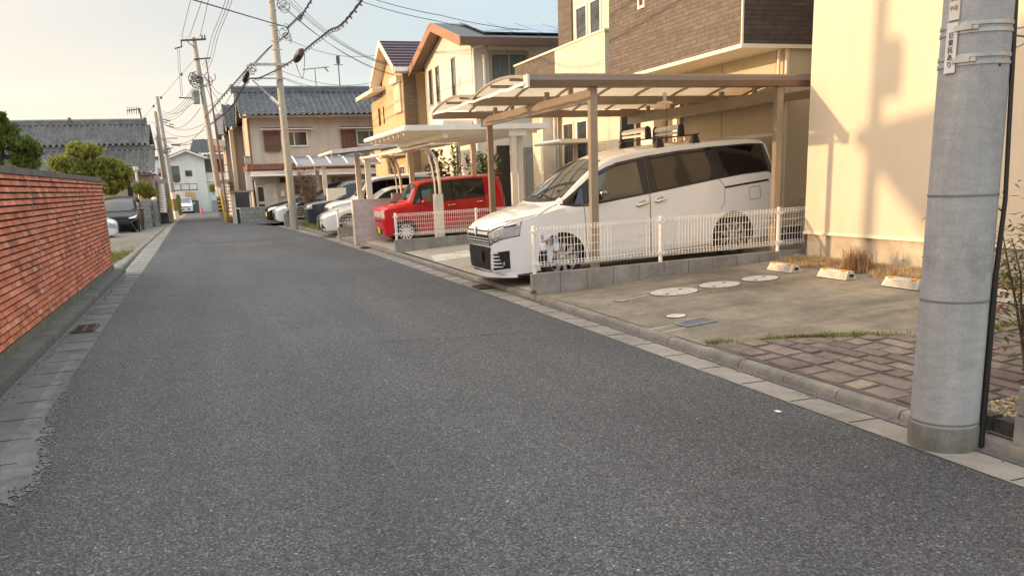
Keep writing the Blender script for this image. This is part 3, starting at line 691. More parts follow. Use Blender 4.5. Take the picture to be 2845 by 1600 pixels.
# ================================================================ cars: a lofted shell plus panels laid on its surface
def pchip(x, y):
    x = np.array(x, float); y = np.array(y, float); h = np.diff(x); d = np.diff(y)/h; m = np.zeros_like(y)
    m[0], m[-1] = d[0], d[-1]
    for i in range(1, len(x)-1):
        if d[i-1]*d[i] > 0: w1, w2 = 2*h[i]+h[i-1], h[i]+2*h[i-1]; m[i] = (w1+w2)/(w1/d[i-1]+w2/d[i])
    def f(q):
        q = min(max(q, x[0]), x[-1]); i = min(max(int(np.searchsorted(x, q))-1, 0), len(h)-1); t = (q-x[i])/h[i]
        return float((2*t**3-3*t**2+1)*y[i] + (t**3-2*t**2+t)*h[i]*m[i] + (-2*t**3+3*t**2)*y[i+1] + (t**3-t**2)*h[i]*m[i+1])
    return f
class Car:
    def __init__(s, rows, sh=1.0):
        # rows: u, z bottom, z top, half width sill, half width belt, z belt, half width roof edge
        c = list(zip(*rows)); s.u0, s.u1 = c[0][0], c[0][-1]
        s.fn = [pchip(c[0], c[i]) for i in range(1, 7)]; s.cache = {}
    def sec(s, u):
        k = round(u, 4)
        if k in s.cache: return s.cache[k]
        zb, zt, wb, wm, zm, wt = (f(u) for f in s.fn)
        zm = min(zm, zt-.015); P = [(0,zb),(wb*.8,zb),(wb-.02,zb+.015),(wb,zb+.05)]
        for i in range(1, 9):
            t = i/8; P.append((wb+(wm-wb)*math.sin(t*PI/2)**.8 , lerp(zb+.05, zm, t)))
        hh = zt-zm; r = min(.11, hh*.55)
        for i in range(1, 7):
            t = i/6; P.append((lerp(wm, wt, t**1.15), zm+(hh-r)*t))
        cr = min(.045, hh*.2); rx = min(.16, wt*.3)
        for i in range(1, 6):
            t = i/5*PI/2; P.append((wt-rx*(1-math.cos(t)), zm+hh-r+(r-cr)*math.sin(t)))
        for i in range(1, 5):
            t = i/4; w = (wt-rx)*(1-t); P.append((w, zt-cr*(w/(wt-rx))**2))
        s.cache[k] = P; return P
    NB = 17   # index where the shoulder arc starts
    def side(s, u, z):
        P = s.sec(u)[3:s.NB+4]; return float(np.interp(z, [p[1] for p in P], [p[0] for p in P]))
    def top(s, u, v):
        P = s.sec(u)[s.NB:]; P = P[::-1]; return float(np.interp(abs(v), [p[0] for p in P], [p[1] for p in P]))
    def inside(s, u, v, z):
        P = s.sec(u); v = abs(v)
        if z < P[0][1] or v > max(p[0] for p in P): return False
        wz = s.side(u, z) if z <= P[s.NB+3][1] else 0
        if z <= P[s.NB][1]: return v <= wz
        return z <= s.top(u, v) if v <= P[s.NB][0] else v <= wz
    def front(s, v, z, lim=1.4):
        a = None; u = s.u0
        while u < s.u0+lim:
            if s.inside(u, v, z): break
            u += .02
        lo, hi = max(s.u0, u-.02), u
        for _ in range(9):
            m = (lo+hi)/2
            if s.inside(m, v, z): hi = m
            else: lo = m
        return hi
    def rear(s, v, z):
        u = s.u1
        while u > s.u1-1.5:
            if s.inside(u, v, z): break
            u -= .02
        lo, hi = u, min(s.u1, u+.02)
        for _ in range(9):
            m = (lo+hi)/2
            if s.inside(m, v, z): lo = m
            else: hi = m
        return lo
    def shell(s, name, m, parent, arches, dark, n=70):
        us = [s.u0 + (s.u1-s.u0)*(.5-.5*math.cos(PI*i/n))*.55 + (s.u1-s.u0)*i/n*.45 for i in range(n+1)]
        mb = MB(); ring = []
        for u in us:
            P = s.sec(u); full = [(u, w, z) for w, z in P] + [(u, -w, z) for w, z in reversed(P[1:-1])]; ring.append(len(full)); mb.v += [tuple(map(float,p)) for p in full]
        k = ring[0]
        for i in range(len(us)-1):
            for j in range(k): mb.f.append([i*k+j, i*k+(j+1)%k, (i+1)*k+(j+1)%k, (i+1)*k+j]); mb.m.append(0)
        h = k//2
        for base, rev in ((0, True), ((len(us)-1)*k, False)):
            for j in range(0, h):   # quads across the end cap
                a, b, c, d = j, j+1, (k-(j+1))%k, (k-j)%k
                q = [base+a, base+b, base+c, base+d]; q2 = []
                for x in q:
                    if x not in q2: q2.append(x)
                if len(q2) > 2: mb.f.append(q2[::-1] if rev else q2); mb.m.append(0)
        o = mb.build(name, [m, dark], parent, smooth=None, local=True)
        for (u, z, r) in arches:
            cm = MB(); cm.lathe([(r,-1.2),(r,1.2)], 40, (u,0,z), 'y'); co2 = cm.build('cutter', [m, dark], None, base=(0,0,0))
            ctr = MB(); 
            md = o.modifiers.new('b', 'BOOLEAN'); md.operation = 'DIFFERENCE'; md.solver = 'EXACT'
            co2.parent = parent; md.object = co2
            bpy.context.view_layer.update()
            dg = bpy.context.evaluated_depsgraph_get(); me = bpy.data.meshes.new_from_object(o.evaluated_get(dg)); o.modifiers.clear(); o.data = me
            bpy.data.objects.remove(co2)
        me = o.data; me.name = name
        for p in me.polygons:
            c = p.center
            for (u, z, r) in arches:
                if abs(p.normal.y) < .35 and abs(math.hypot(c.x-u, c.z-z)-r) < .02 and abs(p.normal.y) < .2: 
                    dd = Vector((c.x-u, 0, c.z-z)).normalized()
                    if dd.dot(p.normal) < -.8: p.material_index = 1
        me.polygons.foreach_set('use_smooth', [True]*len(me.polygons)); me.set_sharp_from_angle(angle=rad(38))
        return o
    # ---- panels -------------------------------------------------------------
    def side_panel(s, name, m, parent, bot, top, sgn=-1, off=.004, nu=14, nv=6, mb=None, thick=0):
        own = mb is None; mb = mb or MB()
        def ev(pl, t):
            L = len(pl)-1; k = min(int(t*L), L-1); f = t*L-k; return lerp(pl[k][0], pl[k+1][0], f), lerp(pl[k][1], pl[k+1][1], f)
        def fn(t, q):
            a, b = ev(bot, t), ev(top, t); u, z = lerp(a[0], b[0], q), lerp(a[1], b[1], q); return (u, sgn*(s.side(u, z)+off), z)
        mb.grid(fn, nu, nv)
        if own: return mb.build(name, m, parent, smooth=30, local=True)
    def side_line(s, mb, pts, w=.012, off=.003, sgn=-1, n=10):
        P = []
        for (a, b) in zip(pts[:-1], pts[1:]):
            for i in range(n): P.append((lerp(a[0],b[0],i/n), lerp(a[1],b[1],i/n)))
        P.append(pts[-1]); L = len(P); vs = []
        for i, (u, z) in enumerate(P):
            a, b = P[max(0,i-1)], P[min(L-1,i+1)]; dx, dz = b[0]-a[0], b[1]-a[1]; l = math.hypot(dx,dz) or 1; nx, nz_ = -dz/l*w/2, dx/l*w/2
            for q in (1,-1): uu, zz = u+nx*q, z+nz_*q; vs.append((uu, sgn*(s.side(uu,zz)+off), zz))
        mb.add(vs, [(2*i,2*i+1,2*i+3,2*i+2) for i in range(L-1)])
    def front_panel(s, name, m, parent, quad, off=.005, n=10, nv=6, mb=None, rear=False):
        # quad corners (v,z): lower-left, lower-right, upper-right, upper-left
        own = mb is None; mb = mb or MB()
        def fn(a, b):
            v = lerp(lerp(quad[0][0],quad[1][0],a), lerp(quad[3][0],quad[2][0],a), b); z = lerp(lerp(quad[0][1],quad[1][1],a), lerp(quad[3][1],quad[2][1],a), b)
            return ((s.rear(v,z)+off) if rear else (s.front(v,z)-off), v, z)
        mb.grid(fn, n, nv)
        if own: return mb.build(name, m, parent, smooth=40, local=True)
    def top_panel(s, name, m, parent, u0, u1, w0, w1, off=.006, n=14, nv=14, bow=.0):
        mb = MB()
        def fn(a, b):
            w = lerp(w0, w1, a); v = lerp(-w, w, b); u = lerp(u0, u1, a) + bow*(v/max(w0,.1))**2*(1-a*.6); return (u, v, s.top(u, v)+off)
        mb.grid(fn, n, nv); return mb.build(name, m, parent, smooth=40, local=True)
def wheel(parent, u, y, z, r, rim, sgn, spokes=9, w=.2, rimm=None, cap=True):
    # sgn -1: outer face towards -y
    mb = MB(); prof = [(rim*r-.01,-w/2),(rim*r+.01,-w/2),(r-.025,-w/2),(r-.004,-w/2+.025),(r,0),(r-.004,w/2-.025),(r-.025,w/2),(rim*r,w/2)]
    mb.lathe([(a,b*1) for a,b in prof], 40, (u,y,z), 'y', caps=False); wh = mb.build('wheel', K['rubber'], parent, smooth=40, local=True)
    yo = y + sgn*(w/2-.012); R = r*rim; mb = MB()
    mb.lathe([(R+.012,yo-.02*sgn),(R+.010,yo+.012*sgn),(R-.018,yo+.008*sgn),(R-.03,yo-.03*sgn)], 40, (u,0,z), 'y', caps=False)
    for k in range(spokes):
        a = 2*PI*k/spokes; d = Vector((math.cos(a),0,math.sin(a))); pd = Vector((-d.z,0,d.x))
        c = Vector((u,yo,z)); i0, i1 = c + d*R*.14, c + d*(R-.012); wi, wo = R*.10, R*.16*9/spokes
        up = Vector((0,sgn*.012,0)); dn = Vector((0,-sgn*.03,0))
        mb.hexa([i0-pd*wi+dn, i0+pd*wi+dn, i1+pd*wo+dn, i1-pd*wo+dn, i0-pd*wi+up*.2, i0+pd*wi+up*.2, i1+pd*wo*.8+up*.8, i1-pd*wo*.8+up*.8])
    mb.lathe([(.0,yo-.02*sgn),(R*.2,yo-.02*sgn),(R*.2,yo+.004*sgn),(R*.12,yo+.012*sgn),(.001,yo+.013*sgn)], 24, (u,0,z), 'y')
    mb.build('rim', rimm or K['silver'], wh, smooth=30, local=True)
    mb = MB(); mb.lathe([(R-.01, yo-.075*sgn),(.01,yo-.07*sgn)], 30, (u,0,z), 'y'); mb.build('wheel_well', K['black'], wh, local=True)
    return wh
def mirrorpart(parent, u, y, z, m, sgn, s=1.0, glass_=None):
    mb = MB(); vs = [];
    for i in range(9):
        t = i/8*PI; r = math.sin(t)**.6 if 0<i<8 else .02
        for j in range(14):
            a = 2*PI*j/14; vs.append((u+.085*s*math.cos(a)*r*(1.0), y+sgn*(.02+.105*s*(1-math.cos(t))), z+.062*s*math.sin(a)*r))
    mb.add(vs, [(i*14+j, i*14+(j+1)%14, (i+1)*14+(j+1)%14, (i+1)*14+j) for i in range(8) for j in range(14)])
    mb.box(u-.03*s,u+.03*s,y-.03 if sgn>0 else y-.06*s,y+.06*s if sgn>0 else y+.03,z-.07*s,z-.02*s)
    return mb.build('door_mirror', m, parent, smooth=50, local=True)
def paint(name, c, coat=.9, flake=.04):
    m, nt, b = _nt(name); co = _coord(nt); f = _noise(nt, co, 420, 2); f2 = _noise(nt, co, 1.2, 4)
    k = _ramp(nt, f, [(.3, mul(c,1-flake)), (.7, mul(c,1+flake))]); k = _mix(nt, 1., k, _ramp(nt, f2, [(.3,(.95,.95,.95)),(.7,(1,1,1))]), 'MULTIPLY')
    nt.links.new(k, b.inputs['Base Color']); b.inputs['Roughness'].default_value = .32; b.inputs['Coat Weight'].default_value = coat; b.inputs['Specular IOR Level'].default_value = .5 if coat > .3 else .12; b.inputs['Specular IOR Level'].default_value = .5 if coat > .3 else .12; b.inputs['Coat Roughness'].default_value = .03; return m
K['dark_chrome'] = mat('dark_chrome', (.22,.23,.25), .15, .9)
K['pearl'] = paint('pearl_white_paint', (.77,.78,.79)); K['red'] = paint('red_paint', (.56,.004,.009), coat=.45); K['blackp'] = paint('black_paint', (.006,.0065,.009), coat=.0); K['silverp'] = paint('silver_paint', (.48,.49,.50), flake=.1); K['navy'] = paint('dark_navy_paint', (.012,.018,.034))
K['plate_y'] = mat('yellow_plate', (.72,.50,.05), .5); K['plate_w'] = mat('white_plate', (.7,.7,.68), .5); K['amber'] = mat('amber_lens', (.7,.28,.03), .2, coat=.5)
K['tail'] = mat('tail_lens', (.30,.01,.012), .12, coat=.6, vs=30)

# ---------------------------------------------------------------- the white people carrier
V = [ # u, zb, zt, wb, wm, zm, wt
 (.00,.24,.83,.48,.50,.77,.42),(.03,.20,.87,.60,.62,.80,.51),(.10,.16,.915,.70,.72,.84,.59),(.22,.15,.96,.765,.78,.88,.65),(.42,.15,1.015,.815,.825,.925,.70),(.70,.17,1.08,.83,.845,.985,.73),
 (.92,.19,1.12,.84,.852,1.02,.745),(1.02,.19,1.185,.842,.854,1.035,.735),(1.30,.19,1.39,.845,.858,1.05,.72),(1.62,.19,1.60,.845,.861,1.065,.715),(1.84,.19,1.71,.845,.863,1.075,.715),(2.1,.19,1.775,.845,.864,1.09,.718),(2.6,.19,1.815,.845,.865,1.12,.722),
 (3.2,.20,1.84,.845,.866,1.17,.722),(3.8,.21,1.845,.845,.866,1.22,.718),(4.3,.23,1.835,.84,.862,1.25,.708),(4.55,.25,1.815,.82,.848,1.25,.69),(4.68,.28,1.76,.79,.815,1.24,.66),(4.76,.32,1.60,.75,.775,1.22,.64),(4.80,.40,1.30,.70,.72,1.10,.62)]
def big_van():
    NX = 3.85; yc = 11.70 + .868
    t = thing('white_minivan', 'large white people carrier parked nose out under the bronze carport', 'minivan', (NX, yc, .127-.93*.054), 0)
    t.rotation_euler = (0, -.054, rad(.4))
    c = Car(V)
    A = [(1.0,.325,.375),(3.92,.335,.375)]
    body = c.shell('body', K['pearl'], t, A, K['black'])
    for s_ in (-1,1):
        for (u,z) in ((1.0,.325),(3.92,.325)): wheel(t, u, s_*.755, z, .325, .72, s_, 9)
        G = dict(parent=t, sgn=s_)
        # black side glass band, then panes
        c.side_panel('window_band', K['black'], t, [(1.04,1.085),(1.25,1.04),(1.46,1.03),(2.0,1.075),(2.5,1.115),(3.1,1.17),(3.7,1.225),(4.15,1.255),(4.58,1.262),(4.74,1.20)], [(1.06,1.105),(1.32,1.27),(1.62,1.475),(1.85,1.565),(2.1,1.62),(2.5,1.665),(3.1,1.70),(3.7,1.712),(4.3,1.712),(4.62,1.69)], s_, .003, 60, 10)
        c.side_panel('quarter_window', K['tint'], t, [(1.13,1.10),(1.38,1.06)], [(1.17,1.13),(1.42,1.30)], s_, .006)
        c.side_panel('front_window', K['clearglass'], t, [(1.52,1.075),(1.9,1.095),(2.36,1.13)], [(1.60,1.40),(1.9,1.53),(2.33,1.60)], s_, .006, 20)
        c.side_panel('slide_door_window', K['tint'], t, [(2.60,1.155),(3.1,1.20),(3.56,1.245)], [(2.58,1.60),(3.1,1.635),(3.55,1.645)], s_, .006, 20)
        c.side_panel('rear_window', K['tint'], t, [(3.79,1.262),(4.2,1.28),(4.60,1.285)], [(3.74,1.685),(4.2,1.69),(4.56,1.67)], s_, .006, 20)
        c.side_panel('rain_visor', K['tint'], t, [(1.70,1.475),(2.0,1.58),(2.44,1.62)], [(1.74,1.505),(2.0,1.61),(2.44,1.66)], s_, .018, 20, 2)
        c.side_panel('rain_visor', K['tint'], t, [(2.56,1.63),(3.1,1.665),(3.62,1.675)], [(2.56,1.665),(3.1,1.70),(3.62,1.71)], s_, .018, 20, 2)
        mb = MB(); c.side_line(mb, [(1.39,1.03),(1.40,.75),(1.40,.50),(1.44,.24)], .009, .0015, s_)
        c.side_line(mb, [(2.47,1.66),(2.475,1.1),(2.47,.6),(2.46,.24)], .010, .0075, s_); c.side_line(mb, [(3.68,1.22),(3.78,1.09),(3.77,.85),(3.70,.76)], .009, .0015, s_)
        c.side_line(mb, [(1.40,.235),(2.47,.235),(3.5,.25)], .008, .0015, s_); c.side_line(mb, [(1.02,1.10),(.85,1.045),(.66,.975)], .009, .002, s_)
        c.side_line(mb, [(4.22,1.04),(4.42,1.055),(4.44,.87),(4.24,.85),(4.22,1.04)], .007, .0015, s_)
        mb.build('panel_gap', mat('gap_grey', (.10,.10,.10), .7), t, local=True)
        mb = MB(); c.side_line(mb, [(3.78,1.085),(4.2,1.11),(4.60,1.13)], .03, .004, s_); mb.build('slide_rail', K['black'], t, local=True)
        mb = MB(); c.side_line(mb, [(1.45,.43),(2.2,.50),(3.0,.60),(3.52,.66)], .016, .006, s_); mb.build('side_crease', K['pearl'], t, smooth=30, local=True)
        for u0, z0, u1, z1 in ((2.24,.965,2.44,.99),(2.55,.99,2.75,1.015)):
            mb = MB(); yy = lambda u,z: s_*(c.side(u,z)+.028)
            mb.tube([(u0,s_*(c.side(u0,z0)-.0),z0),(u0+.02,yy(u0,z0),z0),((u0+u1)/2,yy(u0,z0),(z0+z1)/2),(u1-.02,yy(u1,z1),z1),(u1,s_*c.side(u1,z1),z1)], [.017,.019,.02,.019,.017], 10); mb.build('door_handle', K['chrome'], t, smooth=40, local=True)
            c.side_panel('handle_recess', mat('recess_grey', (.38,.38,.37), .5), t, [(u0+.04,z0-.035),(u1-.04,z1-.03)], [(u0+.05,z0+.045),(u1-.05,z1+.045)], s_, .002, 6, 4)
        mirrorpart(t, 1.66, s_*.86, 1.20, K['dark_chrome'], s_, .9)
        mb = MB(); mb.obox((1.60,s_*.885,1.135), (.12,.1,.07)); mb.build('mirror_foot', K['black'], t, local=True)
        # lamps
        c.front_panel('upper_headlight', K['lampglass'], t, [(s_*.50,.80),(s_*.822,.925),(s_*.826,.985),(s_*.47,.865)], .007, 18, 5)
        c.front_panel('headlight', K['lampglass'], t, [(s_*.545,.62),(s_*.817,.725),(s_*.824,.865),(s_*.495,.775)], .007, 18, 7)
        c.front_panel('headlight_surround', K['black'], t, [(s_*.535,.605),(s_*.818,.712),(s_*.828,.995),(s_*.462,.875)], .004, 20, 8)
        for v, z, r in ((.61,.70,.038),(.70,.735,.034)):
            mb = MB(); mb.lathe([(r,-.004),(r,.004),(r*.6,.010),(.002,.012)], 20, (c.front(s_*v,z)-.012, s_*v, z), 'x'); mb.build('lamp_projector', K['chrome'], t, smooth=40, local=True)
        c.front_panel('fog_surround', K['black'], t, [(s_*.56,.235),(s_*.765,.255),(s_*.775,.52),(s_*.60,.50)], .005, 10, 8)
        for i in range(5):
            z = .29+.05*i; c.front_panel('fog_fin', K['pearl'], t, [(s_*.535,z-.012),(s_*(.725-.008*i),z-.002),(s_*(.725-.008*i),z+.010),(s_*.535,z+.018)], .016, 6, 3)
        mb = MB(); mb.lathe([(.03,-.01),(.03,.004),(.02,.012),(.002,.014)], 20, (c.front(s_*.735,.335)-.018, s_*.735, .335), 'x'); mb.build('fog_lamp', K['lampglass'], t, smooth=40, local=True)
        c.front_panel('fog_lip', K['brightwork'], t, [(s_*.55,.215),(s_*.765,.235),(s_*.765,.262),(s_*.575,.238)], .014, 8, 3)
    # front centre
    c.front_panel('grille', K['black'], t, [(-.545,.60),(.545,.60),(.50,.845),(-.50,.845)], .005, 24, 8)
    for z, h, w in ((.832,.022,.49),(.775,.045,.505),(.70,.016,.53),(.66,.016,.535),(.625,.010,.54)):
        c.front_panel('chrome_bar', K['brightwork'], t, [(-w,z-h/2+.0),(w,z-h/2),(w-.01,z+h/2),(-w+.01,z+h/2)], .018, 24, 3)
    mb = MB(); x = c.front(0,.80)-.028
    for q in (-1,1): mb.hexa([(x,q*.005,.72),(x,q*.035,.74),(x,q*.085,.865),(x,q*.045,.865),(x-.018,q*.005,.725),(x-.014,q*.03,.745),(x-.014,q*.08,.86),(x-.018,q*.048,.86)])
    mb.build('emblem', K['chrome'], t, local=True)
    c.front_panel('lower_grille', K['black'], t, [(-.46,.235),(.46,.235),(.535,.575),(-.535,.575)], .006, 20, 8)
    mb = MB(); u = c.front(0,.42)-.02; mb.box(u-.012,u,-.20,.20,.335,.50); mb.build('number_plate', K['black'], t, local=True)
    for z in (.275,.305,.34): c.front_panel('grille_slat', mat('slat_dark', (.03,.03,.03), .35), t, [(-.44,z),(.44,z),(.44,z+.012),(-.44,z+.012)], .02, 16, 2)
    c.front_panel('bumper_lip', K['brightwork'], t, [(-.52,.20),(.52,.20),(.50,.235),(-.50,.235)], .018, 20, 3)
    mb = MB(); mb.grid(lambda a,b: (lerp(.02,.5,b) + .30*(abs(a-.5)*2)**3.0 - .05, lerp(-.86,.86,a), .135+.02*(1-b)), 24, 3); mb.grid(lambda a,b: (.02+.30*(abs(a-.5)*2)**3.0 - .05, lerp(-.86,.86,a), lerp(.13,.20,b)), 24, 2); mb.build('front_spoiler', K['pearl'], t, smooth=30, local=True)
    # glass over bonnet, wipers
    c.top_panel('windscreen', K['windscreen'], t, 1.0, 1.80, .70, .60, .007, 16, 16, .10)
    mb = MB(); mb.grid(lambda a,b: (lerp(.93,1.03,a)+.10*(b*2-1)**2, lerp(-.73,.73,b), c.top(lerp(.93,1.03,a)+.10*(b*2-1)**2, lerp(-.73,.73,b))+.006), 3, 16); mb.build('cowl', K['black'], t, smooth=30, local=True)
    for v0, v1 in ((-.55,.02),(.0,.55)):
        mb = MB(); mb.tube([(lerp(1.01,1.07,q), lerp(v0,v1,q), c.top(lerp(1.01,1.07,q),lerp(v0,v1,q))+.03) for q in (0,.33,.66,1)], .009, 6); mb.build('wiper', K['black'], t, local=True)
    # tail
    c.front_panel('tailgate_window', K['tint'], t, [(-.60,1.22),(.60,1.22),(.57,1.62),(-.57,1.62)], .006, 14, 6, rear=True)
    for s_ in (-1,1): c.front_panel('tail_lamp', K['tail'], t, [(s_*.60,.95),(s_*.72,.95),(s_*.67,1.25),(s_*.60,1.25)], .006, 5, 6, rear=True)
    mb = MB(); mb.hexa([(4.58,-.60,1.79),(4.92,-.56,1.795),(4.92,.56,1.795),(4.58,.60,1.79),(4.56,-.60,1.835),(4.90,-.56,1.835),(4.90,.56,1.835),(4.56,.60,1.835)]); mb.build('roof_spoiler', K['pearl'], t, local=True)
    # roof rack with ski carriers (clamped to the roof but a thing of its own)
    r = thing('roof_rack', 'black roof bars with silver ski clamps on the white people carrier', 'roof rack', (NX+2.8, yc, 1.9)); r.rotation_euler = t.rotation_euler
    org = t.location; Rm = t.rotation_euler.to_matrix(); ORG[r.name] = None
    W_ = lambda p: Rm.inverted() @ ((Rm @ Vector(p) + org) - r.location)
    for u in (2.81, 3.43):
        mb = MB(); mb.beam(W_((u,-.72,c.top(2.8,.5)+.125)), W_((u,.72,c.top(2.8,.5)+.125)), .032, .022); mb.build('crossbar', K['black'], r, local=True)
        for s_ in (-1,1):
            z = c.top(u,.62); mb = MB(); mb.hexa([W_(p) for p in [(u-.085,s_*.56,z-.015),(u+.085,s_*.56,z-.015),(u+.075,s_*.66,z-.035),(u-.075,s_*.66,z-.035),(u-.035,s_*.58,z+.12),(u+.035,s_*.58,z+.12),(u+.035,s_*.64,z+.115),(u-.035,s_*.64,z+.115)]]); mb.build('foot', K['black'], r, local=True)
    for u, va, vb in ((2.81,-.28,.58),(3.43,-.22,.60)):
        zt_ = c.top(2.8,.4)+.125
        mb = MB(); mb.beam(W_((u,va,zt_+.045)), W_((u,vb,zt_+.045)), .06, .035); mb.build('ski_clamp', K['brightwork'], r, local=True)
        mb = MB(); mb.tube([W_((u,va+.03,zt_+.135)), W_((u,vb-.03,zt_+.115))], .040, 12); mb.build('ski_clamp', K['brightwork'], r, local=True, smooth=40)
        for v, q in ((va,-1),(vb,1)):
            mb = MB(); mb.prism([(-.05,-.05),(.05,-.05),(.035,.12),(-.01,.15),(-.04,.11)], 'y', -.025, .025); o_ = MB(); o_.v = [tuple(W_((u+p[0], v+p[1], zt_+.03+p[2]))) for p in mb.v]; o_.f, o_.m = mb.f, mb.m; o_.build('clamp_end', K['black'], r, local=True)
    return t, c
VAN, VANC = big_van()
# ================================================================ houses
def plaster(name, c, var=.05, rough=.85, bump=.3, sc=45, streak=.12):
    m, nt, b = _nt(name); co = _coord(nt)
    f = _noise(nt, co, .8, 6, .6); k = _ramp(nt, f, [(.3, mul(c,1-var*2)), (.7, c)])
    st = _noise(nt, co, 2.2, 5, .6, (1,1,.12)); k = _mix(nt, 1., k, _ramp(nt, st, [(.3, (1-streak,)*3), (.62, (1,1,1))]), 'MULTIPLY')
    nt.links.new(k, b.inputs['Base Color']); b.inputs['Roughness'].default_value = rough
    if bump: _bump(nt, b, _noise(nt, co, sc, 5), bump, .006)
    return m
K['beige_wall'] = plaster('beige_render', (.60,.515,.40), .04, streak=.06)
K['base_wall'] = concrete('foundation_render', (.50,.45,.36), (.36,.32,.25), sc=2, speck=.1)
K['siding'] = plaster('cream_siding', (.56,.49,.37), .04, sc=22, bump=.7)
K['trim'] = mat('cream_trim', (.72,.66,.54), .5, var=.05)
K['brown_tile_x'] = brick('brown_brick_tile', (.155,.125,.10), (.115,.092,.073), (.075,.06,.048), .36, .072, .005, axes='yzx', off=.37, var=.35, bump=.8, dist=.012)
K['brown_tile_y'] = brick('brown_brick_tile_shaded', (.095,.078,.064), (.068,.056,.046), (.045,.037,.03), .36, .072, .005, axes='xzy', off=.37, var=.35, bump=.8, dist=.012)  # darker copy of the brown tile; end-wall shade put into the colour
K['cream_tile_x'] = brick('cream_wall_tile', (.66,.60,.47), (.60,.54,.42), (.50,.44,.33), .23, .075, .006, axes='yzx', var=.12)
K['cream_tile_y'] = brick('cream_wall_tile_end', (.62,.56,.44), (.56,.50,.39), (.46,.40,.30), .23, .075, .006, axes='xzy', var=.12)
K['white_wall'] = plaster('white_siding', (.68,.62,.53), .03, streak=.05, sc=60, bump=.12)
K['tan_wall'] = plaster('tan_render', (.55,.385,.225), .04, streak=.06)
K['old_wall'] = plaster('old_pinkish_mortar', (.58,.51,.43), .08, streak=.2, sc=30)
K['pink_wall'] = plaster('faded_pink_mortar', (.50,.41,.36), .08, streak=.25)
K['frame_white'] = mat('white_window_frame', (.74,.72,.67), .45, var=.04); K['frame_brown'] = mat('brown_window_frame', (.20,.13,.085), .5); K['frame_grey'] = mat('grey_window_frame', (.30,.27,.22), .5)
K['curtain'] = mat('curtain_green_grey', (.13,.15,.135), .8, var=.3, vs=14, stretch=(3,3,.1)); K['door_dark'] = mat('dark_door', (.020,.016,.014), .4); K['door_brown'] = mat('brown_door', (.17,.115,.07), .5)
K['brown_iron'] = mat('red_brown_painted_iron', (.19,.075,.05), .65, var=.3, vs=4, stretch=(1,1,.3)); K['shutter_brown'] = mat('red_brown_shutter', (.13,.055,.045), .6, var=.25, vs=5, stretch=(4,4,.4))
K['shutter_cream'] = mat('cream_roll_shutter', (.60,.51,.38), .55)
def win(parent, pl, c0, a0, a1, z0, z1, fm, gm, name='window', fw=.05, mull=1, proud=.035, hbar=0):
    # pl 'x': wall faces -X at X=c0, a = Y ; pl 'y': wall faces -Y at Y=c0, a = X
    bx = (lambda mb,p0,p1,q0,q1,d0,d1: mb.box(c0-d1,c0-d0,p0,p1,q0,q1)) if pl == 'x' else (lambda mb,p0,p1,q0,q1,d0,d1: mb.box(p0,p1,c0-d1,c0-d0,q0,q1))
    mb = MB(); bx(mb,a0-fw,a0,z0-fw,z1+fw,-.02,proud); bx(mb,a1,a1+fw,z0-fw,z1+fw,-.02,proud); bx(mb,a0,a1,z0-fw,z0,-.02,proud+.01); bx(mb,a0,a1,z1,z1+fw,-.02,proud)
    for i in range(mull): m = a0+(a1-a0)*(i+1)/(mull+1); bx(mb,m-.02,m+.02,z0,z1,-.01,proud-.008)
    for i in range(hbar): m = z0+(z1-z0)*(i+1)/(hbar+1); bx(mb,a0,a1,m-.015,m+.015,-.01,proud-.01)
    f = mb.build(name, fm, parent)
    mb = MB(); bx(mb,a0,a1,z0,z1,-.005,.008); mb.build('pane', gm, f); return f
def boxpart(parent, name, m, *b):
    mb = MB(); mb.box(*b); return mb.build(name, m, parent)

# ---- beige rendered house at the right edge
t = thing('beige_house', 'tall beige rendered house behind the grey pole, sunlit with shadows', 'house', (8.3,8.,.3))
BX = 8.30
boxpart(t, 'wall', K['beige_wall'], BX, 15, -2, 10.70, .70, 7.5)
boxpart(t, 'foundation', K['base_wall'], BX+.025, 15, -1.98, 10.675, .1, .665)
boxpart(t, 'drip_trim', K['trim'], BX-.02, 15.02, -2.02, 10.72, .665, .70)
boxpart(t, 'corner_bead', K['trim'], BX-.006, BX+.03, 10.69, 10.708, .70, 7.5)
mb = MB(); mb.tube([(8.28,7.1,3.1),(8.1,6.6,3.05),(8.0,5.6,3.06)], .006, 6); 

# ---- brown brick house with jettied upper storey behind the white van
t = thing('brown_brick_house', 'brown brick-tiled house with jutting upper floor over the bronze carport', 'house', (9.07,14.5,.3))
mb = MB(); mb.box(8.2,8.24,12.34,17.1,3.53,7.2); mb.build('upper_front_wall', K['brown_tile_x'], t)
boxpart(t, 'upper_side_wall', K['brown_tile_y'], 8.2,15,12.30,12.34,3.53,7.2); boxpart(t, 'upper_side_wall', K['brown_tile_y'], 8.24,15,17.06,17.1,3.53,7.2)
boxpart(t, 'soffit', K['trim'], 8.205, 15, 12.305, 17.095, 3.50, 3.53)
boxpart(t, 'edge_trim', K['trim'], 8.175, 8.20, 12.28, 17.12, 3.485, 3.545)
mb = MB(); mb.box(8.2,15,12.275,12.30,3.485,3.545); mb.build('edge_trim', K['trim'], t)
boxpart(t, 'corner_trim', K['trim'], 8.185, 8.215, 12.285, 12.315, 3.545, 7.2)
boxpart(t, 'roof', K['dark_steel'], 7.9, 15.2, 12.0, 17.4, 7.2, 7.35)
boxpart(t, 'lower_wall', K['siding'], 9.07, 15, 12.33, 15.58, .2, 3.50)
mb = MB(); mb.box(9.066,9.072,12.60,12.612,.3,3.5); mb.box(9.062,9.068,14.2,14.21,.3,3.5); mb.box(9.55,9.56,12.325,12.331,.3,3.5); mb.build('siding_joint', mat('siding_joint', (.30,.25,.18), .8), t)
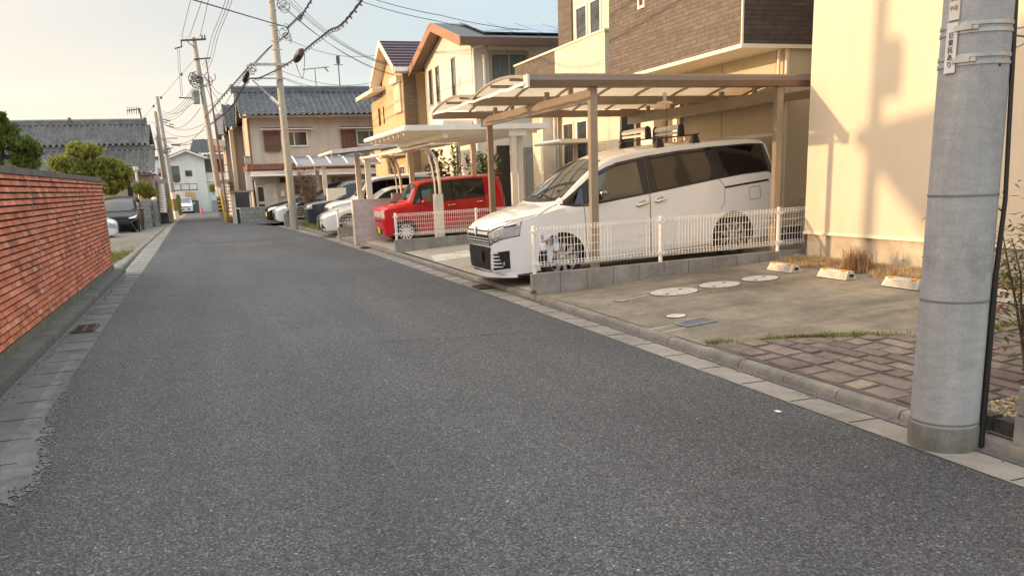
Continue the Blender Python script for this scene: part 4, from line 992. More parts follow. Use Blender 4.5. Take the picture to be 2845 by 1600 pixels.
boxpart(t, 'corner_strip', K['trim'], 9.055, 9.10, 12.315, 12.36, .25, 3.499)
win(t, 'x', 8.2, 15.55, 15.72, 4.72, 6.0, K['trim'], K['houseglass'], mull=0)
boxpart(t, 'entrance_wall', K['siding'], 9.35, 15, 15.58, 17.05, .2, 3.50)
boxpart(t, 'entrance_pillar', K['frame_brown'], 9.05, 9.34, 15.585, 15.68, .35, 3.49)
d_ = boxpart(t, 'front_door', K['door_brown'], 9.30, 9.348, 15.72, 16.18, .45, 2.75)
boxpart(t, 'side_light', K['trim'], 9.29, 9.346, 16.2, 16.38, .45, 2.75)
boxpart(t, 'side_light', K['door_brown'], 9.295, 9.347, 16.40, 16.62, .45, 2.75)
mb = MB(); mb.box(9.28,9.289,16.26,16.31,2.1,2.3); mb.build('intercom', K['black'], t)
boxpart(t, 'porch_wall', K['white_wall'], 9.0, 9.3, 16.66, 17.42, .2, 3.3)
boxpart(t, 'outdoor_tap_box', K['siding'], 9.42, 9.54, 12.22, 12.33, .95, 1.13)
mb = MB(); mb.tube([(9.48,12.27,.95),(9.48,12.27,.3)], .018, 8); mb.tube([(9.54,12.28,1.05),(9.62,12.28,1.04)], .015, 8); mb.build('drain_pipe', K['trim'], t)
mb = MB(); mb.tube([(8.98,12.42,.3),(8.98,12.42,3.48)], .028, 12); mb.build('down_pipe', K['trim'], t, smooth=40)
mb = MB(); mb.hexa([(8.2,17.2,3.52),(9.3,17.2,3.60),(9.3,18.8,3.60),(8.2,18.8,3.52),(8.2,17.2,3.62),(9.3,17.2,3.95),(9.3,18.8,3.95),(8.2,18.8,3.62)]); mb.build('porch_roof', mat('porch_roof_brown', (.12,.085,.07), .6), t)
mb = MB(); mb.tube([(8.15,17.15,3.56),(8.15,18.85,3.56)], .05, 10); mb.build('porch_gutter', K['trim'], t, smooth=40)

# ---- cream tiled house with long balcony
t = thing('cream_tile_house', 'cream tiled house with long sloping-edged balcony wall behind white carport', 'house', (9.9,22.5,.3))
mb = MB(); mb.box(9.95,10.0,20.2,26.4,.3,5.0); mb.build('lower_front_wall', K['cream_tile_x'], t)
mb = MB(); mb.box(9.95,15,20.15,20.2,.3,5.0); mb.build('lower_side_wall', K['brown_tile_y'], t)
mb = MB(); mb.box(9.93,9.98,20.14,20.75,.3,3.55); mb.build('brick_pier', K['cream_tile_x'], t)
mb = MB(); mb.box(9.95,10.0,20.25,23.0,5.0,8.5); mb.box(10,15,20.24,20.28,5,8.5); mb.build('upper_wall', K['cream_tile_x'], t)
mb = MB(); mb.box(9.9,10.0,23.0,23.95,5.0,8.5); mb.build('upper_pilaster', K['brown_tile_x'], t)
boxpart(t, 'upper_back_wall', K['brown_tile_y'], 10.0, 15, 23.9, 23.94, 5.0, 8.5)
boxpart(t, 'roof', K['dark_steel'], 9.6, 15.3, 19.9, 24.2, 8.5, 8.65)
mb = MB(); mb.box(9.5,9.58,20.05,23.28,3.60,5.02); mb.build('balcony_wall', K['cream_tile_x'], t)
mb = MB(); mb.box(9.5,9.58,23.28,26.6,3.60,5.02); mb.build('balcony_wall', K['brown_tile_x'], t)
mb = MB(); mb.box(9.58,9.95,20.05,20.12,3.6,5.02); mb.build('balcony_end', K['cream_tile_y'], t)
boxpart(t, 'balcony_cap', K['trim'], 9.47, 9.62, 20.02, 26.63, 5.02, 5.07)
boxpart(t, 'balcony_floor', K['trim'], 9.52, 9.95, 20.1, 26.58, 3.55, 3.60)
win(t, 'x', 9.95, 22.08, 22.72, 5.2, 5.98, K['frame_white'], K['houseglass'], mull=0); win(t, 'x', 9.95, 21.22, 21.80, 5.2, 5.98, K['frame_white'], K['houseglass'], mull=0)
win(t, 'x', 9.95, 23.1, 23.78, 1.7, 3.08, K['frame_white'], K['houseglass'], mull=0); win(t, 'x', 9.95, 22.15, 22.8, 1.7, 3.08, K['frame_white'], K['houseglass'], mull=0)
mb = MB(); mb.tube([(9.44,20.9,.3),(9.44,20.9,3.58)], .04, 12); mb.build('down_pipe', K['white_metal'], t, smooth=40)

# ---- house with solar roof
t = thing('solar_roof_house', 'white gabled house with brown verge boards and rooftop solar panels', 'house', (8.5,31,.25))
gY0, gY1, gz_, ga = 27.92, 34.2, 5.98, 7.0; gm = 31.1; sl_ = (7.02-6.05)/(gm-27.6)
mb = MB(); mb.prism([(gY0,.2),(gY1,.2),(gY1,6.02),(gm,6.82),(gY0,6.02)], 'x', 8.5, 15); mb.build('wall', K['white_wall'], t)
zz = lambda y: 7.03 - abs(y-gm)*sl_
mb = MB()
for s_, ye in ((-1,27.50),(1,34.85)):
    mb.hexa([(8.05,gm,7.03-.12),(15.4,gm,7.03-.12),(15.4,ye,zz(ye)-.12),(8.05,ye,zz(ye)-.12),(8.05,gm,7.03),(15.4,gm,7.03),(15.4,ye,zz(ye)),(8.05,ye,zz(ye))])
mb.build('roof', mat('dark_slate_roof', (.035,.04,.042), .6, bump=.3), t)
K['verge'] = mat('orange_brown_verge', (.33,.16,.085), .5); K['eave_brown'] = mat('brown_gutter', (.13,.075,.05), .5)
for s_, ye in ((-1,27.47),(1,34.88)):
    mb = MB(); mb.hexa([(8.0,gm,6.76),(8.046,gm,6.76),(8.046,ye,zz(ye)-.28),(8.0,ye,zz(ye)-.28),(8.0,gm,7.05),(8.046,gm,7.05),(8.046,ye,zz(ye)+.02),(8.0,ye,zz(ye)+.02)]); mb.build('verge_board', K['verge'], t)
    mb = MB(); mb.hexa([(8.05,gm,6.885),(8.5,gm,6.885),(8.5,ye,zz(ye)-.15),(8.05,ye,zz(ye)-.15),(8.05,gm,6.90),(8.5,gm,6.90),(8.5,ye,zz(ye)-.13),(8.05,ye,zz(ye)-.13)]); mb.build('verge_soffit', mat('brown_soffit', (.20,.13,.08), .7), t)
boxpart(t, 'eave_gutter', K['eave_brown'], 8.0, 15.4, 27.36, 27.47, zz(27.47)-.26, zz(27.47)-.02)
boxpart(t, 'eave_soffit', K['frame_grey'], 8.1, 15.3, 27.47, 27.92, zz(27.47)-.2, zz(27.47)-.16)
solar = mat('solar_cells', (.05,.06,.085), .15, .0, var=.25, vs=6, coat=.5)
mb = MB()
nx, ny = 6, 3
for i in range(nx):
    for j in range(ny):
        x0, y0 = 9.0+i*1.02, 28.0+j*.95; f = lambda x,y: (x,y,zz(y)+.10)
        mb.hexa([(x0,y0,zz(y0)+.06),(x0+.99,y0,zz(y0)+.06),(x0+.99,y0+.92,zz(y0+.92)+.06),(x0,y0+.92,zz(y0+.92)+.06),f(x0,y0),f(x0+.99,y0),f(x0+.99,y0+.92),f(x0,y0+.92)])
mb.build('solar_panels', solar, t)
for a, b in ((33.08,33.50),(32.05,32.46),(29.88,30.26)): win(t, 'x', 8.5, a, b, 4.50, 5.72, K['frame_grey'], K['houseglass'], mull=0, fw=.04)
for a, b in ((29.78,30.12),(33.4,34.0)): win(t, 'x', 8.5, a, b, 1.9, 2.84, K['frame_grey'], K['houseglass'], mull=0, fw=.04)
win(t, 'y', 27.92, 9.17, 10.36, 4.45, 5.55, K['frame_grey'], K['curtain'], mull=1, fw=.08, proud=.08)
boxpart(t, 'shutter_box', K['shutter_cream'], 9.05, 10.5, 27.72, 27.91, 5.68, 5.88)
boxpart(t, 'front_door', K['door_dark'], 9.23, 9.70, 27.86, 27.918, .4, 2.72)
boxpart(t, 'door_frame', K['frame_brown'], 9.86, 10.14, 27.85, 27.917, .4, 2.70)
boxpart(t, 'sliding_door', K['frame_grey'], 10.25, 10.62, 27.84, 27.916, .4, 2.64)
boxpart(t, 'meter_cupboard', K['white_wall'], 10.66, 11.4, 27.80, 27.915, .4, 2.66)
mb = MB(); mb.tube([(8.55,27.84,.4),(8.55,27.84,5.70),(8.62,27.80,5.78),(8.86,27.74,5.82),(8.88,27.6,5.95)], .045, 12); mb.build('down_pipe', K['frame_white'], t, smooth=40)
mb = MB(); mb.tube([(8.9,27.84,3.2),(8.9,27.84,5.5)], .045, 12); mb.tube([(8.9,27.84,5.45),(8.9,27.84,5.55)], .065, 12); mb.build('vent_pipe', K['frame_white'], t, smooth=40)
mb = MB(); mb.box(8.496,8.499,27.95,34.1,3.75,3.765); mb.box(8.4955,8.4985,31.1,31.112,.4,6.8); mb.build('panel_joint', mat('wall_joint', (.42,.37,.30), .8), t)
boxpart(t, 'porch_canopy', K['white_metal'], 7.5, 8.49, 28.1, 30.9, 3.42, 3.56)

# ---- tan house with purple-brown metal roof
t = thing('tan_house', 'orange tan house with steep gable and purple brown metal roof', 'house', (7.85,38,.25))
ap, yr, yl = 7.42, 34.95, 40.2; gm = 37.5; zr_ = 6.08; k_ = (ap-zr_)/(gm-yr)
mb = MB(); mb.prism([(35.5,.2),(39.6,.2),(39.6,6.2),(gm,7.25),(35.5,6.2)], 'x', 7.88, 14); mb.build('wall', K['tan_wall'], t)
mb = MB()
zt_ = lambda y: ap - abs(y-gm)*k_
for ye in (yr, yl): mb.hexa([(7.45,gm,ap-.1),(14.3,gm,ap-.1),(14.3,ye,zt_(ye)-.1),(7.45,ye,zt_(ye)-.1),(7.45,gm,ap),(14.3,gm,ap),(14.3,ye,zt_(ye)),(7.45,ye,zt_(ye))])
for i in range(9):
    y = gm-(gm-yr)*(i+.5)/9; mb.box(7.45,14.3,y-.02,y+.02,zt_(y)-.01,zt_(y)+.035)
mb.build('roof', mat('purple_brown_metal', (.075,.04,.05), .4, .2), t)
for ye in (yr, yl):
    mb = MB(); mb.hexa([(7.41,gm,ap-.22),(7.446,gm,ap-.22),(7.446,ye,zt_(ye)-.2),(7.41,ye,zt_(ye)-.2),(7.41,gm,ap+.01),(7.446,gm,ap+.01),(7.446,ye,zt_(ye)+.01),(7.41,ye,zt_(ye)+.01)]); mb.build('verge_board', K['trim'], t)
    mb = MB(); mb.hexa([(7.45,gm,ap-.14),(7.88,gm,ap-.14),(7.88,ye,zt_(ye)-.14),(7.45,ye,zt_(ye)-.14),(7.45,gm,ap-.12),(7.88,gm,ap-.12),(7.88,ye,zt_(ye)-.11),(7.45,ye,zt_(ye)-.11)]); mb.build('verge_soffit', K['trim'], t)
boxpart(t, 'eave_gutter', K['frame_white'], 7.45, 14.3, 34.83, 34.95, zt_(yr)-.18, zt_(yr)-.02)
boxpart(t, 'eave_soffit', K['trim'], 7.5, 14, 34.95, 35.5, zt_(yr)-.2, zt_(yr)-.15)
mb = MB(); mb.box(7.90,8.42,35.44,35.5,.3,5.95); mb.build('stone_panel', brick('stacked_stone', (.27,.20,.135), (.22,.16,.105), (.15,.11,.075), .5, .12, .006, axes='xzy', var=.3), t)
f = boxpart(t, 'roll_shutter', K['shutter_cream'], 7.80, 7.87, 35.75, 37.0, 4.45, 5.6); boxpart(t, 'shutter_box', K['trim'], 7.66, 7.87, 35.65, 37.1, 5.6, 5.85)
mb = MB(); mb.prism([(39.6,.2),(43,.2),(43,5.4),(39.6,5.6)], 'x', 7.95, 12); mb.build('rear_wing_wall', K['tan_wall'], t)
mb = MB(); mb.hexa([(7.3,39.0,5.55),(12,39.0,6.3),(12,43.5,6.3),(7.3,43.5,5.55),(7.3,39.0,5.72),(12,39.0,6.45),(12,43.5,6.45),(7.3,43.5,5.72)]); mb.build('rear_wing_roof', K['trim'], t)
for a in (39.75, 40.9): win(t, 'x', 7.95, a, a+.28, 4.3, 5.0, K['frame_brown'], K['houseglass'], mull=0, fw=.04)
mb = MB(); mb.box(7.3,7.9,35.8,39.4,2.75,2.9); mb.build('porch_canopy', K['trim'], t)
win(t, 'x', 7.88, 36.0, 36.9, 1.2, 2.3, K['frame_white'], K['houseglass'], mull=1)
win(t, 'x', 7.88, 38.1, 38.9, 1.2, 2.3, K['frame_white'], K['houseglass'], mull=1)
mb = MB(); mb.prism([(8.57,1.9),(8.57,2.24),(8.63,2.3),(8.76,2.3),(8.82,2.24),(8.82,1.9),(8.76,1.84),(8.63,1.84)], 'y', 35.36, 35.5); m_ = mb.build('electric_meter', mat('meter_grey', (.12,.12,.10), .5), t)
mb = MB(); mb.box(8.64,8.75,35.34,35.36,2.1,2.22); mb.box(8.64,8.75,35.34,35.36,1.92,1.98); mb.build('meter_dial', K['plate'], m_)

# ---- pantile roofs
def pantile(mb, x0, x1, fn, nlen, pitch=.28, course=.26, amp=.06, step=.05, nc=8):
    # fn(x, q): q 0 at eave .. 1 at ridge -> point ; nlen slope length
    cols = max(2, int(abs(x1-x0)/pitch)); rows = max(2, int(nlen/course)); n = cols*nc
    vs = []; 
    for r in range(rows):
        for e in (0, 1):
            for i in range(n+1):
                x = lerp(x0,x1,i/n); q = (r+e)/rows; p = Vector(fn(x, q)); ph = (i%nc)/nc
                h = (amp*math.sin(PI*ph/.5) if ph < .5 else -.25*amp*math.sin(PI*(ph-.5)/.5)) + (step if e == 0 else 0)
                vs.append((p.x,p.y,p.z+h))
    w = n+1; fs = []
    for k in range(rows*2-1):
        for i in range(n): fs.append((k*w+i, k*w+i+1, (k+1)*w+i+1, (k+1)*w+i))
    mb.add(vs, fs)
def tilemat(name, a, b_, dk):
    m, nt, b = _nt(name); co = _coord(nt); v = nt.nodes.new('ShaderNodeTexVoronoi'); v.inputs['Scale'].default_value = 3.6; nt.links.new(co, v.inputs['Vector'])
    f = _noise(nt, co, 1.5, 6, .65); k = _ramp(nt, v.outputs['Color'], [(0, b_), (1, a)]); k = _mix(nt, 1., k, _ramp(nt, f, [(.3,(dk,dk,dk)),(.65,(1.1,1.1,1.1))]), 'MULTIPLY')
    nt.links.new(k, b.inputs['Base Color']); b.inputs['Roughness'].default_value = .42; b.inputs['Specular IOR Level'].default_value = .6; return m
K['kawara'] = tilemat('blue_grey_pantile', (.115,.13,.15), (.065,.075,.09), .7); K['kawara_old'] = tilemat('old_grey_pantile', (.21,.205,.195), (.11,.108,.10), .6); K['kawara_dark'] = tilemat('dark_pantile', (.06,.068,.08), (.035,.04,.05), .7)

# ---- tiled apartment house
t = thing('tiled_apartment_house', 'two storey mortar house with blue grey pantiles facing the street end', 'house', (5,46,0))
HX0, HX1, HY = 2.27, 10.5, 46.0
mb = MB(); mb.prism([(HY,-.1),(51.5,-.1),(51.5,5.05),(48.75,6.4),(HY,5.05)], 'x', HX0, HX1); mb.build('wall', K['old_wall'], t)
boxpart(t, 'street_wall_face', plaster('sunlit_mortar', (.50,.43,.34), .08, streak=.25), HX0-.03, HX0, HY+.01, 51.4, -.1, 5.0)
mb = MB(); ea, rg = 5.12, 6.55
pantile(mb, 1.88, 10.8, lambda x,q: (x, lerp(45.4, 48.75, q), lerp(ea, rg, q)), 3.6)
pantile(mb, 1.88, 10.8, lambda x,q: (x, lerp(52.1, 48.75, q), lerp(ea, rg, q)), 3.6)
mb.build('tile_roof', K['kawara'], t, smooth=22, normals=False)
mb = MB(); mb.box(1.8,10.8,48.55,48.95,rg-.02,rg+.16); mb.tube([(1.8,48.75,rg+.2),(10.8,48.75,rg+.2)], .11, 10); mb.box(1.74,1.86,48.5,49.0,rg-.05,rg+.36); mb.build('ridge_tiles', K['kawara'], t)
mb = MB(); mb.prism([(45.5,ea-.12),(48.75,rg-.12),(52.0,ea-.12),(52.0,ea-.02),(48.75,rg-.02),(45.5,ea-.02)], 'x', 1.92, 1.98); mb.build('verge_board', K['trim'], t)
mb = MB(); mb.box(1.95,10.8,45.42,45.5,ea-.12,ea+.0); mb.build('eave_board', K['frame_brown'], t)
mb = MB(); mb.hexa([(1.98,45.5,ea-.1),(10.7,45.5,ea-.1),(10.7,46,ea-.02),(1.98,46,ea-.02),(1.98,45.5,ea-.06),(10.7,45.5,ea-.06),(10.7,46,ea+.02),(1.98,46,ea+.02)]); mb.build('eave_soffit', K['frame_brown'], t)
boxpart(t, 'tin_band', mat('red_brown_tin', (.21,.085,.055), .55, var=.2), 2.15, 10.5, 45.82, 45.998, 2.56, 2.83)
mb = MB(); mb.box(2.05,2.268,45.83,51,2.56,2.83); mb.build('tin_band', mat('red_brown_tin_side', (.21,.085,.055), .55), t)
mb = MB(); mb.hexa([(2.15,45.2,2.26),(10.5,45.2,2.22),(10.5,45.99,2.45),(2.15,45.99,2.45),(2.15,45.2,2.32),(10.5,45.2,2.28),(10.5,45.99,2.53),(2.15,45.99,2.53)]); mb.build('pent_roof', K['pink_wall'], t)
mb = MB(); mb.tube([(2.1,45.15,2.25),(10.5,45.15,2.2)], .05, 10); mb.tube([(2.18,45.2,2.25),(2.32,45.6,2.0),(2.36,45.9,0)], .035, 8); mb.build('gutter', K['frame_white'], t, smooth=40)
for x0, shr, x1 in ((2.98,3.76,5.12),(6.82,7.57,8.95)):
    boxpart(t, 'shutter_case', K['shutter_brown'], x0, shr, 45.86, 45.997, 3.45, 4.38)
    win(t, 'y', 46.0, shr+.1, x1-.05, 3.70, 4.33, K['frame_white'], K['curtain'] if x0 > 5 else K['houseglass'], mull=1, fw=.06, proud=.06)
    boxpart(t, 'window_hood', K['frame_white'], x0-.1, x1+.25, 45.55, 45.996, 4.46, 4.53)
    boxpart(t, 'hood_edge', K['eave_brown'], x0-.1, x1+.25, 45.54, 45.56, 4.50, 4.56)
boxpart(t, 'entrance_panel', mat('white_door_panel', (.60,.56,.49), .5), 2.76, 3.37, 45.93, 45.995, 0, 1.86)
win(t, 'y', 46.0, 2.42, 2.72, 1.0, 1.72, K['frame_white'], K['houseglass'], mull=0, fw=.05); win(t, 'y', 46.0, 2.42, 2.72, .55, .88, K['frame_white'], K['houseglass'], mull=0, fw=.05)
mb = MB(); mb.box(3.56,3.86,45.75,45.99,1.9,2.14); mb.build('wall_lantern', K['black'], t)
boxpart(t, 'letter_box', K['trim'], 3.55, 3.72, 45.85, 45.99, 1.22, 1.5)
mb = MB(); mb.tube([(2.30,45.93,0),(2.24,45.93,2.5)], .035, 8); mb.tube([(2.29,45.93,2.85),(2.29,45.93,5.0)], .035, 8); mb.build('down_pipe', K['shutter_brown'], t, smooth=40)
win(t, 'y', 46.0, 4.2, 5.0, 1.3, 2.1, K['frame_brown'], K['houseglass']); win(t, 'y', 46.0, 6.2, 7.6, .9, 2.0, K['frame_brown'], K['houseglass'])
# roof aerials
def aerial(name, x, y, z0, z1, yagi, label, mast=.022):
    t = thing(name, label, 'aerial', (x,y,z0), 0, 'aerials on the roofs')
    mb = MB(); mb.tube([(x,y,z0-.1),(x,y,z1)], mast, 6); mb.build('mast', K['dark_steel'], t)
    mb = MB()
    if yagi:
        mb.tube([(x-.65,y,z1-.02),(x+.75,y,z1+.12)], .02, 5)
        for i in range(7): q = x-.6+i*.2; mb.tube([(q,y-.3,z1+.02*i),(q,y+.3,z1+.02*i)], .010, 4)
        mb.tube([(x+.5,y,z1+.12),(x+.7,y,z1-.12)], .03, 5)
    else:
        mb.box(x-.09,x+.09,y-.05,y+.05,z1-.1,z1+.3); mb.tube([(x-.25,y,z1-.15),(x+.25,y,z1-.15)], .018, 5)
    mb.build('antenna', K['dark_steel'], t)
q = PY(880,254,48.7); q2 = PY(876,193,48.7); aerial('roof_aerial', q.x, 48.75, rg+.25, q2.z, True, 'thin T-shaped aerial on the blue grey pantile ridge')
q = PY(946,256,48.7); q2 = PY(934,172,48.7); aerial('roof_aerial', q.x, 48.75, rg+.25, q2.z, False, 'taller mast with small flat box antenna on the pantile ridge', .03)
# ---- row houses behind with stairs and balcony
t = thing('row_house', 'narrow old house with sunlit side wall, balcony and outside stairs', 'house', (1.7,56,-.1))
mb = MB(); mb.prism([(52.2,-.3),(58,-.3),(58,4.9),(55.1,6.2),(52.2,4.9)], 'x', 1.75, 8); mb.build('wall', K['pink_wall'], t)
mb = MB(); pantile(mb, 1.35, 8, lambda x,q: (x, lerp(51.6,55.1,q), lerp(4.95,6.5,q)), 3.8); pantile(mb, 1.35, 8, lambda x,q: (x, lerp(58.6,55.1,q), lerp(4.95,6.5,q)), 3.8); mb.build('tile_roof', K['kawara_dark'], t, smooth=30, normals=False)
mb = MB(); mb.prism([(51.7,4.8),(55.1,6.35),(58.5,4.8),(58.5,4.95),(55.1,6.5),(51.7,4.95)], 'x', 1.36, 1.42); mb.build('verge_board', K['trim'], t)
boxpart(t, 'sunlit_pier', plaster('cream_mortar', (.58,.50,.38), .06, streak=.2), 1.55, 1.75, 51.9, 53.6, -.2, 4.9)
t2 = thing('stair_house', 'far old pink house with flat balcony roof and red brown outside stairs', 'house', (1.5,64,-.2))
mb = MB(); mb.prism([(60,-.3),(68,-.3),(68,5.0),(64,6.4),(60,5.0)], 'x', 1.45, 7); mb.build('wall', K['pink_wall'], t2)
mb = MB(); mb.prism([(59.5,5.0),(64,6.55),(68.5,5.0),(68.5,5.1),(64,6.7),(59.5,5.1)], 'x', 1.1, 7); mb.build('roof', K['kawara_dark'], t2)
boxpart(t2, 'balcony_slab', K['trim'], .55, 1.45, 59.2, 66, 4.35, 4.75)
boxpart(t2, 'walkway', K['trim'], .6, 1.45, 59.0, 66, 2.15, 2.3)
mb = MB(); 
for z in (2.75, 3.2): mb.tube([(.62,59.1,z),(.62,66,z)], .025, 6); mb.tube([(.62,59.1,z),(1.44,59.1,z)], .025, 6)
for y in (59.1,61,63,65): mb.tube([(.62,y,2.3),(.62,y,3.2)], .02, 6)
mb.build('railing', K['brown_iron'], t2)
mb = MB()
for i in range(10):
    y = 58.9 - i*.26; z = 2.05 - i*.215; mb.box(.95,1.75,y-.13,y+.13,z-.02,z+.02)
mb.build('stair_treads', K['brown_iron'], t2)
mb = MB()
for x in (.93,1.77): mb.beam((x,59.1,2.2),(x,56.4,.0),.04,.16)
mb.tube([(.75,58.9,-.1),(.75,58.9,4.4)], .05, 8); mb.build('stair_strings', K['brown_iron'], t2)
t = thing('lean_to_shed', 'small grey lean-to with glass door beside the grey block parapet', 'shed', (1.55,45.5,0))
boxpart(t, 'roof', K['block'], 1.0, 2.15, 44.9, 46.3, 1.50, 1.58); boxpart(t, 'side_post', K['old_wall'], 1.08, 1.22, 45.0, 45.2, 0, 1.5); boxpart(t, 'glazed_door', K['houseglass'], 1.25, 1.98, 45.1, 45.15, 0, 1.5); boxpart(t, 'rear_wall', K['pink_wall'], 1.1, 2.1, 46.1, 46.25, 0, 1.5)
mb = MB(); mb.box(1.2,1.27,45.03,45.12,0,1.5); mb.box(1.95,2.02,45.03,45.12,0,1.5); mb.box(1.27,1.95,45.04,45.11,.7,.76); mb.build('door_frame', K['frame_white'], t)
t = thing('water_heater', 'tall white water heater fixed on the sunlit side wall', 'water heater', (1.98,47,1.6))
boxpart(t, 'cabinet', K['frame_white'], 1.95, 2.235, 46.4, 47.2, 1.55, 2.5)
mb = MB(); mb.tube([(2.1,46.7,1.55),(2.1,46.7,.2)], .03, 6); mb.build('pipe', K['steel'], t)
t = thing('meter_cabinet', 'small grey meter box high on the sunlit side wall', 'meter box', (2.1,46.6,2.7))
boxpart(t, 'case', K['steel'], 1.98, 2.235, 46.2, 46.9, 2.86, 3.2); boxpart(t, 'shelf', K['steel'], 1.95, 2.235, 46.15, 46.95, 3.21, 3.25)
# parapet of grey blocks
mb = MB(); mb.prism([(1.42,44.19),(2.82,44.6),(2.80,44.72),(1.40,44.31)], 'z', -.15, .78); tag(mb.build('block_parapet', K['block_far']), 'short grey concrete block wall before the tiled apartment house', 'block wall')
# ================================================================ carports
t = thing('bronze_carport', 'large bronze framed carport with twin curved clear roofs over white van', 'carport', (6.5,13.4,.2))
X0, X1 = 4.07, 9.0; YA, YM, YB = 10.88, 13.45, 16.0; ZE = 2.80
for x, y in ((5.01,10.98),(7.96,10.98),(5.15,15.95),(8.25,15.95)):
    mb = MB(); mb.box(x-.052,x+.052,y-.045,y+.045,lotz(x)-.05,ZE-.03); mb.build('post', K['bronze'], t)
    mb = MB()
    for z in (2.62,2.47): mb.tube([(x+.02,y-.044,z),(x+.02,y-.052,z)], .012, 8)
    mb.build('bolt', K['steel'], t)
for x in (5.01, 8.05): mb = MB(); mb.box(x-.045,x+.045,11.04,15.89,ZE-.22,ZE-.062); mb.build('cross_beam', K['bronze'], t)
for x in (X1-.04,): mb = MB(); mb.box(x-.04,x+.04,YA+.05,YB,ZE-.14,ZE-.02); mb.build('end_beam', K['bronze'], t)
for x in (5.0,8.04):
    for y in (11.7,12.6,14.2,15.1): mb = MB(); mb.box(x-.03,x+.03,y-.03,y+.03,ZE-.06,ZE+.06); mb.build('stub', K['bronze'], t)
mb = MB(); mb.prism([(YA-.03,ZE-.04),(YA+.10,ZE-.04),(YA+.10,ZE+.10),(YA+.02,ZE+.10),(YA-.03,ZE+.04)], 'x', X0, X1); mb.build('front_gutter', K['bronze_dark'], t)
mb = MB(); mb.box(X0-.005,X1,YA+.02,YA+.06,ZE+.10,ZE+.125); mb.build('gutter_rim', K['bronze'], t)
mb = MB(); mb.prism([(YA-.035,ZE-.05),(YA+.11,ZE-.05),(YA+.11,ZE+.11),(YA-.035,ZE+.11)], 'x', X0-.03, X0); mb.build('gutter_end', K['cream_metal'], t)
boxpart(t, 'valley_gutter', K['bronze'], X0, X1, YM-.06, YM+.06, ZE-.05, ZE+.06)
boxpart(t, 'rear_gutter', K['bronze'], X0, X1, YB-.05, YB+.05, ZE-.06, ZE+.06)
def arch(y0, y1, rise): return lambda q: (lerp(y0,y1,q), ZE+.07+rise*math.sin(PI*min(1,max(0,q)))**.8)
for (y0,y1,r) in ((YA+.06,YM,.13),(YM,YB,.13)):
    f = arch(y0,y1,r)
    mb = MB(); mb.grid(lambda a,b: (lerp(X0+.02,X1-.02,a), f(b)[0], f(b)[1]+.012), 8, 12); mb.build('roof_sheet', K['poly'], t, smooth=40)
    n = 7
    for i in range(n+1):
        x = lerp(X0+.02, X1-.03, i/n); w = .014
        mb = MB()
        for k in range(10):
            a, b = f(k/10), f((k+1)/10); mb.beam((x,a[0],a[1]-.008),(x,b[0],b[1]-.008), w*2 if i in (0,n) else w*1.6, .035)
        mb.build('rafter', K['bronze'], t)
    for k in (.33,.67): a = f(k); mb = MB(); mb.box(X0+.05,X1-.05,a[0]-.025,a[0]+.025,a[1]-.06,a[1]-.022); mb.build('purlin', K['bronze'], t)
mb = MB(); rs2 = random.Random(3); prev = None; pts_ = []
for i in range(16):
    y = lerp(YA+.05, YB-.2, i/15); pts_.append((X0-.035+rs2.uniform(-.01,.01), y, ZE+.0+rs2.uniform(-.012,.015)))
for a, b in zip(pts_[:-1], pts_[1:]): mb.beam(a, b, .012, .03+rs2.uniform(0,.02))
mb.build('peeling_film', K['plate'], t)
mb = MB(); mb.lathe([(.13,0),(.12,.025),(.03,.045)], 20, (7.0,12.6,ZE-.12)); mb.box(6.98,7.02,12.58,12.62,ZE-.08,ZE+.05); l_ = mb.build('ceiling_lamp', K['frame_white'], t, smooth=40)
mb = MB(); mb.tube([(7.05,12.62,ZE-.1),(7.05,12.62,ZE-.52)], .004, 5); mb.build('pull_cord', K['dark_steel'], l_)

t = thing('white_carport', 'wide flat white carport behind the red car with joisted roof', 'carport', (6.3,22.7,.2))
A0, A1, B0, B1, ZC = 4.46, 7.95, 20.0, 25.4, 2.78
mb = MB(); mb.box(A0,A1,B0-.05,B0+.05,ZC,ZC+.12); mb.build('front_beam', K['white_metal'], t)
mb = MB(); mb.tube([(A0,B0-.04,ZC+.06),(A0,B1,ZC+.06)], .06, 14); mb.lathe([(.075,-.03),(.075,.03)], 14, (A0,(B0+B1)/2+.8,ZC+.06), 'y'); mb.build('street_gutter', K['white_metal'], t, smooth=40)
mb = MB(); mb.box(A1-.08,A1,B0+.05,B1,ZC,ZC+.12); mb.build('rear_beam', K['white_metal'], t)
mb = MB(); mb.box(A0+.06,A1-.08,B1-.08,B1,ZC,ZC+.12); mb.build('far_beam', K['white_metal'], t)
boxpart(t, 'roof_sheet', K['poly_white'], A0+.05, A1-.05, B0+.05, B1-.06, ZC+.09, ZC+.105)
for i in range(1,9): y = lerp(B0,B1,i/9); mb = MB(); mb.box(A0+.06,A1-.08,y-.03,y+.03,ZC-.07,ZC+.088); mb.build('joist', K['white_metal'], t)
for x in (5.4,7.1): mb = MB(); mb.box(x-.05,x+.05,B0+.06,B1-.09,ZC-.17,ZC-.072); mb.build('girder', K['white_metal'], t)
for x, y in ((7.07,20.1),(7.28,20.25),(7.6,25.2),(5.7,25.2)): mb = MB(); mb.box(x-.07,x+.07,y-.06,y+.06,lotz(x)-.05,ZC-.001); mb.build('post', K['cream_metal'], t)
mb = MB(); mb.box(6.95,7.4,20.02,20.08,ZC-.16,ZC-.0); mb.build('head_plate', K['white_metal'], t)

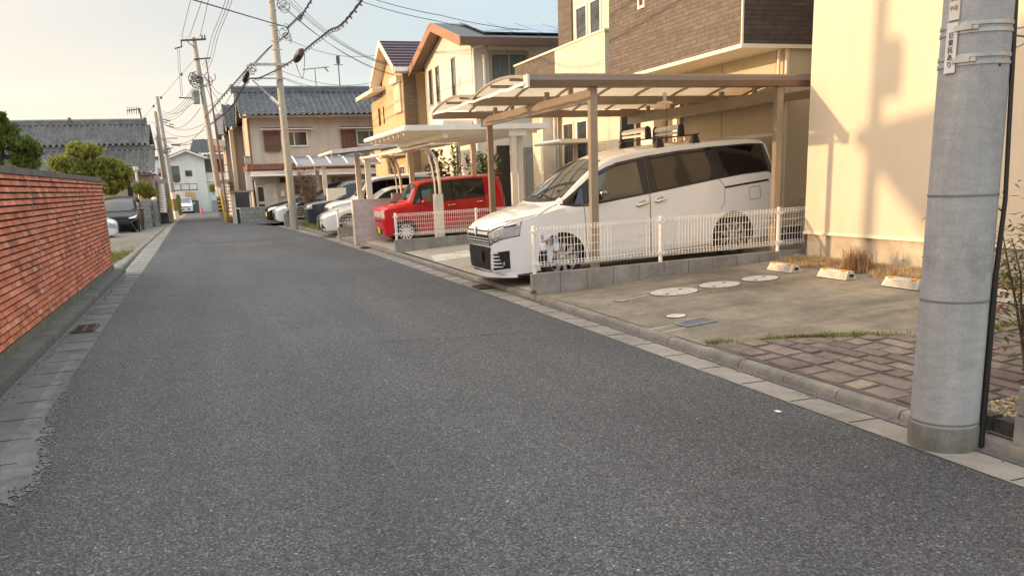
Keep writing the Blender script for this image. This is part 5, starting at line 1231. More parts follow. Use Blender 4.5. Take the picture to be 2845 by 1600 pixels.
t = thing('cantilever_canopy', 'small cream cantilever canopy on curved arms beside the red car', 'canopy', (5.18,22.5,.16))
C0, C1, D0, D1, ZK = 4.36, 5.55, 20.05, 25.9, 2.34
mb = MB(); mb.tube([(C0,D0,ZK),(C0,D1,ZK+.03)], .035, 10); mb.lathe([(.045,-.05),(.045,.05)], 12, (C0,D0+.5,ZK), 'y'); mb.build('edge_rail', K['cream_metal'], t, smooth=40)
mb = MB(); mb.tube([(C1,D0,ZK+.14),(C1,D1,ZK+.16)], .03, 8); mb.build('back_rail', K['cream_metal'], t, smooth=40)
mb = MB(); mb.grid(lambda a,b: (lerp(C0,C1,a), lerp(D0+.03,D1-.03,b), ZK+.02+.14*a+.05*math.sin(PI*a)), 8, 2); mb.build('roof_sheet', K['poly'], t, smooth=40)
mb = MB()
for i in range(11):
    y = lerp(D0,D1,i/10)
    for k in range(6): a, b = k/6, (k+1)/6; z = lambda q: ZK+.0+.14*q+.05*math.sin(PI*q); mb.beam((lerp(C0,C1,a),y,z(a)),(lerp(C0,C1,b),y,z(b)),.022,.03)
for q in (.35,.7): mb.beam((lerp(C0,C1,q),D0,ZK-.0+.14*q+.04),(lerp(C0,C1,q),D1,ZK+.14*q+.04),.02,.02)
mb.build('ribs', K['cream_metal'], t)
for y in (20.25, 24.62):
    mb = MB(); mb.box(5.07,5.29,y-.06,y+.06,.1,1.33); p_ = mb.build('pedestal', K['cream_metal'], t)
    mb = MB(); mb.box(5.065,5.295,y-.065,y+.065,1.33,1.345); mb.build('cap', K['steel'], p_)
    mb = MB(); mb.tube([(5.24,y,1.34),(5.23,y,1.7),(5.20,y,2.0),(5.12,y,2.25),(5.0,y,2.36),(4.7,y,2.40)], .036, 10); mb.build('arm', K['cream_metal'], t, smooth=40)
    mb = MB(); mb.tube([(5.10,y-.10,1.16),(5.09,y-.10,1.6),(5.05,y-.10,1.95),(4.98,y-.10,2.2),(4.9,y-.08,2.33)], .020, 8); mb.box(5.06,5.14,y-.10,y-.06,1.2,1.24); mb.build('drain_tube', K['cream_metal'], t, smooth=40)
t = thing('tin_post_box', 'grey steel box with brown bracket standing on the purple wall', 'box', (5.0,24.4,1.2))
boxpart(t, 'case', K['steel'], 4.90, 5.16, 24.30, 24.48, 1.10, 1.36); mb = MB(); mb.tube([(4.82,24.28,1.12),(5.0,24.26,1.10),(5.08,24.28,1.02),(5.2,24.28,1.0)], .014, 6); mb.build('bracket', K['rust'], t)

t = thing('silver_canopy', 'pale silver single slope canopy above the white boxy car', 'canopy', (5,28.6,.2))
mb = MB(); mb.hexa([(3.74,27.0,2.58),(7.2,27.0,2.88),(7.2,30.3,2.88),(3.74,30.3,2.58),(3.74,27.0,2.61),(7.2,27.0,2.91),(7.2,30.3,2.91),(3.74,30.3,2.61)]); mb.build('roof_sheet', K['poly_grey'], t)
mb = MB(); mb.beam((3.72,26.98,2.62),(7.2,26.98,2.92),.07,.11); mb.build('front_beam', mat('pale_silver', (.60,.62,.64), .35, .3), t)
mb = MB(); mb.tube([(3.72,26.95,2.62),(3.72,30.35,2.62)], .05, 10); mb.build('street_gutter', K['cream_metal'], t, smooth=40)
mb = MB(); mb.box(3.70,3.76,27.2,27.27,2.45,2.6); mb.build('drop', K['cream_metal'], t)
for x, y in ((4.82,27.45),(4.95,30.1)): mb = MB(); mb.box(x-.085,x+.085,y-.07,y+.07,.1,2.66); mb.build('post', K['cream_metal'], t)
for i in range(1,5): x = lerp(3.74,7.2,i/5); z = 2.58+.30*(x-3.74)/3.46; mb = MB(); mb.box(x-.02,x+.02,27.05,30.28,z-.05,z-.004); mb.build('joist', K['cream_metal'], t)

t = thing('arched_grey_carport', 'low arched carport with smoky grey sheets and white ribs', 'carport', (5,38.5,.1))
f = lambda q: (lerp(37.7,40.6,q), 2.53 + .42*math.sin(PI/2*min(1,q*1.25)) - .12*max(0,q-.7))
mb = MB(); mb.grid(lambda a,b: (lerp(3.66,7.2,a), f(b)[0], f(b)[1]), 6, 12); mb.build('roof_sheet', K['poly_grey'], t, smooth=40)
for i in range(6):
    x = lerp(3.66,7.2,i/5); mb = MB()
    for k in range(12): a, b = f(k/12), f((k+1)/12); mb.beam((x,a[0],a[1]+.012),(x,b[0],b[1]+.012),.05,.04)
    mb.build('rib', K['white_metal'], t)
mb = MB(); mb.box(3.64,7.2,37.62,37.72,2.46,2.55); mb.build('front_gutter', K['cream_metal'], t)
for x, y in ((4.78,37.85),(4.78,40.4)): mb = MB(); mb.box(x-.09,x+.09,y-.07,y+.07,.1,2.5); mb.build('post', K['cream_metal'], t)
mb = MB(); mb.box(3.95,4.7,37.80,37.84,2.30,2.35); mb.box(3.95,4.0,37.80,37.84,2.1,2.35); mb.build('side_rail', K['white_metal'], t)

# support pillar, windows awning on the cream house
t = thing('porch_pillar', 'broad white pillar with grey blue downpipe under the cream balcony', 'pillar', (9.7,23.9,.3))
boxpart(t, 'shaft', K['trim'], 9.40, 9.86, 24.1, 24.3, .3, 3.59); mb = MB(); mb.tube([(9.75,24.02,.3),(9.75,24.02,3.5)], .05, 12); mb.build('down_pipe', mat('pale_blue_pipe', (.50,.54,.58), .4), t, smooth=40)
t = thing('window_awning', 'slim white awning over the narrow windows of the cream tiled house', 'awning', (9.4,22,3))
mb = MB(); mb.box(8.95,9.94,21.7,23.4,2.50,2.60); mb.build('roof', K['cream_metal'], t); mb = MB(); mb.tube([(8.93,21.6,2.54),(8.93,23.5,2.54)], .05, 8); mb.build('gutter', K['white_metal'], t)

# walls and fences of the next lots
zt2 = lambda x: .355; ft2 = lambda x: .935+.015*(x-4)
block_wall('block_wall', 3.97, 8.9, 19.70, 19.82, .355, .40, .09, .33, 'low grey block wall carrying the white fence beside the red car', 12)
mesh_fence('mesh_fence', [4.02,5.96,7.9], 19.76, zt2, ft2, 'white wire mesh fence in front of the red car', x_end=8.9)
K['purple_wall'] = concrete('lilac_grey_render', (.60,.555,.55), (.43,.395,.39), sc=2.2, speck=.15, streak=(.4,1,2.5))
mb = MB(); mb.box(3.80,5.6,24.34,24.46,0,1.225); t = thing('rendered_wall', 'lilac grey rendered wall standing left of the red car', 'wall', (4.5,24.4,0)); mb.build('panel', K['purple_wall'], t); boxpart(t, 'end_trim', K['trim'], 3.765, 3.80, 24.32, 24.48, 0, 1.23)
block_wall('block_wall', 3.70, 6.5, 27.17, 27.29, .37, .38, .08, .2, 'low grey block wall with white fence in front of the white saloon', 7)
mesh_fence('mesh_fence', [3.74,5.7], 27.23, lambda x: .37, lambda x: .93, 'short white mesh fence before the wheel of the white saloon', x_end=6.5)
block_wall('block_wall', 3.42, 5.5, 37.60, 37.70, .30, .30, .05, .15, 'far low block wall under the white fence by the bare bush', 5)
mesh_fence('mesh_fence', [3.46,4.7], 37.65, lambda x: .30, lambda x: .86, 'far white mesh fence behind the bare bush', x_end=5.5, pd=.06)
mb = MB(); mb.box(2.98,3.32,38.0,38.4,-.05,.55); tag(mb.build('block_pier', K['block']), 'stubby grey block pier left of the old pale pole', 'block pier')
t = thing('gate_pillar', 'cream gate pillar with brown name strip beside white boxy car', 'gate pillar', (4.4,34.5,.1))
q0, q1 = PY(908,524,34.2), PY(942,590,34.2); boxpart(t, 'pillar', K['trim'], q0.x, q0.x+.72, 34.2, 34.5, 0, q0.z); boxpart(t, 'name_strip', K['door_brown'], q0.x+.02, q0.x+.5, 34.18, 34.199, q0.z-.62, q0.z-.47); boxpart(t, 'intercom', K['rust'], q0.x+.34, q0.x+.5, 34.17, 34.199, q0.z-1.0, q0.z-.84)
# ================================================================ other cars
KEI = [(.00,.24,.88,.52,.56,.82,.48),(.025,.20,.925,.60,.64,.85,.55),(.07,.18,.955,.65,.68,.87,.59),(.20,.17,.98,.69,.71,.89,.62),(.45,.17,1.0,.70,.725,.90,.65),(.64,.18,1.015,.70,.725,.915,.66),(.72,.18,1.09,.70,.728,.92,.635),(.85,.18,1.30,.70,.73,.93,.62),(.97,.18,1.46,.70,.73,.94,.615),(1.12,.18,1.535,.70,.732,.945,.62),(1.5,.18,1.57,.70,.735,.95,.62),(2.2,.18,1.575,.70,.736,.96,.62),(2.9,.19,1.57,.70,.735,.97,.615),(3.18,.20,1.555,.70,.73,.97,.605),(3.30,.22,1.52,.69,.72,.96,.58),(3.35,.26,1.40,.66,.70,.93,.55),(3.38,.34,1.1,.60,.66,.9,.50)]
SEDAN = [(.00,.30,.60,.45,.50,.52,.44),(.04,.22,.66,.60,.66,.56,.54),(.12,.17,.71,.70,.75,.60,.62),(.30,.16,.77,.78,.82,.66,.70),(.6,.16,.84,.83,.86,.74,.76),(1.0,.17,.90,.86,.88,.81,.79),(1.35,.17,.955,.865,.89,.86,.78),(1.5,.17,1.01,.865,.89,.875,.74),(1.9,.17,1.23,.865,.892,.90,.66),(2.2,.17,1.37,.865,.895,.92,.63),(2.6,.17,1.44,.865,.895,.94,.62),(3.1,.17,1.44,.865,.895,.955,.61),(3.5,.18,1.36,.865,.893,.97,.62),(3.9,.19,1.18,.86,.89,.98,.66),(4.15,.21,1.07,.85,.88,.985,.70),(4.45,.24,1.03,.82,.86,.96,.72),(4.62,.30,.98,.76,.80,.9,.68),(4.68,.40,.85,.66,.70,.78,.6)]
SUV = [(.00,.32,.80,.50,.56,.74,.50),(.05,.26,.92,.64,.70,.83,.60),(.14,.24,.99,.74,.78,.90,.68),(.4,.24,1.04,.80,.83,.95,.74),(.8,.25,1.08,.82,.845,.99,.76),(.98,.25,1.14,.82,.85,1.0,.74),(1.2,.25,1.38,.82,.853,1.02,.70),(1.45,.25,1.64,.82,.855,1.03,.69),(1.7,.25,1.76,.82,.857,1.05,.70),(2.2,.25,1.80,.82,.858,1.07,.70),(3.2,.26,1.81,.82,.858,1.10,.70),(3.9,.27,1.80,.82,.855,1.12,.69),(4.15,.30,1.74,.80,.84,1.12,.67),(4.25,.34,1.55,.76,.80,1.1,.62),(4.28,.42,1.2,.70,.74,1.0,.58)]
def gen_car(name, label, cat, rows, pos, rotz, m, wb, wr, win, ws, slope=0., lamps=None, rim=.66, spokes=7, group='parked cars', sc=(1,1,1), handles=(), pillars=(), mirror=None, grille=None, plate=None, glassm=None, rimm=None, doorlines=(), wsm=None):
    t = thing(name, label, cat, pos, rotz, group); t.rotation_euler = (0, -slope, rotz) if abs(rotz) < .5 else (0, 0, rotz); t.scale = sc
    c = Car(rows); g = glassm or K['carglass']; yw = max(r[4] for r in rows)-.10
    c.shell('body', m, t, [(u, wr, wr+.062) for u in wb], K['black'], 50)
    for s_ in (-1,1):
        for u in wb: wheel(t, u, s_*yw, wr, wr, rim, s_, spokes, rimm=rimm)
        bot, top = win
        c.side_panel('window_band', K['black'], t, bot, top, s_, .003, 40, 8)
        # panes inset inside the band
        segs = [bot[0][0]] + list(pillars) + [bot[-1][0]]
        ib = lambda pl,u: float(np.interp(u, [p[0] for p in pl], [p[1] for p in pl]))
        for a, b in zip(segs[:-1], segs[1:]):
            a2, b2 = a+.035, b-.035; us = [lerp(a2,b2,i/6) for i in range(7)]
            B_ = [(u, ib(bot,u)+.02) for u in us]; T_ = []
            for u in us:
                u2 = min(max(u, top[0][0]), top[-1][0]) if True else u
                T_.append((u2, max(ib(top,u2)-.025, ib(bot,u)+.03) if top[0][0] <= u <= top[-1][0] else lerp(ib(bot,u)+.03, ib(top,u2)-.03, max(0, 1-abs(u-u2)/max(.01, abs(top[0][0]-bot[0][0] if u<u2 else bot[-1][0]-top[-1][0]))))))
            T_ = [(u, z) for (u,_),(q,z) in zip(B_, T_)]
            c.side_panel('side_window', g, t, B_, T_, s_, .006, 16, 5)
        if doorlines:
            mb = MB()
            for dl in doorlines: c.side_line(mb, dl, .010, .0025, s_)
            mb.build('panel_gap', mat('gap_dark', (.03,.03,.03), .7) if 'gap_dark' not in bpy.data.materials else bpy.data.materials['gap_dark'], t, local=True)
        for (u0,z0) in handles:
            mb = MB(); yy = lambda d: s_*(c.side(u0,z0)+d); mb.tube([(u0,yy(0),z0),(u0+.03,yy(.03),z0),(u0+.15,yy(.03),z0+.006),(u0+.18,yy(0),z0+.006)], .016, 8); mb.build('door_handle', K['chrome'], t, smooth=40, local=True)
        if lamps:
            for nm, mm, q in lamps: c.front_panel(nm, mm, t, [(s_*v, z) for v, z in q], .006, 12, 6)
        if mirror: mirrorpart(t, mirror[0], s_*mirror[1], mirror[2], mirror[3], s_, .95)
        c.front_panel('tail_lamp', K['tail'], t, [(s_*(yw-.10),.80),(s_*(yw+.0),.80),(s_*(yw-.05),1.0),(s_*(yw-.12),1.0)], .006, 5, 5, rear=True)
    c.top_panel('windscreen', wsm or K['windscreen'], t, ws[0], ws[1], ws[2], ws[3], .006, 12, 12, ws[4] if len(ws) > 4 else .06)
    if grille: 
        for nm, mm, q, off in grille: c.front_panel(nm, mm, t, q, off, 16, 5)
    if plate: 
        v, z, mm = plate; u = c.front(v, z)-.014; mb = MB(); mb.box(u-.008,u,v-.165,v+.165,z-.082,z+.082); mb.build('number_plate', mm, t, local=True)
    return t, c
LG, BK, CH = K['lampglass'], K['black'], K['chrome']
# red boxy kei car
rx = 4.30; ry = 22.50+.735
t, c = gen_car('red_kei_car', 'glossy red boxy small car with white wheels behind mesh fence', 'car', KEI, (rx, ry, lotz(rx)-.005), rad(.3), K['red'], (.56,2.98), .265,
    ([(.80,.95),(1.2,.955),(1.5,.96),(2.2,.97),(2.82,.98)], [(1.03,1.42),(1.2,1.455),(1.5,1.475),(2.2,1.485),(2.82,1.475)]), (.70,.99,.66,.585,.04), slope=.05,
    lamps=[('headlight',LG,[(.45,.66),(.665,.66),(.67,.85),(.45,.86)]),('fog_lamp',CH,[(.42,.27),(.62,.29),(.64,.335),(.42,.32)])], rim=.78, spokes=12, handles=((1.78,.845),(2.55,.86)), pillars=(1.06,1.93), mirror=(1.10,.74,1.0,K['red']),
    grille=[('grille',K['steel'],[(-.43,.68),(.43,.68),(.43,.84),(-.43,.84)],.006),('intake',BK,[(-.40,.24),(.40,.24),(.44,.36),(-.44,.36)],.006),('intake_slot',BK,[(-.45,.565),(.45,.565),(.45,.60),(-.45,.60)],.006)], plate=(.0,.34,K['plate_y']), rimm=K['pearl'],
    doorlines=([(.98,.95),(1.0,.6),(1.02,.3)],[(1.93,.97),(1.95,.6),(1.94,.25)],[(2.80,.97),(2.82,.8),(2.72,.62)],[(1.0,.24),(2.5,.24)]))
mb = MB(); mb.hexa([(3.16,-.55,1.535),(3.41,-.52,1.53),(3.41,.52,1.53),(3.16,.55,1.535),(3.16,-.55,1.575),(3.41,-.52,1.555),(3.41,.52,1.555),(3.16,.55,1.575)]); mb.build('roof_spoiler', K['red'], t, local=True)
for s_ in (-1,1):
    c.front_panel('rear_lamp', K['frame_white'], t, [(s_*.58,.62),(s_*.69,.62),(s_*.69,.95),(s_*.60,.95)], .012, 5, 6, rear=True)
    c.side_panel('side_skirt', K['silver'], t, [(.95,.185),(2.6,.19)], [(.95,.235),(2.6,.24)], s_, .006, 10, 2)
o = text_mesh('CUUUO', .10, K['ink'], Matrix.Identity(4), t)
me = o.data
for v in me.vertices:
    a, b = v.co.x, v.co.y; u = .80 + (a+.19)*.32 - .0; vv = -.44 - b*.6 + (a)*-.05; v.co = (u, vv, c.top(u, vv)+.012)
# white saloon nose out
sx = 3.34; t, c = gen_car('white_saloon', 'white saloon with dark spindle grille nosing past the white fence', 'car', SEDAN, (sx+.02, 28.0+.89, lotz(3.9)-.02), 0, K['pearl'], (.86,3.66), .32,
    ([(1.62,.905),(2.2,.935),(3.0,.965),(3.75,.99)], [(2.1,1.24),(2.4,1.335),(3.0,1.345),(3.45,1.27)]), (1.42,2.12,.66,.54,.06),
    lamps=[('headlight',LG,[(.48,.55),(.79,.63),(.78,.70),(.44,.62)]),('daylight_lamp',CH,[(.50,.50),(.70,.53),(.74,.56),(.50,.53)]),('bumper_intake',BK,[(.50,.27),(.72,.27),(.62,.43),(.52,.38)])], rim=.74, spokes=10, handles=((2.2,.83),(3.1,.86)), pillars=(2.72,), mirror=(1.78,.90,.96,K['pearl']),
    grille=[('grille',BK,[(-.20,.42),(.20,.42),(.36,.66),(-.36,.66)],.006),('grille',BK,[(-.40,.20),(.40,.20),(.20,.42),(-.20,.42)],.006),('grille_frame',CH,[(-.40,.655),(.40,.655),(.37,.69),(-.37,.69)],.01)], slope=.03, doorlines=([(1.62,.90),(1.6,.5),(1.62,.25)],[(2.72,.95),(2.75,.5),(2.72,.25)]))
# white boxy people carrier
bx_ = 3.88; t, c = gen_car('white_boxy_car', 'tall white boxy car with rounded windows under the silver canopy', 'car', SUV, (bx_, 30.0+.86, lotz(4.2)-.03), 0, K['pearl'], (.84,3.3), .33,
    ([(1.22,1.06),(2.0,1.09),(3.0,1.12),(3.85,1.15)], [(1.45,1.56),(1.9,1.635),(3.0,1.655),(3.70,1.62)]), (1.0,1.50,.74,.63,.05),
    lamps=[('headlight',LG,[(.52,.74),(.80,.78),(.80,.92),(.48,.90)])], handles=((1.9,.98),(2.9,1.0)), pillars=(2.1,3.1), mirror=(1.36,.88,1.14,K['pearl']),
    grille=[('grille',BK,[(-.48,.72),(.48,.72),(.48,.86),(-.48,.86)],.006),('lower_grille',BK,[(-.5,.36),(.5,.36),(.5,.52),(-.5,.52)],.006)], slope=.04, glassm=K['tint'])
# dark people carriers behind the bare bush
t, c = gen_car('dark_minivan', 'dark people carrier with pale windscreen behind the bare bush', 'minivan', V, (3.15, 38.6, .02), 0, K['blackp'], (1.0,3.9), .32,
    ([(1.04,1.085),(1.5,1.05),(2.5,1.12),(3.7,1.225),(4.5,1.26)], [(1.10,1.13),(1.85,1.53),(2.5,1.65),(3.7,1.70),(4.45,1.68)]), (1.0,1.80,.70,.60,.10),
    lamps=[('headlight',LG,[(.52,.66),(.81,.75),(.82,.95),(.48,.84)])], pillars=(2.5,3.7), mirror=(1.66,.87,1.2,K['blackp']), grille=[('grille',CH,[(-.5,.62),(.5,.62),(.48,.84),(-.48,.84)],.006)])
t, c = gen_car('navy_minivan', 'dark navy people carrier half hidden behind the cream gate pillar', 'minivan', SUV, (3.55, 35.0, .03), 0, K['navy'], (.84,3.3), .33,
    ([(1.22,1.06),(2.0,1.09),(3.0,1.12),(3.85,1.15)], [(1.45,1.56),(1.9,1.635),(3.0,1.655),(3.70,1.62)]), (1.0,1.50,.74,.63,.05), lamps=[('headlight',LG,[(.52,.74),(.80,.78),(.80,.92),(.48,.90)])], pillars=(2.1,3.1), mirror=(1.36,.88,1.14,K['navy']), glassm=K['tint'])
# white hatchback behind the pole and black car nose
t, c = gen_car('white_hatchback', 'white car nose out just behind the old pale pole', 'car', SEDAN, (2.72, 40.3, -.01), rad(3), K['pearl'], (.86,3.66), .32,
    ([(1.62,.905),(2.2,.935),(3.0,.965),(3.75,.99)], [(2.1,1.24),(2.4,1.335),(3.0,1.345),(3.45,1.27)]), (1.42,2.12,.66,.54,.06), lamps=[('headlight',LG,[(.50,.52),(.80,.62),(.78,.74),(.44,.62)])], pillars=(2.72,), mirror=(1.78,.90,.96,K['pearl']), sc=(1,1,1.12), grille=[('grille',BK,[(-.35,.3),(.35,.3),(.35,.5),(-.35,.5)],.006)])
t, c = gen_car('black_car', 'black car with shining headlights nose out beside the grey parapet', 'car', SEDAN, (2.55, 42.6, -.03), rad(4), K['blackp'], (.86,3.66), .32,
    ([(1.62,.905),(2.2,.935),(3.0,.965),(3.75,.99)], [(2.1,1.24),(2.4,1.335),(3.0,1.345),(3.45,1.27)]), (1.42,2.12,.66,.54,.06), lamps=[('headlight',LG,[(.46,.50),(.80,.62),(.78,.74),(.42,.62)])], pillars=(2.72,), mirror=(1.78,.90,.96,K['blackp']), sc=(1,1,1.15), plate=(0,.42,K['plate_y']))
# black people carrier in the left lot, facing the camera
t, c = gen_car('black_minivan', 'black people carrier with chrome boomerang trim in the left gravel lot', 'minivan', V, (-3.78, 41.3, -.185), rad(90), K['blackp'], (1.0,3.9), .325,
    ([(1.04,1.085),(1.5,1.05),(2.5,1.12),(3.7,1.225),(4.5,1.26)], [(1.10,1.13),(1.85,1.53),(2.5,1.65),(3.7,1.70),(4.45,1.68)]), (1.0,1.80,.70,.60,.10),
    lamps=[('headlight',LG,[(.52,.80),(.81,.85),(.82,.95),(.46,.86)])], pillars=(2.5,3.7), mirror=(1.62,.87,1.2,K['navy']), sc=(.93,.93,.93), glassm=K['tint'], wsm=K['carglass'],
    grille=[('grille',BK,[(-.5,.55),(.5,.55),(.48,.84),(-.48,.84)],.006),('chrome_strip',mat('blue_chrome',(.45,.6,.75),.15,1.),[(-.5,.20),(.5,.20),(.5,.235),(-.5,.235)],.02),('grille_bar',K['dark_steel'],[(-.5,.70),(.5,.70),(.5,.73),(-.5,.73)],.014)], plate=(.1,.40,BK))
for s_ in (-1,1):
    P_ = [(.80,.80),(.66,.70),(.54,.66),(.60,.52),(.68,.36),(.74,.24),(.80,.22)]
    for (a,b) in zip(P_[:-1],P_[1:]): c.front_panel('chrome_boomerang', CH, t, [(s_*a[0],a[1]-.02),(s_*b[0],b[1]-.02),(s_*b[0],b[1]+.02),(s_*a[0],a[1]+.02)], .022, 4, 2)
t, c = gen_car('white_car', 'white car whose rounded nose just shows past the brick wall', 'car', SEDAN, (-3.52, 37.9, -.13), rad(180), K['pearl'], (.86,3.66), .32,
    ([(1.62,.905),(2.2,.935),(3.0,.965),(3.75,.99)], [(2.1,1.24),(2.4,1.335),(3.0,1.345),(3.45,1.27)]), (1.42,2.12,.66,.54,.06), lamps=[('headlight',LG,[(.60,.40),(.82,.44),(.80,.62),(.58,.58)])], pillars=(2.72,), sc=(.9,.9,1.1))
# far white car facing the camera at the street end
p = PY(517,582,93); t, c = gen_car('far_white_car', 'small white car facing down the street in front of the white house', 'car', SUV, (p.x+.02, 91.6, -.46), rad(90), K['pearl'], (.84,3.3), .33,
    ([(1.22,1.06),(2.0,1.09),(3.0,1.12),(3.85,1.15)], [(1.45,1.56),(1.9,1.635),(3.0,1.655),(3.70,1.62)]), (1.0,1.62,.74,.63,.05), lamps=[('headlight',LG,[(.52,.74),(.80,.78),(.80,.92),(.48,.90)])], pillars=(2.1,3.1), mirror=(1.36,.88,1.14,K['pearl']), sc=(.80,.80,.86),
    grille=[('grille',BK,[(-.5,.68),(.5,.68),(.5,.80),(-.5,.80)],.008),('lower_grille',BK,[(-.55,.42),(.55,.42),(.5,.56),(-.5,.56)],.008)], plate=(0,.47,K['plate_w']))
# ================================================================ left side
def tonemat(name, stops, rough=.8, sc=2.2, dark=.6):
    m, nt, b = _nt(name); co = _coord(nt); at = nt.nodes.new('ShaderNodeAttribute'); at.attribute_name = 'tone'; at.attribute_type = 'GEOMETRY'
    c = _ramp(nt, at.outputs['Fac'], stops); f = _noise(nt, co, sc, 6, .65); f2 = _noise(nt, co, 40, 4, .6)
    c = _mix(nt, 1., c, _ramp(nt, f, [(.3,(dark,)*3),(.62,(1.05,)*3)]), 'MULTIPLY'); c = _mix(nt, 1., c, _ramp(nt, f2, [(.3,(.8,)*3),(.7,(1.1,)*3)]), 'MULTIPLY')
    nt.links.new(c, b.inputs['Base Color']); b.inputs['Roughness'].default_value = rough; _bump(nt, b, f2, .4, .008); return m
WX, WY0, WY1 = -2.0, 2.0, 19.6
t = thing('brick_wall', 'long red brick-tiled garden wall with dark grooves along the left gutter', 'wall', (-2.1,11,0))
mb = MB(); tones = []; rb = random.Random(21)
z0, z1, n = .19, 1.865, 24; h = (z1-z0)/n
for r in range(n):
    z = z0+h*r; y = WY0 - (r%2)*.115
    while y < WY1:
        L = .225; a, b = max(y, WY0), min(y+L, WY1); y += L
        if b-a < .02 or False: continue
        x = WX + rb.uniform(-.0035,.0035); n0 = len(mb.f)
        mb.hexa([(x-.045,a+.002,z+.019),(x+.008,a+.002,z+.019),(x+.008,b-.002,z+.019),(x-.045,b-.002,z+.019),(x-.045,a+.002,z+h-.001),(x-.004,a+.002,z+h-.001),(x-.004,b-.002,z+h-.001),(x-.045,b-.002,z+h-.001)])
        tones += [min(1,max(0,rb.gauss(.5,.24)))]*(len(mb.f)-n0)
o = mb.build('brick_facing', tonemat('red_brick', [(0,(.27,.085,.055)),(.35,(.49,.145,.075)),(.7,(.60,.19,.10)),(1,(.66,.29,.18))]), t)
o.data.attributes.new('tone','FLOAT','FACE').data.foreach_set('value', tones)
boxpart(t, 'backing', mat('groove_shade', (.06,.036,.028), .9), -2.18, WX-.030, WY0, WY1-.001, .19, 1.87)  # backing kept dark, so the grooves' shade sits in its colour
boxpart(t, 'coping', concrete('lichen_coping', (.17,.16,.135), (.06,.057,.05), sc=7, speck=.4), -2.20, WX+.012, WY0-.02, WY1+.015, 1.868, 1.945)
boxpart(t, 'plinth', concrete('plinth_mossy', (.17,.155,.12), (.075,.07,.05), sc=4.), -2.2, WX+.006, WY0, WY1+.005, -.05, .19)
boxpart(t, 'expansion_joint', mat('joint_mortar', (.36,.24,.19), .9, var=.4), WX-.04, WX+.004, 11.805, 11.845, .19, 1.865)
boxpart(t, 'end_face', K['ledge_face'], -2.17, -2.005, WY1, WY1+.006, .2, 1.86)
kerb('wall_ledge', [(-1.80,-6),(-1.80,19.9)], .20, .10, K['ledge'], seg=1.8, sgn=-1, sharp=True)
# grass patches in gravel lot
pts = []; 
for i in range(3800):
    y = rs.choice((rs.gauss(36.2,.9), rs.gauss(24.6,1.1), rs.uniform(20,40))); x = -2.2-abs(rs.gauss(0,1.3)) if y > 30 else -2.2-abs(rs.gauss(0,.4))
    pts.append((x,y,.045 - .235*max(0,(y-22))/19))
mb = MB(); blades(mb, pts, .03, .09, .02, .8, rs); stuff(mb.build('lot_grass', K['grass']), 'thin green grass growing in the gravel lot on the left', 'grass')

# clipped pines
K['pine'] = leafmat('pine_needles', (.10,.125,.03), (.24,.255,.055), (.44,.41,.10)); K['pine_dark'] = leafmat('pine_needles_dark', (.055,.08,.018), (.13,.165,.038), (.25,.27,.07))
K['bark'] = mat('pine_bark', (.06,.045,.035), .95, var=.4, vs=12, bump=.5)
def pine(name, label, Y, pads, trunk, k, m, nper, ls):
    # pads in photo-zoom units: (cx, cy, rx, ry); turned into round cushions at depth Y
    P = lambda a, b, y=Y: PY(a*.17081, 330+b*.17081, y)
    base = P(*trunk[0]); t = thing(name, label, 'tree', (base.x, Y, 0.))
    mb = MB(); cs = []
    for (cx, cy, rx, ry) in pads:
        c = P(cx,cy); sx = (P(cx+rx,cy)-c).length; sz = (P(cx,cy-ry)-c).length; cs.append((c,sx,sz))
    tp = [P(*q) for q in trunk]; tp[0].z = -.25
    mb.tube(tp, [.11*k]+[.075*k]*(len(tp)-2)+[.03*k] if len(tp) > 2 else [.1*k,.04*k], 8)
    for c, sx, sz in cs:
        near = min(tp, key=lambda q: (q-c).length); mb.tube([near, near.lerp(c,.5)+Vector((0,.05,-.06)), c-Vector((0,0,sz*.4))], [.04*k,.03*k,.015*k], 6)
    mb.build('trunk', K['bark'], t)
    mb = MB()
    for c, sx, sz in cs:
        for _ in range(int(nper*max(.5, sx/.5))):
            while True:
                d = Vector((rs.uniform(-1,1),rs.uniform(-1,1),rs.uniform(-.75,1)))
                if .35 < d.length < 1: break
            if rs.random() < .14: d = d*rs.uniform(1.0,1.28)
            lump = .82 + .25*math.sin(d.x*7+c.x*3)*math.sin(d.y*6+c.z*5)
            p = c + Vector((d.x*sx*lump, d.y*sx*.9*lump, d.z*sz*1.15*lump))
            up = Vector((d.x*.5+rs.gauss(0,.4), d.y*.5+rs.gauss(0,.4), .8+rs.gauss(0,.35))).normalized(); l = ls*rs.uniform(.6,1.3)
            s_ = up.cross(Vector((rs.gauss(0,1),rs.gauss(0,1),rs.gauss(0,1)))).normalized()
            mb.add([p-s_*l*.16, p+s_*l*.16, p+up*l*.9+s_*l*.30, p+up*l], [(0,1,2),(0,2,3)])
            mb.add([p, p+up*l*.8-s_*l*.4, p+up*l*.5-s_*l*.22], [(0,1,2)])
    mb.build('crown', m, t, normals=False)
pine('pine_tree', 'large dark clipped pine rising behind the red brick wall at left edge', 22.5, [(-120,230,220,120),(110,230,190,110),(60,400,260,120),(350,450,290,125),(520,560,170,110),(380,690,240,115),(480,760,170,90),(40,60,60,120),(-150,520,200,120)], [(-10,1500),(0,900),(10,600),(0,300),(30,60)], 1., K['pine_dark'], 1900, .10)
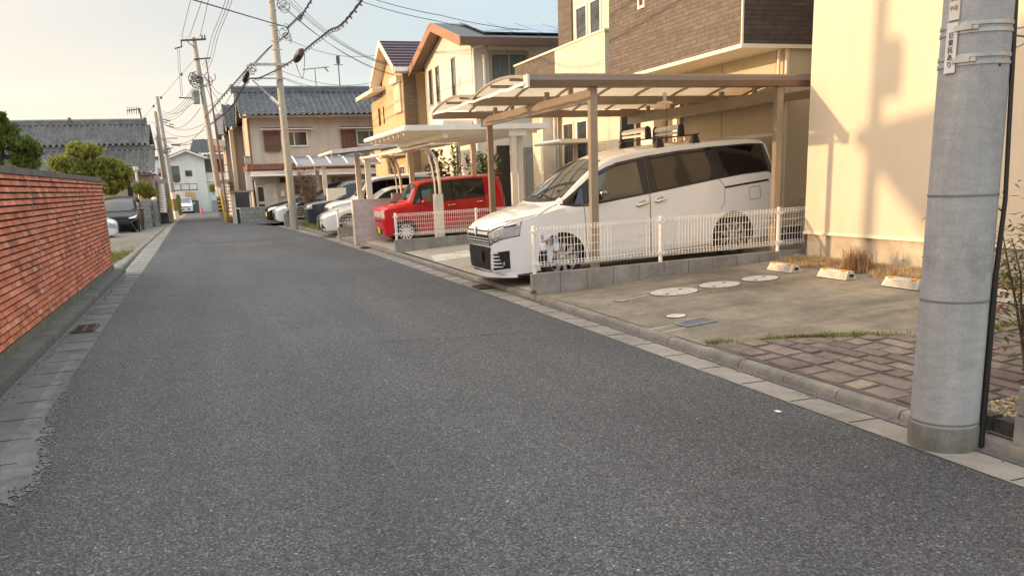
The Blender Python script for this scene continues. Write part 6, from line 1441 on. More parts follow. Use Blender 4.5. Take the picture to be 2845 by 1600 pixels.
pine('pine_tree', 'lighter green clipped pine in front of the old tiled house', 48., [(1400,560,260,110),(1250,520,160,90),(1020,760,250,110),(1180,830,250,100),(1430,800,220,110),(1620,780,230,100),(1800,770,180,80),(1950,900,220,110),(1700,930,220,100),(1930,1080,190,90),(1780,1180,130,80),(2330,1170,160,90),(2420,1240,120,80),(1180,900,300,80)], [(2120,1480),(2115,1150),(2050,1000),(1700,900),(1420,700),(1380,520)], 1.5, K['pine'], 1350, .20)
mb = MB(); 
# ---- old tiled house on the left
t = thing('old_tiled_house', 'long old house with two tiers of grey pantile roof on the left', 'house', (-8,56,-.1))
boxpart(t, 'wall', K['pink_wall'], -15, -2.80, 52.6, 62, -.4, 2.75); boxpart(t, 'upper_wall', K['pink_wall'], -15, -3.3, 55.6, 61.5, 2.75, 4.5)
mb = MB(); pantile(mb, -15, -2.56, lambda x,q: (x, lerp(52.0,55.3,q), lerp(2.68,4.12,q)), 3.6, .30, .25, .12, .05)
pantile(mb, -15, -2.82, lambda x,q: (x, lerp(55.0,58.5,q), lerp(4.30,5.72,q)), 3.8, .30, .25, .12, .05); pantile(mb, -15, -2.82, lambda x,q: (x, lerp(62.0,58.5,q), lerp(4.30,5.72,q)), 3.8, .30, .25, .12, .05)
mb.build('tile_roof', K['kawara_old'], t, smooth=30, normals=False)
mb = MB(); mb.box(-15,-3.05,58.3,58.7,5.70,5.92); mb.tube([(-15,58.5,5.95),(-3.02,58.5,5.95)], .10, 10); mb.box(-3.1,-2.98,58.25,58.75,5.68,6.08); mb.box(-7.25,-7.1,58.2,58.4,5.7,6.12); mb.build('ridge_tiles', K['kawara_old'], t)
mb = MB(); mb.box(-15,-2.6,55.1,55.4,4.08,4.26); mb.tube([(-15,55.15,4.27),(-2.58,55.15,4.27)], .07, 8); mb.build('flashing_tiles', K['kawara_old'], t)
mb = MB(); mb.tube([(-15,51.95,2.62),(-2.5,51.95,2.60)], .05, 8); mb.build('gutter', K['dark_steel'], t)
mb = MB(); mb.tube([(-2.68,51.98,2.58),(-2.72,52.3,2.4),(-2.70,52.4,0)], .06, 10); mb.build('down_pipe', K['pink_wall'], t, smooth=40)
q = PY(376,466,49); t = thing('vent_stack', 'small white vent stack in front of the old tiled roof', 'vent pipe', (q.x,49,-.2)); mb = MB(); mb.tube([(q.x,49,-.3),(q.x,49,q.z-.1)], .06, 10); mb.build('pipe', K['frame_white'], t); mb = MB(); mb.tube([(q.x,49,q.z-.12),(q.x,49,q.z+.04)], .13, 12); mb.build('cowl', K['frame_white'], t)
q0, q1 = PY(394,336,58.5), PY(352,308,58.5)
t = thing('roof_aerial', 'comb-shaped aerial on a thick mast at the end of the old ridge', 'aerial', (q0.x,58.5,5.95), 0, 'aerials on the roofs')
mb = MB(); mb.tube([(q0.x,58.5,5.9),(q0.x-.06,58.5,q1.z+.12)], .05, 6); mb.build('mast', K['dark_steel'], t)
mb = MB(); mb.tube([(q0.x+.05,58.5,q1.z+.1),(q1.x,58.5,q1.z)], .035, 6)
for i in range(6): x = lerp(q1.x,q0.x,i/6); mb.tube([(x,58.5,q1.z-.22+.05*(i%2)),(x+.04,58.5,q1.z+.22)], .02, 4)
mb.build('antenna', K['dark_steel'], t)
# ---- block walls, gate, stairs
t = thing('block_wall', 'old grey block wall beside the black people carrier', 'block wall', (-3.5,46.5,-.2))
mb = MB(); mb.box(-6,-2.72,46.5,46.62,-.4,1.27); mb.build('front_face', K['block_far'], t); mb = MB(); mb.box(-2.72,-2.6,46.5,52,-.4,1.2); mb.build('street_face', K['block_side'], t)
t = thing('gate_post', 'block gatepost with white globe lamp and dark gate at the old house', 'gatepost', (-2.6,47,-.1))
boxpart(t, 'post', K['block'], -2.62, -2.42, 46.7, 47.1, -.3, 1.25); mb = MB(); mb.lathe([(.02,0),(.10,.03),(.12,.09),(.10,.15),(.02,.18)], 14, (-2.52,46.9,1.25)); mb.build('lamp', K['frame_white'], t, smooth=60); boxpart(t, 'gate', K['dark_steel'], -2.44, -2.40, 47.2, 48.4, .2, 1.15)
t = thing('white_step_stair', 'steep outside stair of white treads beside the old tiled house', 'stairs', (-2.45,55,-.1))
mb = MB()
for i in range(12): y = 52.6+i*.20; z = .62+i*.135; mb.box(-2.58,-2.26,y-.11,y+.11,z-.045,z+.035)
mb.build('treads', K['frame_white'], t)
mb = MB(); mb.beam((-2.22,52.5,.45),(-2.22,55,2.05),.05,.16); mb.box(-2.62,-2.58,52.5,55.2,-.2,2.2); mb.box(-2.58,-2.2,52.9,55.2,-.2,.5); mb.build('strings', K['dark_steel'], t)
boxpart(t, 'landing', K['old_wall'], -2.7, -2.15, 55.2, 57, 2.15, 2.4)
t = thing('drain_slab', 'pale concrete slab bridging the side drain by the left poles', 'slab', (-2.3,53.5,0)); boxpart(t, 'slab', K['kerb'], -2.75, -2.05, 53.0, 54.2, -.06, .06); boxpart(t, 'bearer', K['dirt'], -2.7, -2.1, 53.1, 54.1, -.3, -.061)

# ---- off-frame on the left: house and pole shadowing the street, plus added shade blocks
t = thing('neighbour_house', 'gabled house beyond the red wall whose shadow falls on beige wall', 'house', (-9,7,0))
mb = MB(); mb.prism([(4,0),(10.3,0),(10.6,3.5),(11.9,4.05),(13.2,4.93),(13.36,5.05),(13.2,5.11),(11.9,5.24),(10.87,6.0),(9,7.0),(4,7.0)], 'x', -13, -7); mb.build('wall', K['old_wall'], t)
mb = MB(); mb.prism([(13.2,5.12),(11.9,5.25),(10.87,6.01),(9,7.01),(9,7.1),(10.85,6.1),(11.9,5.31),(13.2,5.16)], 'x', -13, -7); mb.build('roof', K['kawara_old'], t)
tag(boxpart(None, 'unseen_shade_block', leafmat('shade_block_leaf', (.03,.05,.02),(.05,.08,.03),(.09,.12,.04)), -8.5, -7, 12.2, 29.4, 0, 3.0), 'long unseen hedge-like block added to shade van and road', 'hedge')  # invented block out of view, keeps low sun off the van and road
tag(boxpart(None, 'unseen_shade_block', K['pine_dark'], -8.5, -7, 30.8, 44, 0, 3.0), 'farther unseen hedge-like block added to shade the road past a gap', 'hedge')  # second invented block; the gap between them lets a sun strip through

t = thing('utility_pole', 'utility pole behind the brick wall that throws the vertical wall shadow', 'utility pole', (-7,12.9,0), 0, 'utility poles along the street')
mb = MB(); mb.tube([(-6.95,12.95,-.1),(-7,12.9,9.5)], [.14,.11], 14); mb.build('shaft', K['pole'], t, smooth=40); mb = MB(); mb.lathe([(.16,0),(.19,.04),(.19,.6),(.12,.7)], 14, (-7.0,12.68,5.5)); mb.build('transformer', K['steel'], t, smooth=40)
mb = MB(); mb.box(-7.1,-6.9,12.6,13.0,6.9,7.6); mb.build('switch_box', K['steel'], t)
# ================================================================ distant poles and wires
def pole(name, label, b, top, r0, r1, m):
    b, top = Vector(b), Vector(top); t = thing(name, label, 'utility pole', b, 0, 'utility poles along the street')
    mb = MB(); mb.tube([b-Vector((0,0,.3))] + [b.lerp(top,i/8) for i in range(9)], [r0]+[lerp(r0,r1,i/8) for i in range(9)], 20); mb.build('shaft', m, t, smooth=40); return t
# pale pole at the kerb
B2 = Vector((3.12,35.3,0)); T2 = Vector((3.06,35.3,9.9))
t = pole('utility_pole', 'tall pale concrete pole standing at the kerb before the tiled house', B2, T2, .155, .105, K['pole_warm'])
for z in (4.57, 7.4, 8.1, 2.3): mb = MB(); mb.lathe([(.15-.005*z,-.02),(.165-.005*z,-.015),(.165-.005*z,.015),(.15-.005*z,.02)], 20, (3.09,35.3,z)); mb.build('band', K['steel'], t, smooth=40)
for z, x0, x1, h in ((6.16,2.04,3.46,.09),(5.66,1.93,3.27,.05)): mb = MB(); mb.beam((x0,35.15,z),(x1,35.15,z),.07,h); mb.build('cross_arm', K['steel'], t)
mb = MB(); mb.beam((2.08,35.12,5.6),(2.98,35.15,4.70),.05,.05); mb.build('strut', K['steel'], t); mb = MB(); mb.tube([(2.68,35.11,4.99),(2.95,35.11,4.72)], .055, 8); mb.build('strut_sleeve', K['frame_white'], t)
for z in (7.55,7.0,6.7): mb = MB(); mb.tube([(2.9,35.2,z),(3.28,35.2,z)], .02, 6); mb.build('step_bolt', K['steel'], t)
t2_ = t
def coil(t, c, r, n, name='cable_loops', m=None, sd=1, th=.012):
    rr = random.Random(sd); mb = MB()
    for i in range(n):
        o = Vector((rr.gauss(0,r*.5), rr.gauss(0,.1), rr.gauss(0,r*.6))); a0 = rr.uniform(0,6); q = rr.uniform(.4,1.)*r
        mb.tube([Vector(c)+o+Vector((q*math.cos(a0+k*.7), .1*math.sin(k), q*.9*math.sin(a0+k*.7))) for k in range(8)], th, 5)
    mb.build(name, m or K['dark_steel'], t)
coil(t, PY(798,95,35.2), .22, 7, sd=4); coil(t, PY(786,14,35.2), .25, 6, sd=5); coil(t, PY(700,195,35.1), .16, 5, sd=6)
# far leaning pole with transformer
B3 = Vector((.70,50.8,-.06)); T3 = Vector((.24,50.8,9.5)); L3 = lambda z: B3.lerp(T3, (z+.06)/9.56)
t = pole('utility_pole', 'far pole with grey transformer and yellow black warning band', B3, T3, .17, .11, K['pole_warm'])
mb = MB(); c = Vector((-.0,50.6,6.15)); mb.lathe([(.16,0),(.20,.03),(.20,.58),(.215,.6),(.215,.66),(.17,.72),(.02,.74)], 20, c); tr = mb.build('transformer', mat('transformer_grey', (.24,.28,.30), .5, .2), t, smooth=40)
mb = MB(); 
for a in (0,2.1,4.2): mb.tube([c+Vector((.1*math.cos(a),.1*math.sin(a),.72)), c+Vector((.1*math.cos(a),.1*math.sin(a),.92))], .03, 6)
mb.build('bushings', K['frame_white'], tr)
for a, b, h in (((-.42,50.7,9.33),(.85,50.7,9.41),.09),((.12,50.7,8.40),(.98,50.7,8.48),.07),((-.85,50.65,6.48),(-.2,50.65,6.45),.06),((-.40,50.68,9.3),(-.40,50.68,9.02),.06),((-.76,50.68,8.92),(-.38,50.68,9.03),.06)): mb = MB(); mb.beam(a,b,.07,h); mb.build('cross_arm', K['dark_steel'], t)
mb = MB(); mb.beam((-.1,50.7,9.3),(.27,50.7,8.95),.04,.04); mb.build('brace', K['dark_steel'], t)
for x in (-.30,-.12,.45,.66,.80): mb = MB(); mb.lathe([(.03,0),(.045,.05),(.03,.1),(.045,.15),(.02,.22)], 8, (x,50.7,9.42)); mb.build('insulator', K['frame_white'] if x<.5 else K['dark_steel'], t)
coil(t, (.30,50.6,7.3), .35, 12, sd=8, th=.02); coil(t, (.1,50.6,7.4), .25, 6, sd=9, th=.02)
mb = MB(); q = L3(.9); zz0, zz1 = .5, 1.3
for i in range(8):
    a, b = lerp(zz0,zz1,i/8), lerp(zz0,zz1,(i+1)/8); mb.cur = i%2; p0, p1 = L3(a), L3(b); mb.tube([p0,p1], .172, 16, caps=False)
mb.build('warning_band', [K['black'], mat('warning_yellow', (.42,.29,.06), .6)], t)
mb = MB(); mb.tube([L3(-.05),L3(.48)], .176, 16); mb.build('white_base', K['block'], t); mb = MB(); mb.tube([L3(1.32),L3(1.8)], .172, 16); mb.build('white_sleeve', K['frame_white'], t)
mb = MB(); t = thing('guard_pipe', 'leaning bright yellow guard pipe at the foot of the far pole', 'guard pipe', (.80,49.6,-.04)); mb.tube([(.80,49.6,-.1),(.69,49.6,1.62)], .055, 10); mb.build('pipe', mat('guard_yellow', (.62,.44,.08), .5), t, smooth=40); mb = MB(); mb.lathe([(.056,-.03),(.05,.02),(.02,.045)], 10, (.688,49.6,1.64)); mb.build('end_cap', K['trim'], t)
t = thing('steel_pole', 'thin red brown steel pole leaning beside the far transformer pole', 'pole', (.94,49.5,-.04)); mb = MB(); mb.tube([(.94,49.5,-.1),(.88,49.5,2.6),(.80,49.5,5.3)], .055, 8); mb.build('lower_tube', K['brown_iron'], t, smooth=40); mb = MB(); mb.tube([(.80,49.5,5.3),(.72,49.5,8.25)], [.045,.03], 8); mb.build('upper_tube', K['brown_iron'], t, smooth=40)
# left poles
b1 = Vector((-2.26,58,-.15)); t = pole('utility_pole', 'left-hand old pole with a yellow plate low on its shaft', b1, (-2.40,58,6.4), .15, .10, K['pole_warm'])
mb = MB(); mb.tube([(-2.262,58,.78),(-2.275,58,1.22)], .158, 14); mb.build('yellow_plate', mat('plate_yellow', (.50,.42,.03), .5), t)
b2 = Vector((-2.2,66,-.2)); t = pole('utility_pole', 'darker left-hand pole with white foot and brown yellow band', b2, (-2.50,66,8.05), .16, .11, K['pole'])
P2L = lambda z: b2.lerp(Vector((-2.50,66,8.05)), (z+.2)/8.25)
mb = MB(); mb.tube([P2L(-.2),P2L(.35)], .172, 14); mb.build('white_base', K['frame_white'], t); mb = MB(); mb.tube([P2L(.36),P2L(1.16)], .170, 14); mb.build('warning_band', mat('warning_ochre', (.25,.18,.05), .6), t); mb = MB(); mb.tube([P2L(1.17),P2L(1.62)], .168, 14); mb.build('white_sleeve', K['frame_white'], t)
for z, w in ((5.25,.9),(4.6,.5)): mb = MB(); mb.beam(P2L(z)+Vector((-w*.7,-.15,0)), P2L(z)+Vector((w,-.15,.02)), .07,.07); mb.build('cross_arm', K['steel'], t)
coil(t, P2L(4.4)+Vector((.1,-.1,0)), .22, 7, sd=12, th=.02)
q = PY(487,672*.4487,72); b4 = PY(462,560,80); t = pole('utility_pole', 'thinnest and farthest left-hand pole behind the two nearer ones', (-2.95,74,-.3), (-3.25,74,5.9), .12, .08, K['pole']); mb = MB(); mb.beam((-3.5,73.9,4.9),(-2.6,73.9,4.95),.07,.07); mb.build('cross_arm', K['steel'], t)

# ---- wires
K['wire'] = mat('wire_black', (.03,.028,.032), .6, var=.1); K['wire_g'] = mat('wire_grey', (.10,.095,.105), .6, var=.1)
def sagline(a, b, sag, n=18): a, b = Vector(a), Vector(b); return [a.lerp(b,i/n) - Vector((0,0,4*sag*(i/n)*(1-i/n))) for i in range(n+1)]
def smooth(pts, n=8):
    P = [Vector(p) for p in pts]; out = []
    for i in range(len(P)-1):
        p0, p1, p2, p3 = P[max(0,i-1)], P[i], P[i+1], P[min(len(P)-1,i+2)]
        for k in range(n):
            t = k/n; out.append(.5*((2*p1)+(p2-p0)*t+(2*p0-5*p1+4*p2-p3)*t*t+(3*p1-p0-3*p2+p3)*t**3))
    return out + [P[-1]]
def wire(pts, r, label, m=None, name='overhead_wire', spiral=0):
    mb = MB(); mb.tube(pts, r, 5)
    if spiral:
        pl = pts; L = 0; q = []
        for a, b in zip(pl[:-1], pl[1:]):
            n = max(1, int((b-a).length/.09)); d = (b-a).normalized(); s = d.cross(Vector((0,0,1))).normalized(); u = s.cross(d)
            for k in range(n): L += (b-a).length/n; ph = L/spiral*2*PI; q.append(a.lerp(b,k/n) - u*r*1.3 + (s*math.cos(ph)+u*math.sin(ph))*r*1.9)
        mb.tube(q, r*.42, 4)
    o = mb.build(name, m or K['wire_g']); tag(o, label, 'wire', 'overhead wires'); return o
def reach(px, py, z, a, Y=-6):   # a span from point a through a sight line at height z, carried on overhead past the camera
    q = PZ(px,py,z); a = Vector(a); d = (q-a); return a, a + d*((Y-a.y)/d.y)
for i, (xa, xb) in enumerate(((-.36,525),(.02,556),(.55,575))):
    a, b = reach(xb, 0, 9.75, (xa,50.7,9.5)); wire(sagline(a,b,.35,30), .013, ('left','middle','right')[i]+' of the three high wires running straight up from far crossarm')
for i, (x0, x1) in enumerate(((627,575),(636,584),(645,592))):
    a = PY(562+8*i,182+5*i,50.6); m_ = PY(x1+14,100,41); b = PY(x0,0,34); c = b + (b-m_)*2.2 + Vector((0,0,.5)); wire(smooth([a, PY(x1,160,47.5), m_, b, c]), .011, ('left','middle','right')[i]+' of the three curving wires rising right of the far transformer pole')
a = PY(796,75,35.2); b = PY(536,0,27); wire(smooth([a, PY(750,63,33.4), b, b+(b-a)*.8]), .020, 'single dark wire slanting up left past the pale pole top', K['wire'])
near = Vector((3.95,3.75,7.2)); j = PY(797,78,35.2); wire(smooth([j, PY(835,40,27), PY(865,0,21), near]), .020, 'twisted cable climbing from joint behind pale pole to overhead', K['wire'], spiral=.5)
wire(smooth([j, PY(801,91,35.25), PY(776,112,35.5), PY(745,136,35.8), PY(705,178,35.2)]), .022, 'cable looping from the upper joint behind pale pole to its long crossarm', K['wire'])
wire(smooth([PY(693,184,35.1), PY(640,244,42), PY(595,296,47), PY(570,325,50.7)]), .028, 'cable sloping from the long crossarm down to the far transformer pole', K['wire_g'], spiral=.7)
wire(smooth([PY(758,126,35.5), PY(735,150,37), PY(700,189,39), PY(655,245,44), PY(600,330,50)]), .014, 'thin wire passing behind the pale pole toward far rooftops')
bl = smooth([PY(691,219,35.1), PY(720,217,34.9), PY(750,204,34.6), PY(779,189,34.2), PY(819,163,31.5), PY(865,124,27.5), PY(912,87,24), PY(1005.7,0,18.5), (4.0,3.8,6.6)]); wire(bl, .026, 'thick bundled cable sweeping from pale pole up to the top centre', K['wire'], spiral=.6)
wire(smooth([PY(691,221,35.1), PY(679,235,37), PY(667,257,40), PY(640,300,46), PY(585,345,53)]), .03, 'thick bundled cable dropping left behind the apartment house ridge', K['wire'], spiral=.6)
for (x, y, Y, s, lb) in ((830,155,30.6,1.,'dark oval cable closure hanging on thick cable right of pale pole'),(683,214,35.4,.85,'dark oval cable closure left of the pale pole crossarm')):
    p = PY(x,y,Y); d = Vector((.33,-.75,.45)).normalized() if x > 800 else Vector((.3,-.7,.6)).normalized(); mb = MB(); mb.tube([p-d*.34*s, p-d*.25*s, p-d*.1*s, p+d*.1*s, p+d*.25*s, p+d*.34*s], [.03,.10*s,.13*s,.13*s,.10*s,.03], 12); tag(mb.build('cable_closure', K['black'], smooth=40), lb, 'cable closure', 'cable closures')
wire(smooth([PY(818,166,31.4), PY(828,196,31.4), PY(838,216,31.3), PY(844,205,31.2), PY(846,150,31)]), .012, 'slack loop of wire hanging under the right cable closure', K['wire'])
for i, (sx, sy, ex, ey, lb) in enumerate(((779,14,1095,208,'lowest'),(781,11,1097,211,'second lowest'),(796,3,1099,186,'middle'),(800,-2,1101,184,'second highest'),(806,-8,1103,181,'highest'))):
    wire(sagline(PY(sx,sy,35.2), PY(ex,ey,36.2 if i>1 else 35.9), .35+.03*i), .010, lb+' of five service wires from pale pole top to the tan house')
for i in range(2):
    a = Vector((3.1,35.2,9.75+.18*i)); b = Vector((8.0,30.2-.9*i,6.95)); wire(sagline(a,b,.25), .012, ('lower','upper')[i]+' of two wires slanting down to the solar roof ridge', K['wire'])
    wire(sagline(b, (14.5,28.5-.6*i,6.6), .35), .010, ('lower','upper')[i]+' wire draped along the solar panels of the white house', K['wire'])
for a, b, lb in (((803,112),(1051,153),'thin wire from pale pole joint to tan house apex'),((784,198),(1031,230),'upper thin wire from pale pole toward tan house side eave'),((790,217),(1062,247),'lower wire from pale pole crossarm to the tan house shutter'),((792,221),(1010,243),'faint lowest wire right of pale pole over the pantile ridge')):
    wire(sagline(PY(*a,35.2), PY(*b,38.5), .28), .010, lb)
for i in range(4):
    a = PY(536+2*i,243+5*i,50.6); b = PY(450,317+4*i,65.8); wire(sagline(a,b,.35+.08*i), .013, ('highest','second','third','lowest')[i]+' of four sagging wires between transformer pole and left poles')
a = PY(538,168,50.6); b = PY(420,303,66); wire([a.lerp(b,i/12) for i in range(13)] + [b+(b-a)*1.2], .010, 'thin straight wire with markers slanting down left past far poles')
for i, f in enumerate((.24,.72,.93)):
    p = a.lerp(b,f); mb = MB(); mb.lathe([(.02,-.09),(.09,0),(.02,.09)], 8, p); tag(mb.build('wire_marker', K['rust']), 'small bead on the slanting wire, '+('nearest the transformer pole','above the left pole top','lowest toward the left roof')[i], 'wire marker', 'wire markers')
for i in range(2): wire([PY(493+5*i,137,50.6), PY(496+5*i,190,50.6), PY(503+4*i,268,50.6)], .011, ('left','right')[i]+' of two vertical drop wires left of the transformer pole')
for i, (a, b, s) in enumerate((((568,216),(626,306),.1),((570,232),(612,322),.25),((585,232),(640,236),.55),((566,300),(640,236),.2),((640,236),(715,262),.2))):
    wire(sagline(PY(*a,50.6), PY(*b,53), s), .012, ('straight stay wire from transformer pole to row house roof','second slack wire from transformer pole to row house roof','deeply sagging wire right of transformer pole','rising wire from transformer pole to the ridge aerial','low wire running behind pantile ridge')[i])
for i, (a, b, ya, yb, s) in enumerate((((437,330),(565,345),66,50.8,.5),((440,352),(568,362),66,50.8,.5),((442,372),(570,350),66,50.8,.8),((425,372),(571,390),58,50.8,.4),((400,330),(440,338),80,66,.2),((455,345),(556,300),66,51,.6),((448,388),(540,395),66,60,.3),((437,300),(560,255),66,51,.7))):
    wire(sagline(PY(*a,ya), PY(*b,yb), s), .014, ('top','second','third','fourth','far left','fifth rising','lowest short','steep')[i]+' wire of the tangle between the left poles and transformer pole')
for i in range(6):
    p = PY(452+9*(i%3),332+7*(i//2)+3*(i%3),64); mb = MB(); mb.tube([p, p+Vector((.28,0,-.06))], .035, 6); tag(mb.build('wire_sleeve', K['wire']), 'short dark insulating sleeve on the wires right of the left poles', 'wire sleeve', 'wire sleeves')
p = PY(476,403,62); mb = MB(); mb.beam(p, p+Vector((.55,0,-.04)), .1, .1); tag(mb.build('splice_case', K['brown_iron']), 'long dark red splice case above the far white house', 'splice case')
wire(sagline(Vector((4.1,3.75,2.27)), (8.29,5.6,2.75), .1), .006, 'thin stay wire running right from hook on the grey pole')
# ================================================================ street end
gz95 = -.47
t = thing('white_far_house', 'white gabled house closing the street end with dark pantile roof behind', 'house', (-.5,96,gz95))
mb = MB(); mb.prism([(-3.25,gz95),(.10,gz95),(.10,5.0),(-1.56,5.65),(-3.25,4.95)], 'y', 95.3, 104); mb.build('wall', plaster('pale_green_white', (.66,.665,.61), .04, streak=.12), t)
boxpart(t, 'side_wing_wall', plaster('pale_wing', (.64,.645,.59), .04), .10, 3.6, 95.8, 104, gz95, 5.3)
mb = MB(); mb.hexa([(-1.56,94.9,5.72),(-1.56,104,5.72),(-3.6,104,4.95),(-3.6,94.9,4.95),(-1.56,94.9,5.84),(-1.56,104,5.84),(-3.6,104,5.07),(-3.6,94.9,5.07)]); mb.hexa([(-1.56,94.9,5.72),(.35,94.9,4.95),(.35,104,4.95),(-1.56,104,5.72),(-1.56,94.9,5.84),(.35,94.9,5.07),(.35,104,5.07),(-1.56,104,5.84)]); mb.build('gable_roof', K['kawara_dark'], t)
mb = MB(); mb.beam((-3.6,94.85,4.9),(-1.56,94.85,5.68),.08,.16); mb.beam((-1.56,94.85,5.68),(.38,94.85,4.9),.08,.16); mb.build('verge_board', K['frame_white'], t)
mb = MB(); pantile(mb, -1.3, 4.0, lambda x,q: (x+q*.5*(1 if x<0 else 0), lerp(95.2,100,q), lerp(5.35,7.0,q)), 5.2, .3, .28, .05, .04); mb.build('tile_roof', K['kawara_dark'], t, smooth=30, normals=False)
mb = MB(); mb.tube([(.1,95.1,5.3),(3.8,95.1,5.3)], .07, 8); mb.tube([(.42,95.2,5.3),(.42,95.2,4.9)], .05, 8); mb.build('gutter', K['frame_white'], t)
win(t,'y',95.3,-3.15,-2.45,3.25,4.15,K['frame_brown'],K['curtain'],mull=0,fw=.07); win(t,'y',95.3,-1.81,-1.25,3.21,3.70,K['frame_brown'],K['houseglass'],mull=0,fw=.05); win(t,'y',95.8,-.10+.22,1.9,3.56,4.76,K['frame_brown'],K['houseglass'],mull=1,fw=.06)
boxpart(t,'wall_band',K['frame_white'],.12,3.6,95.70,95.79,2.6,2.72)
mb = MB(); mb.box(-3.3,-.83,94.2,94.3,1.75,1.85)
for x in (-3.2,-2.4,-1.6,-.87): mb.box(x-.03,x+.03,94.2,94.28,1.85,2.42)
mb.box(-3.3,-.83,94.2,94.28,2.38,2.44); mb.build('balcony_rail', K['dark_steel'], t); boxpart(t,'balcony_panel',K['white_wall'],-3.3,-1.9,94.3,94.34,1.85,2.3); boxpart(t,'garage_panel',K['tan_wall'],-2.1,-1.15,95.2,95.29,.6,1.6)
mb = MB(); mb.lathe([(.42,0),(.36,.05),(.02,.12)], 20, (-2.75,94.5,2.95), 'y'); d_ = mb.build('satellite_dish', K['dark_steel'], t, smooth=40)
tag(boxpart(None,'block_wall',brick('far_dark_block',(.14,.14,.135),(.11,.11,.105),(.07,.07,.068),.4,.2,.02,axes='xzy'),-2.75,-.9,94,94.15,gz95-.1,.79),'dark grey block wall in front of the far white house','block wall')
tag(boxpart(None,'block_wall',K['block_far'],.35,2.4,94,94.15,gz95-.1,.7),'pale block wall right of the small far white car','block wall')
def leafbox(name, label, cat, c, s, n, ls, m, tr=True):
    t = thing(name, label, cat, (c[0],c[1],c[2]-s[2])); mb = MB()
    for _ in range(n):
        d = Vector((rs.uniform(-1,1),rs.uniform(-1,1),rs.uniform(-1,1))); p = Vector(c)+Vector((d.x*s[0],d.y*s[1],d.z*s[2])); u = Vector((rs.gauss(0,1),rs.gauss(0,1),rs.gauss(.4,1))).normalized(); v = u.cross(Vector((rs.gauss(0,1),rs.gauss(0,1),rs.gauss(0,1)))).normalized(); l = ls*rs.uniform(.6,1.3)
        mb.add([p-v*l*.3, p+u*l*.5-v*l*.1, p+u*l, p+v*l*.3], [(0,1,2,3)])
    mb.build('foliage', m, t, normals=False)
    if tr: mb = MB(); mb.tube([(c[0],c[1],c[2]-s[2]-.3),(c[0],c[1],c[2])], .05, 6); mb.build('trunk', K['bark'], t)
    return t
leafbox('hedge','clipped dark green hedge beside the white-footed left pole','hedge',(-2.55,84,.5),(.20,1.2,.86),2600,.14,K['pine_dark'])
leafbox('small_tree','small green tree just left of far pole foot','tree',(.62,88,1.9),(.36,.3,.35),900,.16,K['pine'])
leafbox('roadside_weeds','low green weeds at the foot of steel pole and parapet','weeds',(1.25,47.5,.12),(.35,.8,.16),700,.10,K['grass'],False)
# traffic cone
c = PY(560,588,90); t = thing('traffic_cone','small red traffic cone beside the far white car','traffic cone',(c.x,90,-.43)); mb = MB(); mb.lathe([(.13,.03),(.03,.68),(.02,.70)], 16, (c.x,90,-.43)); mb.build('cone', mat('cone_red',(.60,.05,.03),.5), t, smooth=40); mb = MB(); mb.box(c.x-.19,c.x+.19,89.81,90.19,-.44,-.39); mb.build('base', mat('cone_base',(.50,.04,.03),.6), t)
# pale buildings beyond
t = thing('distant_building', 'pale distant building with red roof edge left of the white house', 'building', (-6,130,-.6)); mb = MB(); mb.box(-9,-2.6,130,138,-.8,6.1); mb.build('wall', plaster('pale_distant', (.60,.62,.62), .03), t); mb = MB(); mb.box(-9.2,-2.4,129.8,138,6.1,6.5); mb.build('roof_edge', K['brown_iron'], t)
t = thing('cream_distant_building', 'low cream distant building just behind the white gable', 'building', (-3,120,-.6)); mb = MB(); mb.box(-4.2,-1.2,120,126,-.8,6.0); mb.build('wall', K['tan_wall'], t); mb = MB(); mb.box(-4.4,-1.0,119.8,126,6.0,6.25); mb.build('roof', K['kawara_dark'], t)
t = thing('red_sign', 'small red and white sign above the left stairs', 'sign', (-3.0,60,3)); boxpart(t,'panel',K['frame_white'],-2.78,-2.60,60,60.04,2.6,3.15); boxpart(t,'red_square',mat('sign_red',(.55,.03,.05),.5),-2.76,-2.62,59.985,59.999,2.66,2.86)

# ================================================================ small plants and bits on the right
t = thing('bare_bush', 'leafless brown bush with tangled twigs in front of dark people carrier', 'bush', (4.0,36.4,.1))
mb = MB(); mt = MB()
b0 = Vector((3.95,36.4,.05))
for k in range(7):
    tip = b0 + Vector((rs.uniform(-.45,.45),rs.uniform(-.3,.3),rs.uniform(1.6,2.25))); st = [b0+Vector((rs.uniform(-.06,.1),0,0)), b0.lerp(tip,.5)+Vector((rs.uniform(-.1,.1),0,0)), tip]; mb.tube(st,[.028,.02,.012],6)
    for q in range(40):
        f = rs.uniform(.35,1); p = st[0].lerp(tip,f); d = Vector((rs.gauss(0,.6),rs.gauss(0,.6),rs.uniform(.0,1))).normalized()*rs.uniform(.15,.5); m_ = p+d*.5+Vector((rs.gauss(0,.05),rs.gauss(0,.05),rs.gauss(0,.05))); mt.tube([p,m_,p+d],[.007,.006,.004],4)
        for w in range(2): e = m_+Vector((rs.gauss(0,.12),rs.gauss(0,.12),rs.uniform(0,.2))); mt.tube([m_,e],[.005,.004],4)
K['twig'] = mat('twig_brown',(.17,.12,.09),.9,var=.3); mb.build('stems',K['twig'],t); mt.build('twigs',K['twig'],t)
pts = [(3.75+rs.random()**.7*1.5, rs.uniform(29.6,36.9), .10) for _ in range(4200)]; pts = [(x-.0+float(np.interp(y,[28,35,37],[-.12,-.35,-.5])),y,z) for x,y,z in pts]
mb = MB(); blades(mb, pts, .06, .22, .02, .8, rs); stuff(mb.build('kerb_grass', K['grass']), 'bright green grass tuft between old pale pole and white saloon', 'grass')
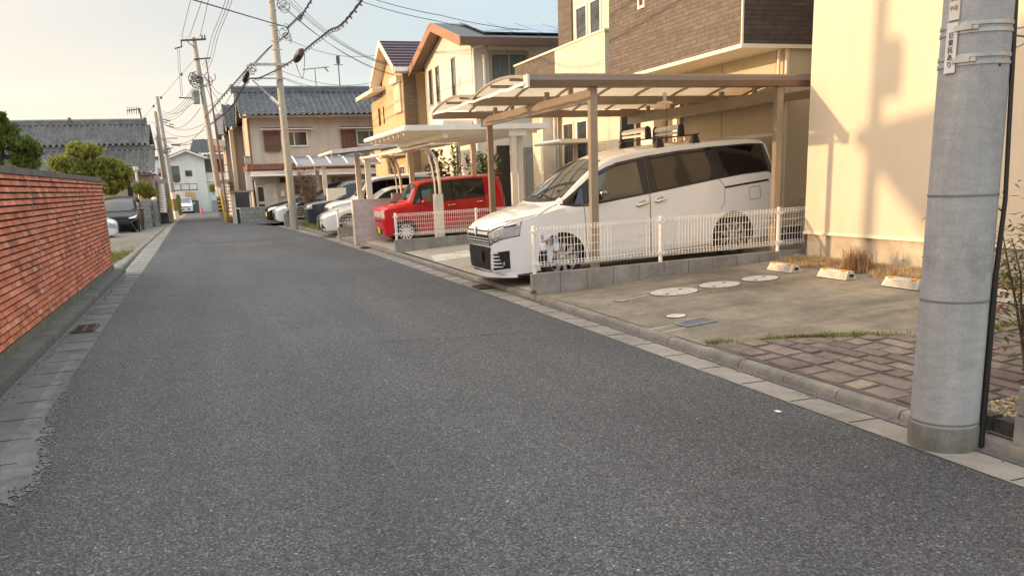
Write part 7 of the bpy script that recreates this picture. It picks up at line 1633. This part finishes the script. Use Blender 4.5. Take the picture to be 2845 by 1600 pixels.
pts = [(3.9+rs.random()*.9, rs.uniform(24.6,27.0), .10) for _ in range(500)]; mb = MB(); blades(mb, pts, .03, .09, .014, .8, rs); stuff(mb.build('lot_weeds', K['grass']), 'sparse weeds on the strip left of the lilac wall', 'weeds')
mb = MB(); blades(mb, [(4.02+rs.gauss(0,.02),10.80+rs.gauss(0,.015),.09) for _ in range(30)], .03, .07, .016, .8, rs); tag(mb.build('weed', K['grass']), 'tiny green weed at the front foot of the block wall', 'weed')
# garden plant behind the red car
t = thing('garden_bush','leafy green garden bush with a tall arching shoot behind red car','bush',(7.9,26.8,.25))
mb = MB(); st = MB()
for k in range(26):
    b = Vector((rs.uniform(6.6,8.8),26.9+rs.uniform(-.4,.4),.2)); h = rs.uniform(1.9,2.4) if k else 2.9; tip = b+Vector((rs.uniform(-.3,.3),rs.uniform(-.2,.2),h)); 
    if k == 0: b = Vector((7.35,26.9,.2)); tip = Vector((7.05,26.9,2.75))
    st.tube([b,b.lerp(tip,.5)+Vector((.05,0,0)),tip],[.014,.011,.006],5)
    for q in range(90):
        p = b.lerp(tip,rs.uniform(.45,1)); a = rs.uniform(0,6.3); d = Vector((math.cos(a),math.sin(a),rs.uniform(-.2,.8))).normalized(); l = rs.uniform(.12,.26); v = d.cross(Vector((0,0,1))).normalized()*l*.2; mb.add([p,p+d*l*.5+v,p+d*l,p+d*l*.5-v],[(0,1,2,3)])
mb.build('foliage', leafmat('bush_leaf',(.09,.12,.03),(.17,.21,.06),(.30,.32,.12)), t); st.build('stems', K['twig'], t)

# ---- slippers and pegs on the fence
y_ = 10.845
def slipper(x, z, label, tilt):
    t = thing('slipper', label, 'slipper', (x,y_,z), 0, 'white slippers hung on the fence'); M_ = Matrix.Rotation(tilt,3,'Y')
    mb = MB(); pr = [(-.036,-.11),(-.042,-.05),(-.032,.0),(-.030,.06),(-.036,.11),(-.022,.135),(.022,.135),(.036,.11),(.030,.06),(.032,0),(.042,-.05),(.036,-.11),(.02,-.13),(-.02,-.13)]
    mb.prism([tuple((M_ @ Vector((a,0,b)))[i] for i in (0,2)) for a,b in pr], 'y', -.012, .006); mb.build('sole', K['slip'], t, local=True)
    mb = MB(); mb.grid(lambda a,b: M_ @ Vector((lerp(-.042,.042,a), -.012-.045*math.sin(PI*a), lerp(-.11,-.01,b))), 8, 4); mb.build('upper', K['slip'], t, local=True, smooth=40)
    mb = MB(); mb.obox(M_ @ Vector((0,-.0135,.06)), (.035,.004,.06), M_); mb.obox(M_ @ Vector((0,-.016,.005)), (.05,.004,.02), M_); mb.build('insole', mat('insole_grey',(.33,.33,.38),.7) if 'insole_grey' not in bpy.data.materials else bpy.data.materials['insole_grey'], t, local=True)
K['slip'] = mat('slipper_white',(.66,.66,.76),.6,var=.06)
fx = lambda px,py: PY(px,py,y_)
a = fx(1507,672); slipper(a.x, a.z, 'white slipper hung nearest the fence end post', -.10); a = fx(1544,672); slipper(a.x, a.z, 'white slipper hung right of the pink and green pegs', -.04)
a = fx(1527,701); t = thing('rubber_glove','pale limp glove or cloth pegged between two white slippers','cloth',(a.x,y_,a.z)); mb = MB(); mb.prism([(-.05,.10),(-.045,-.02),(-.035,-.06),(-.025,-.12),(.0,-.14),(.025,-.12),(.038,-.04),(.05,.10)], 'y', -.02, .0); mb.build('cloth', mat('cloth_lilac',(.58,.55,.60),.8,var=.08), t, local=True)
for px, c, lb in ((1524,(.75,.30,.22),'pink clothes peg between the hanging slippers'),(1530,(.05,.42,.28),'green clothes peg between the hanging slippers')):
    p = fx(px,672); mb = MB(); mb.prism([(-.012,.045),(.0,.06),(.012,.045),(.008,0),(.014,-.05),(-.014,-.05),(-.008,0)], 'y', -.016, .006); t = thing('clothes_peg', lb, 'clothes peg', (p.x,y_-.01,p.z)); mb.build('jaws', mat('peg_'+lb[:4],c,.5), t, local=True); m2 = MB(); m2.tube([(-.016,-.005,.0),(.016,-.005,.0)],.006,6); m2.build('spring',K['steel'],t,local=True)
# ---- grey hand cart behind the fence
t = thing('hand_cart','grey tubular folding cart with orange strap and black bag behind fence','cart',(8.35,11.6,.32))
mb = MB()
P_ = lambda px,py: PY(px,py,11.6)
mb.tube(smooth([P_(2190,668),P_(2192,640),P_(2205,618),P_(2212,610),P_(2230,605),P_(2240,612),P_(2220,640),P_(2214,668)]), .022, 8); mb.tube([P_(2182,632),P_(2200,626),P_(2216,638)], .016, 6); mb.tube([P_(2178,640),P_(2186,668)], .018, 6); mb.build('frame', mat('cart_grey',(.42,.42,.41),.4,.2), t, smooth=40)
mb = MB(); c = P_(2198,650); mb.obox(c,(.24,.2,.26)); mb.build('bag', K['black'], t); mb = MB(); mb.tube(smooth([P_(2205,612),P_(2203,625),P_(2199,638)]), .035, 8); mb.build('strap', mat('orange_strap',(.55,.17,.06),.7), t, smooth=40)
for px in (2176,2214): mb = MB(); p = P_(px,664); mb.lathe([(.02,-.02),(.08,-.02),(.09,0),(.08,.02),(.02,.02)],16,p,'y'); mb.build('wheel', K['rubber'], t)
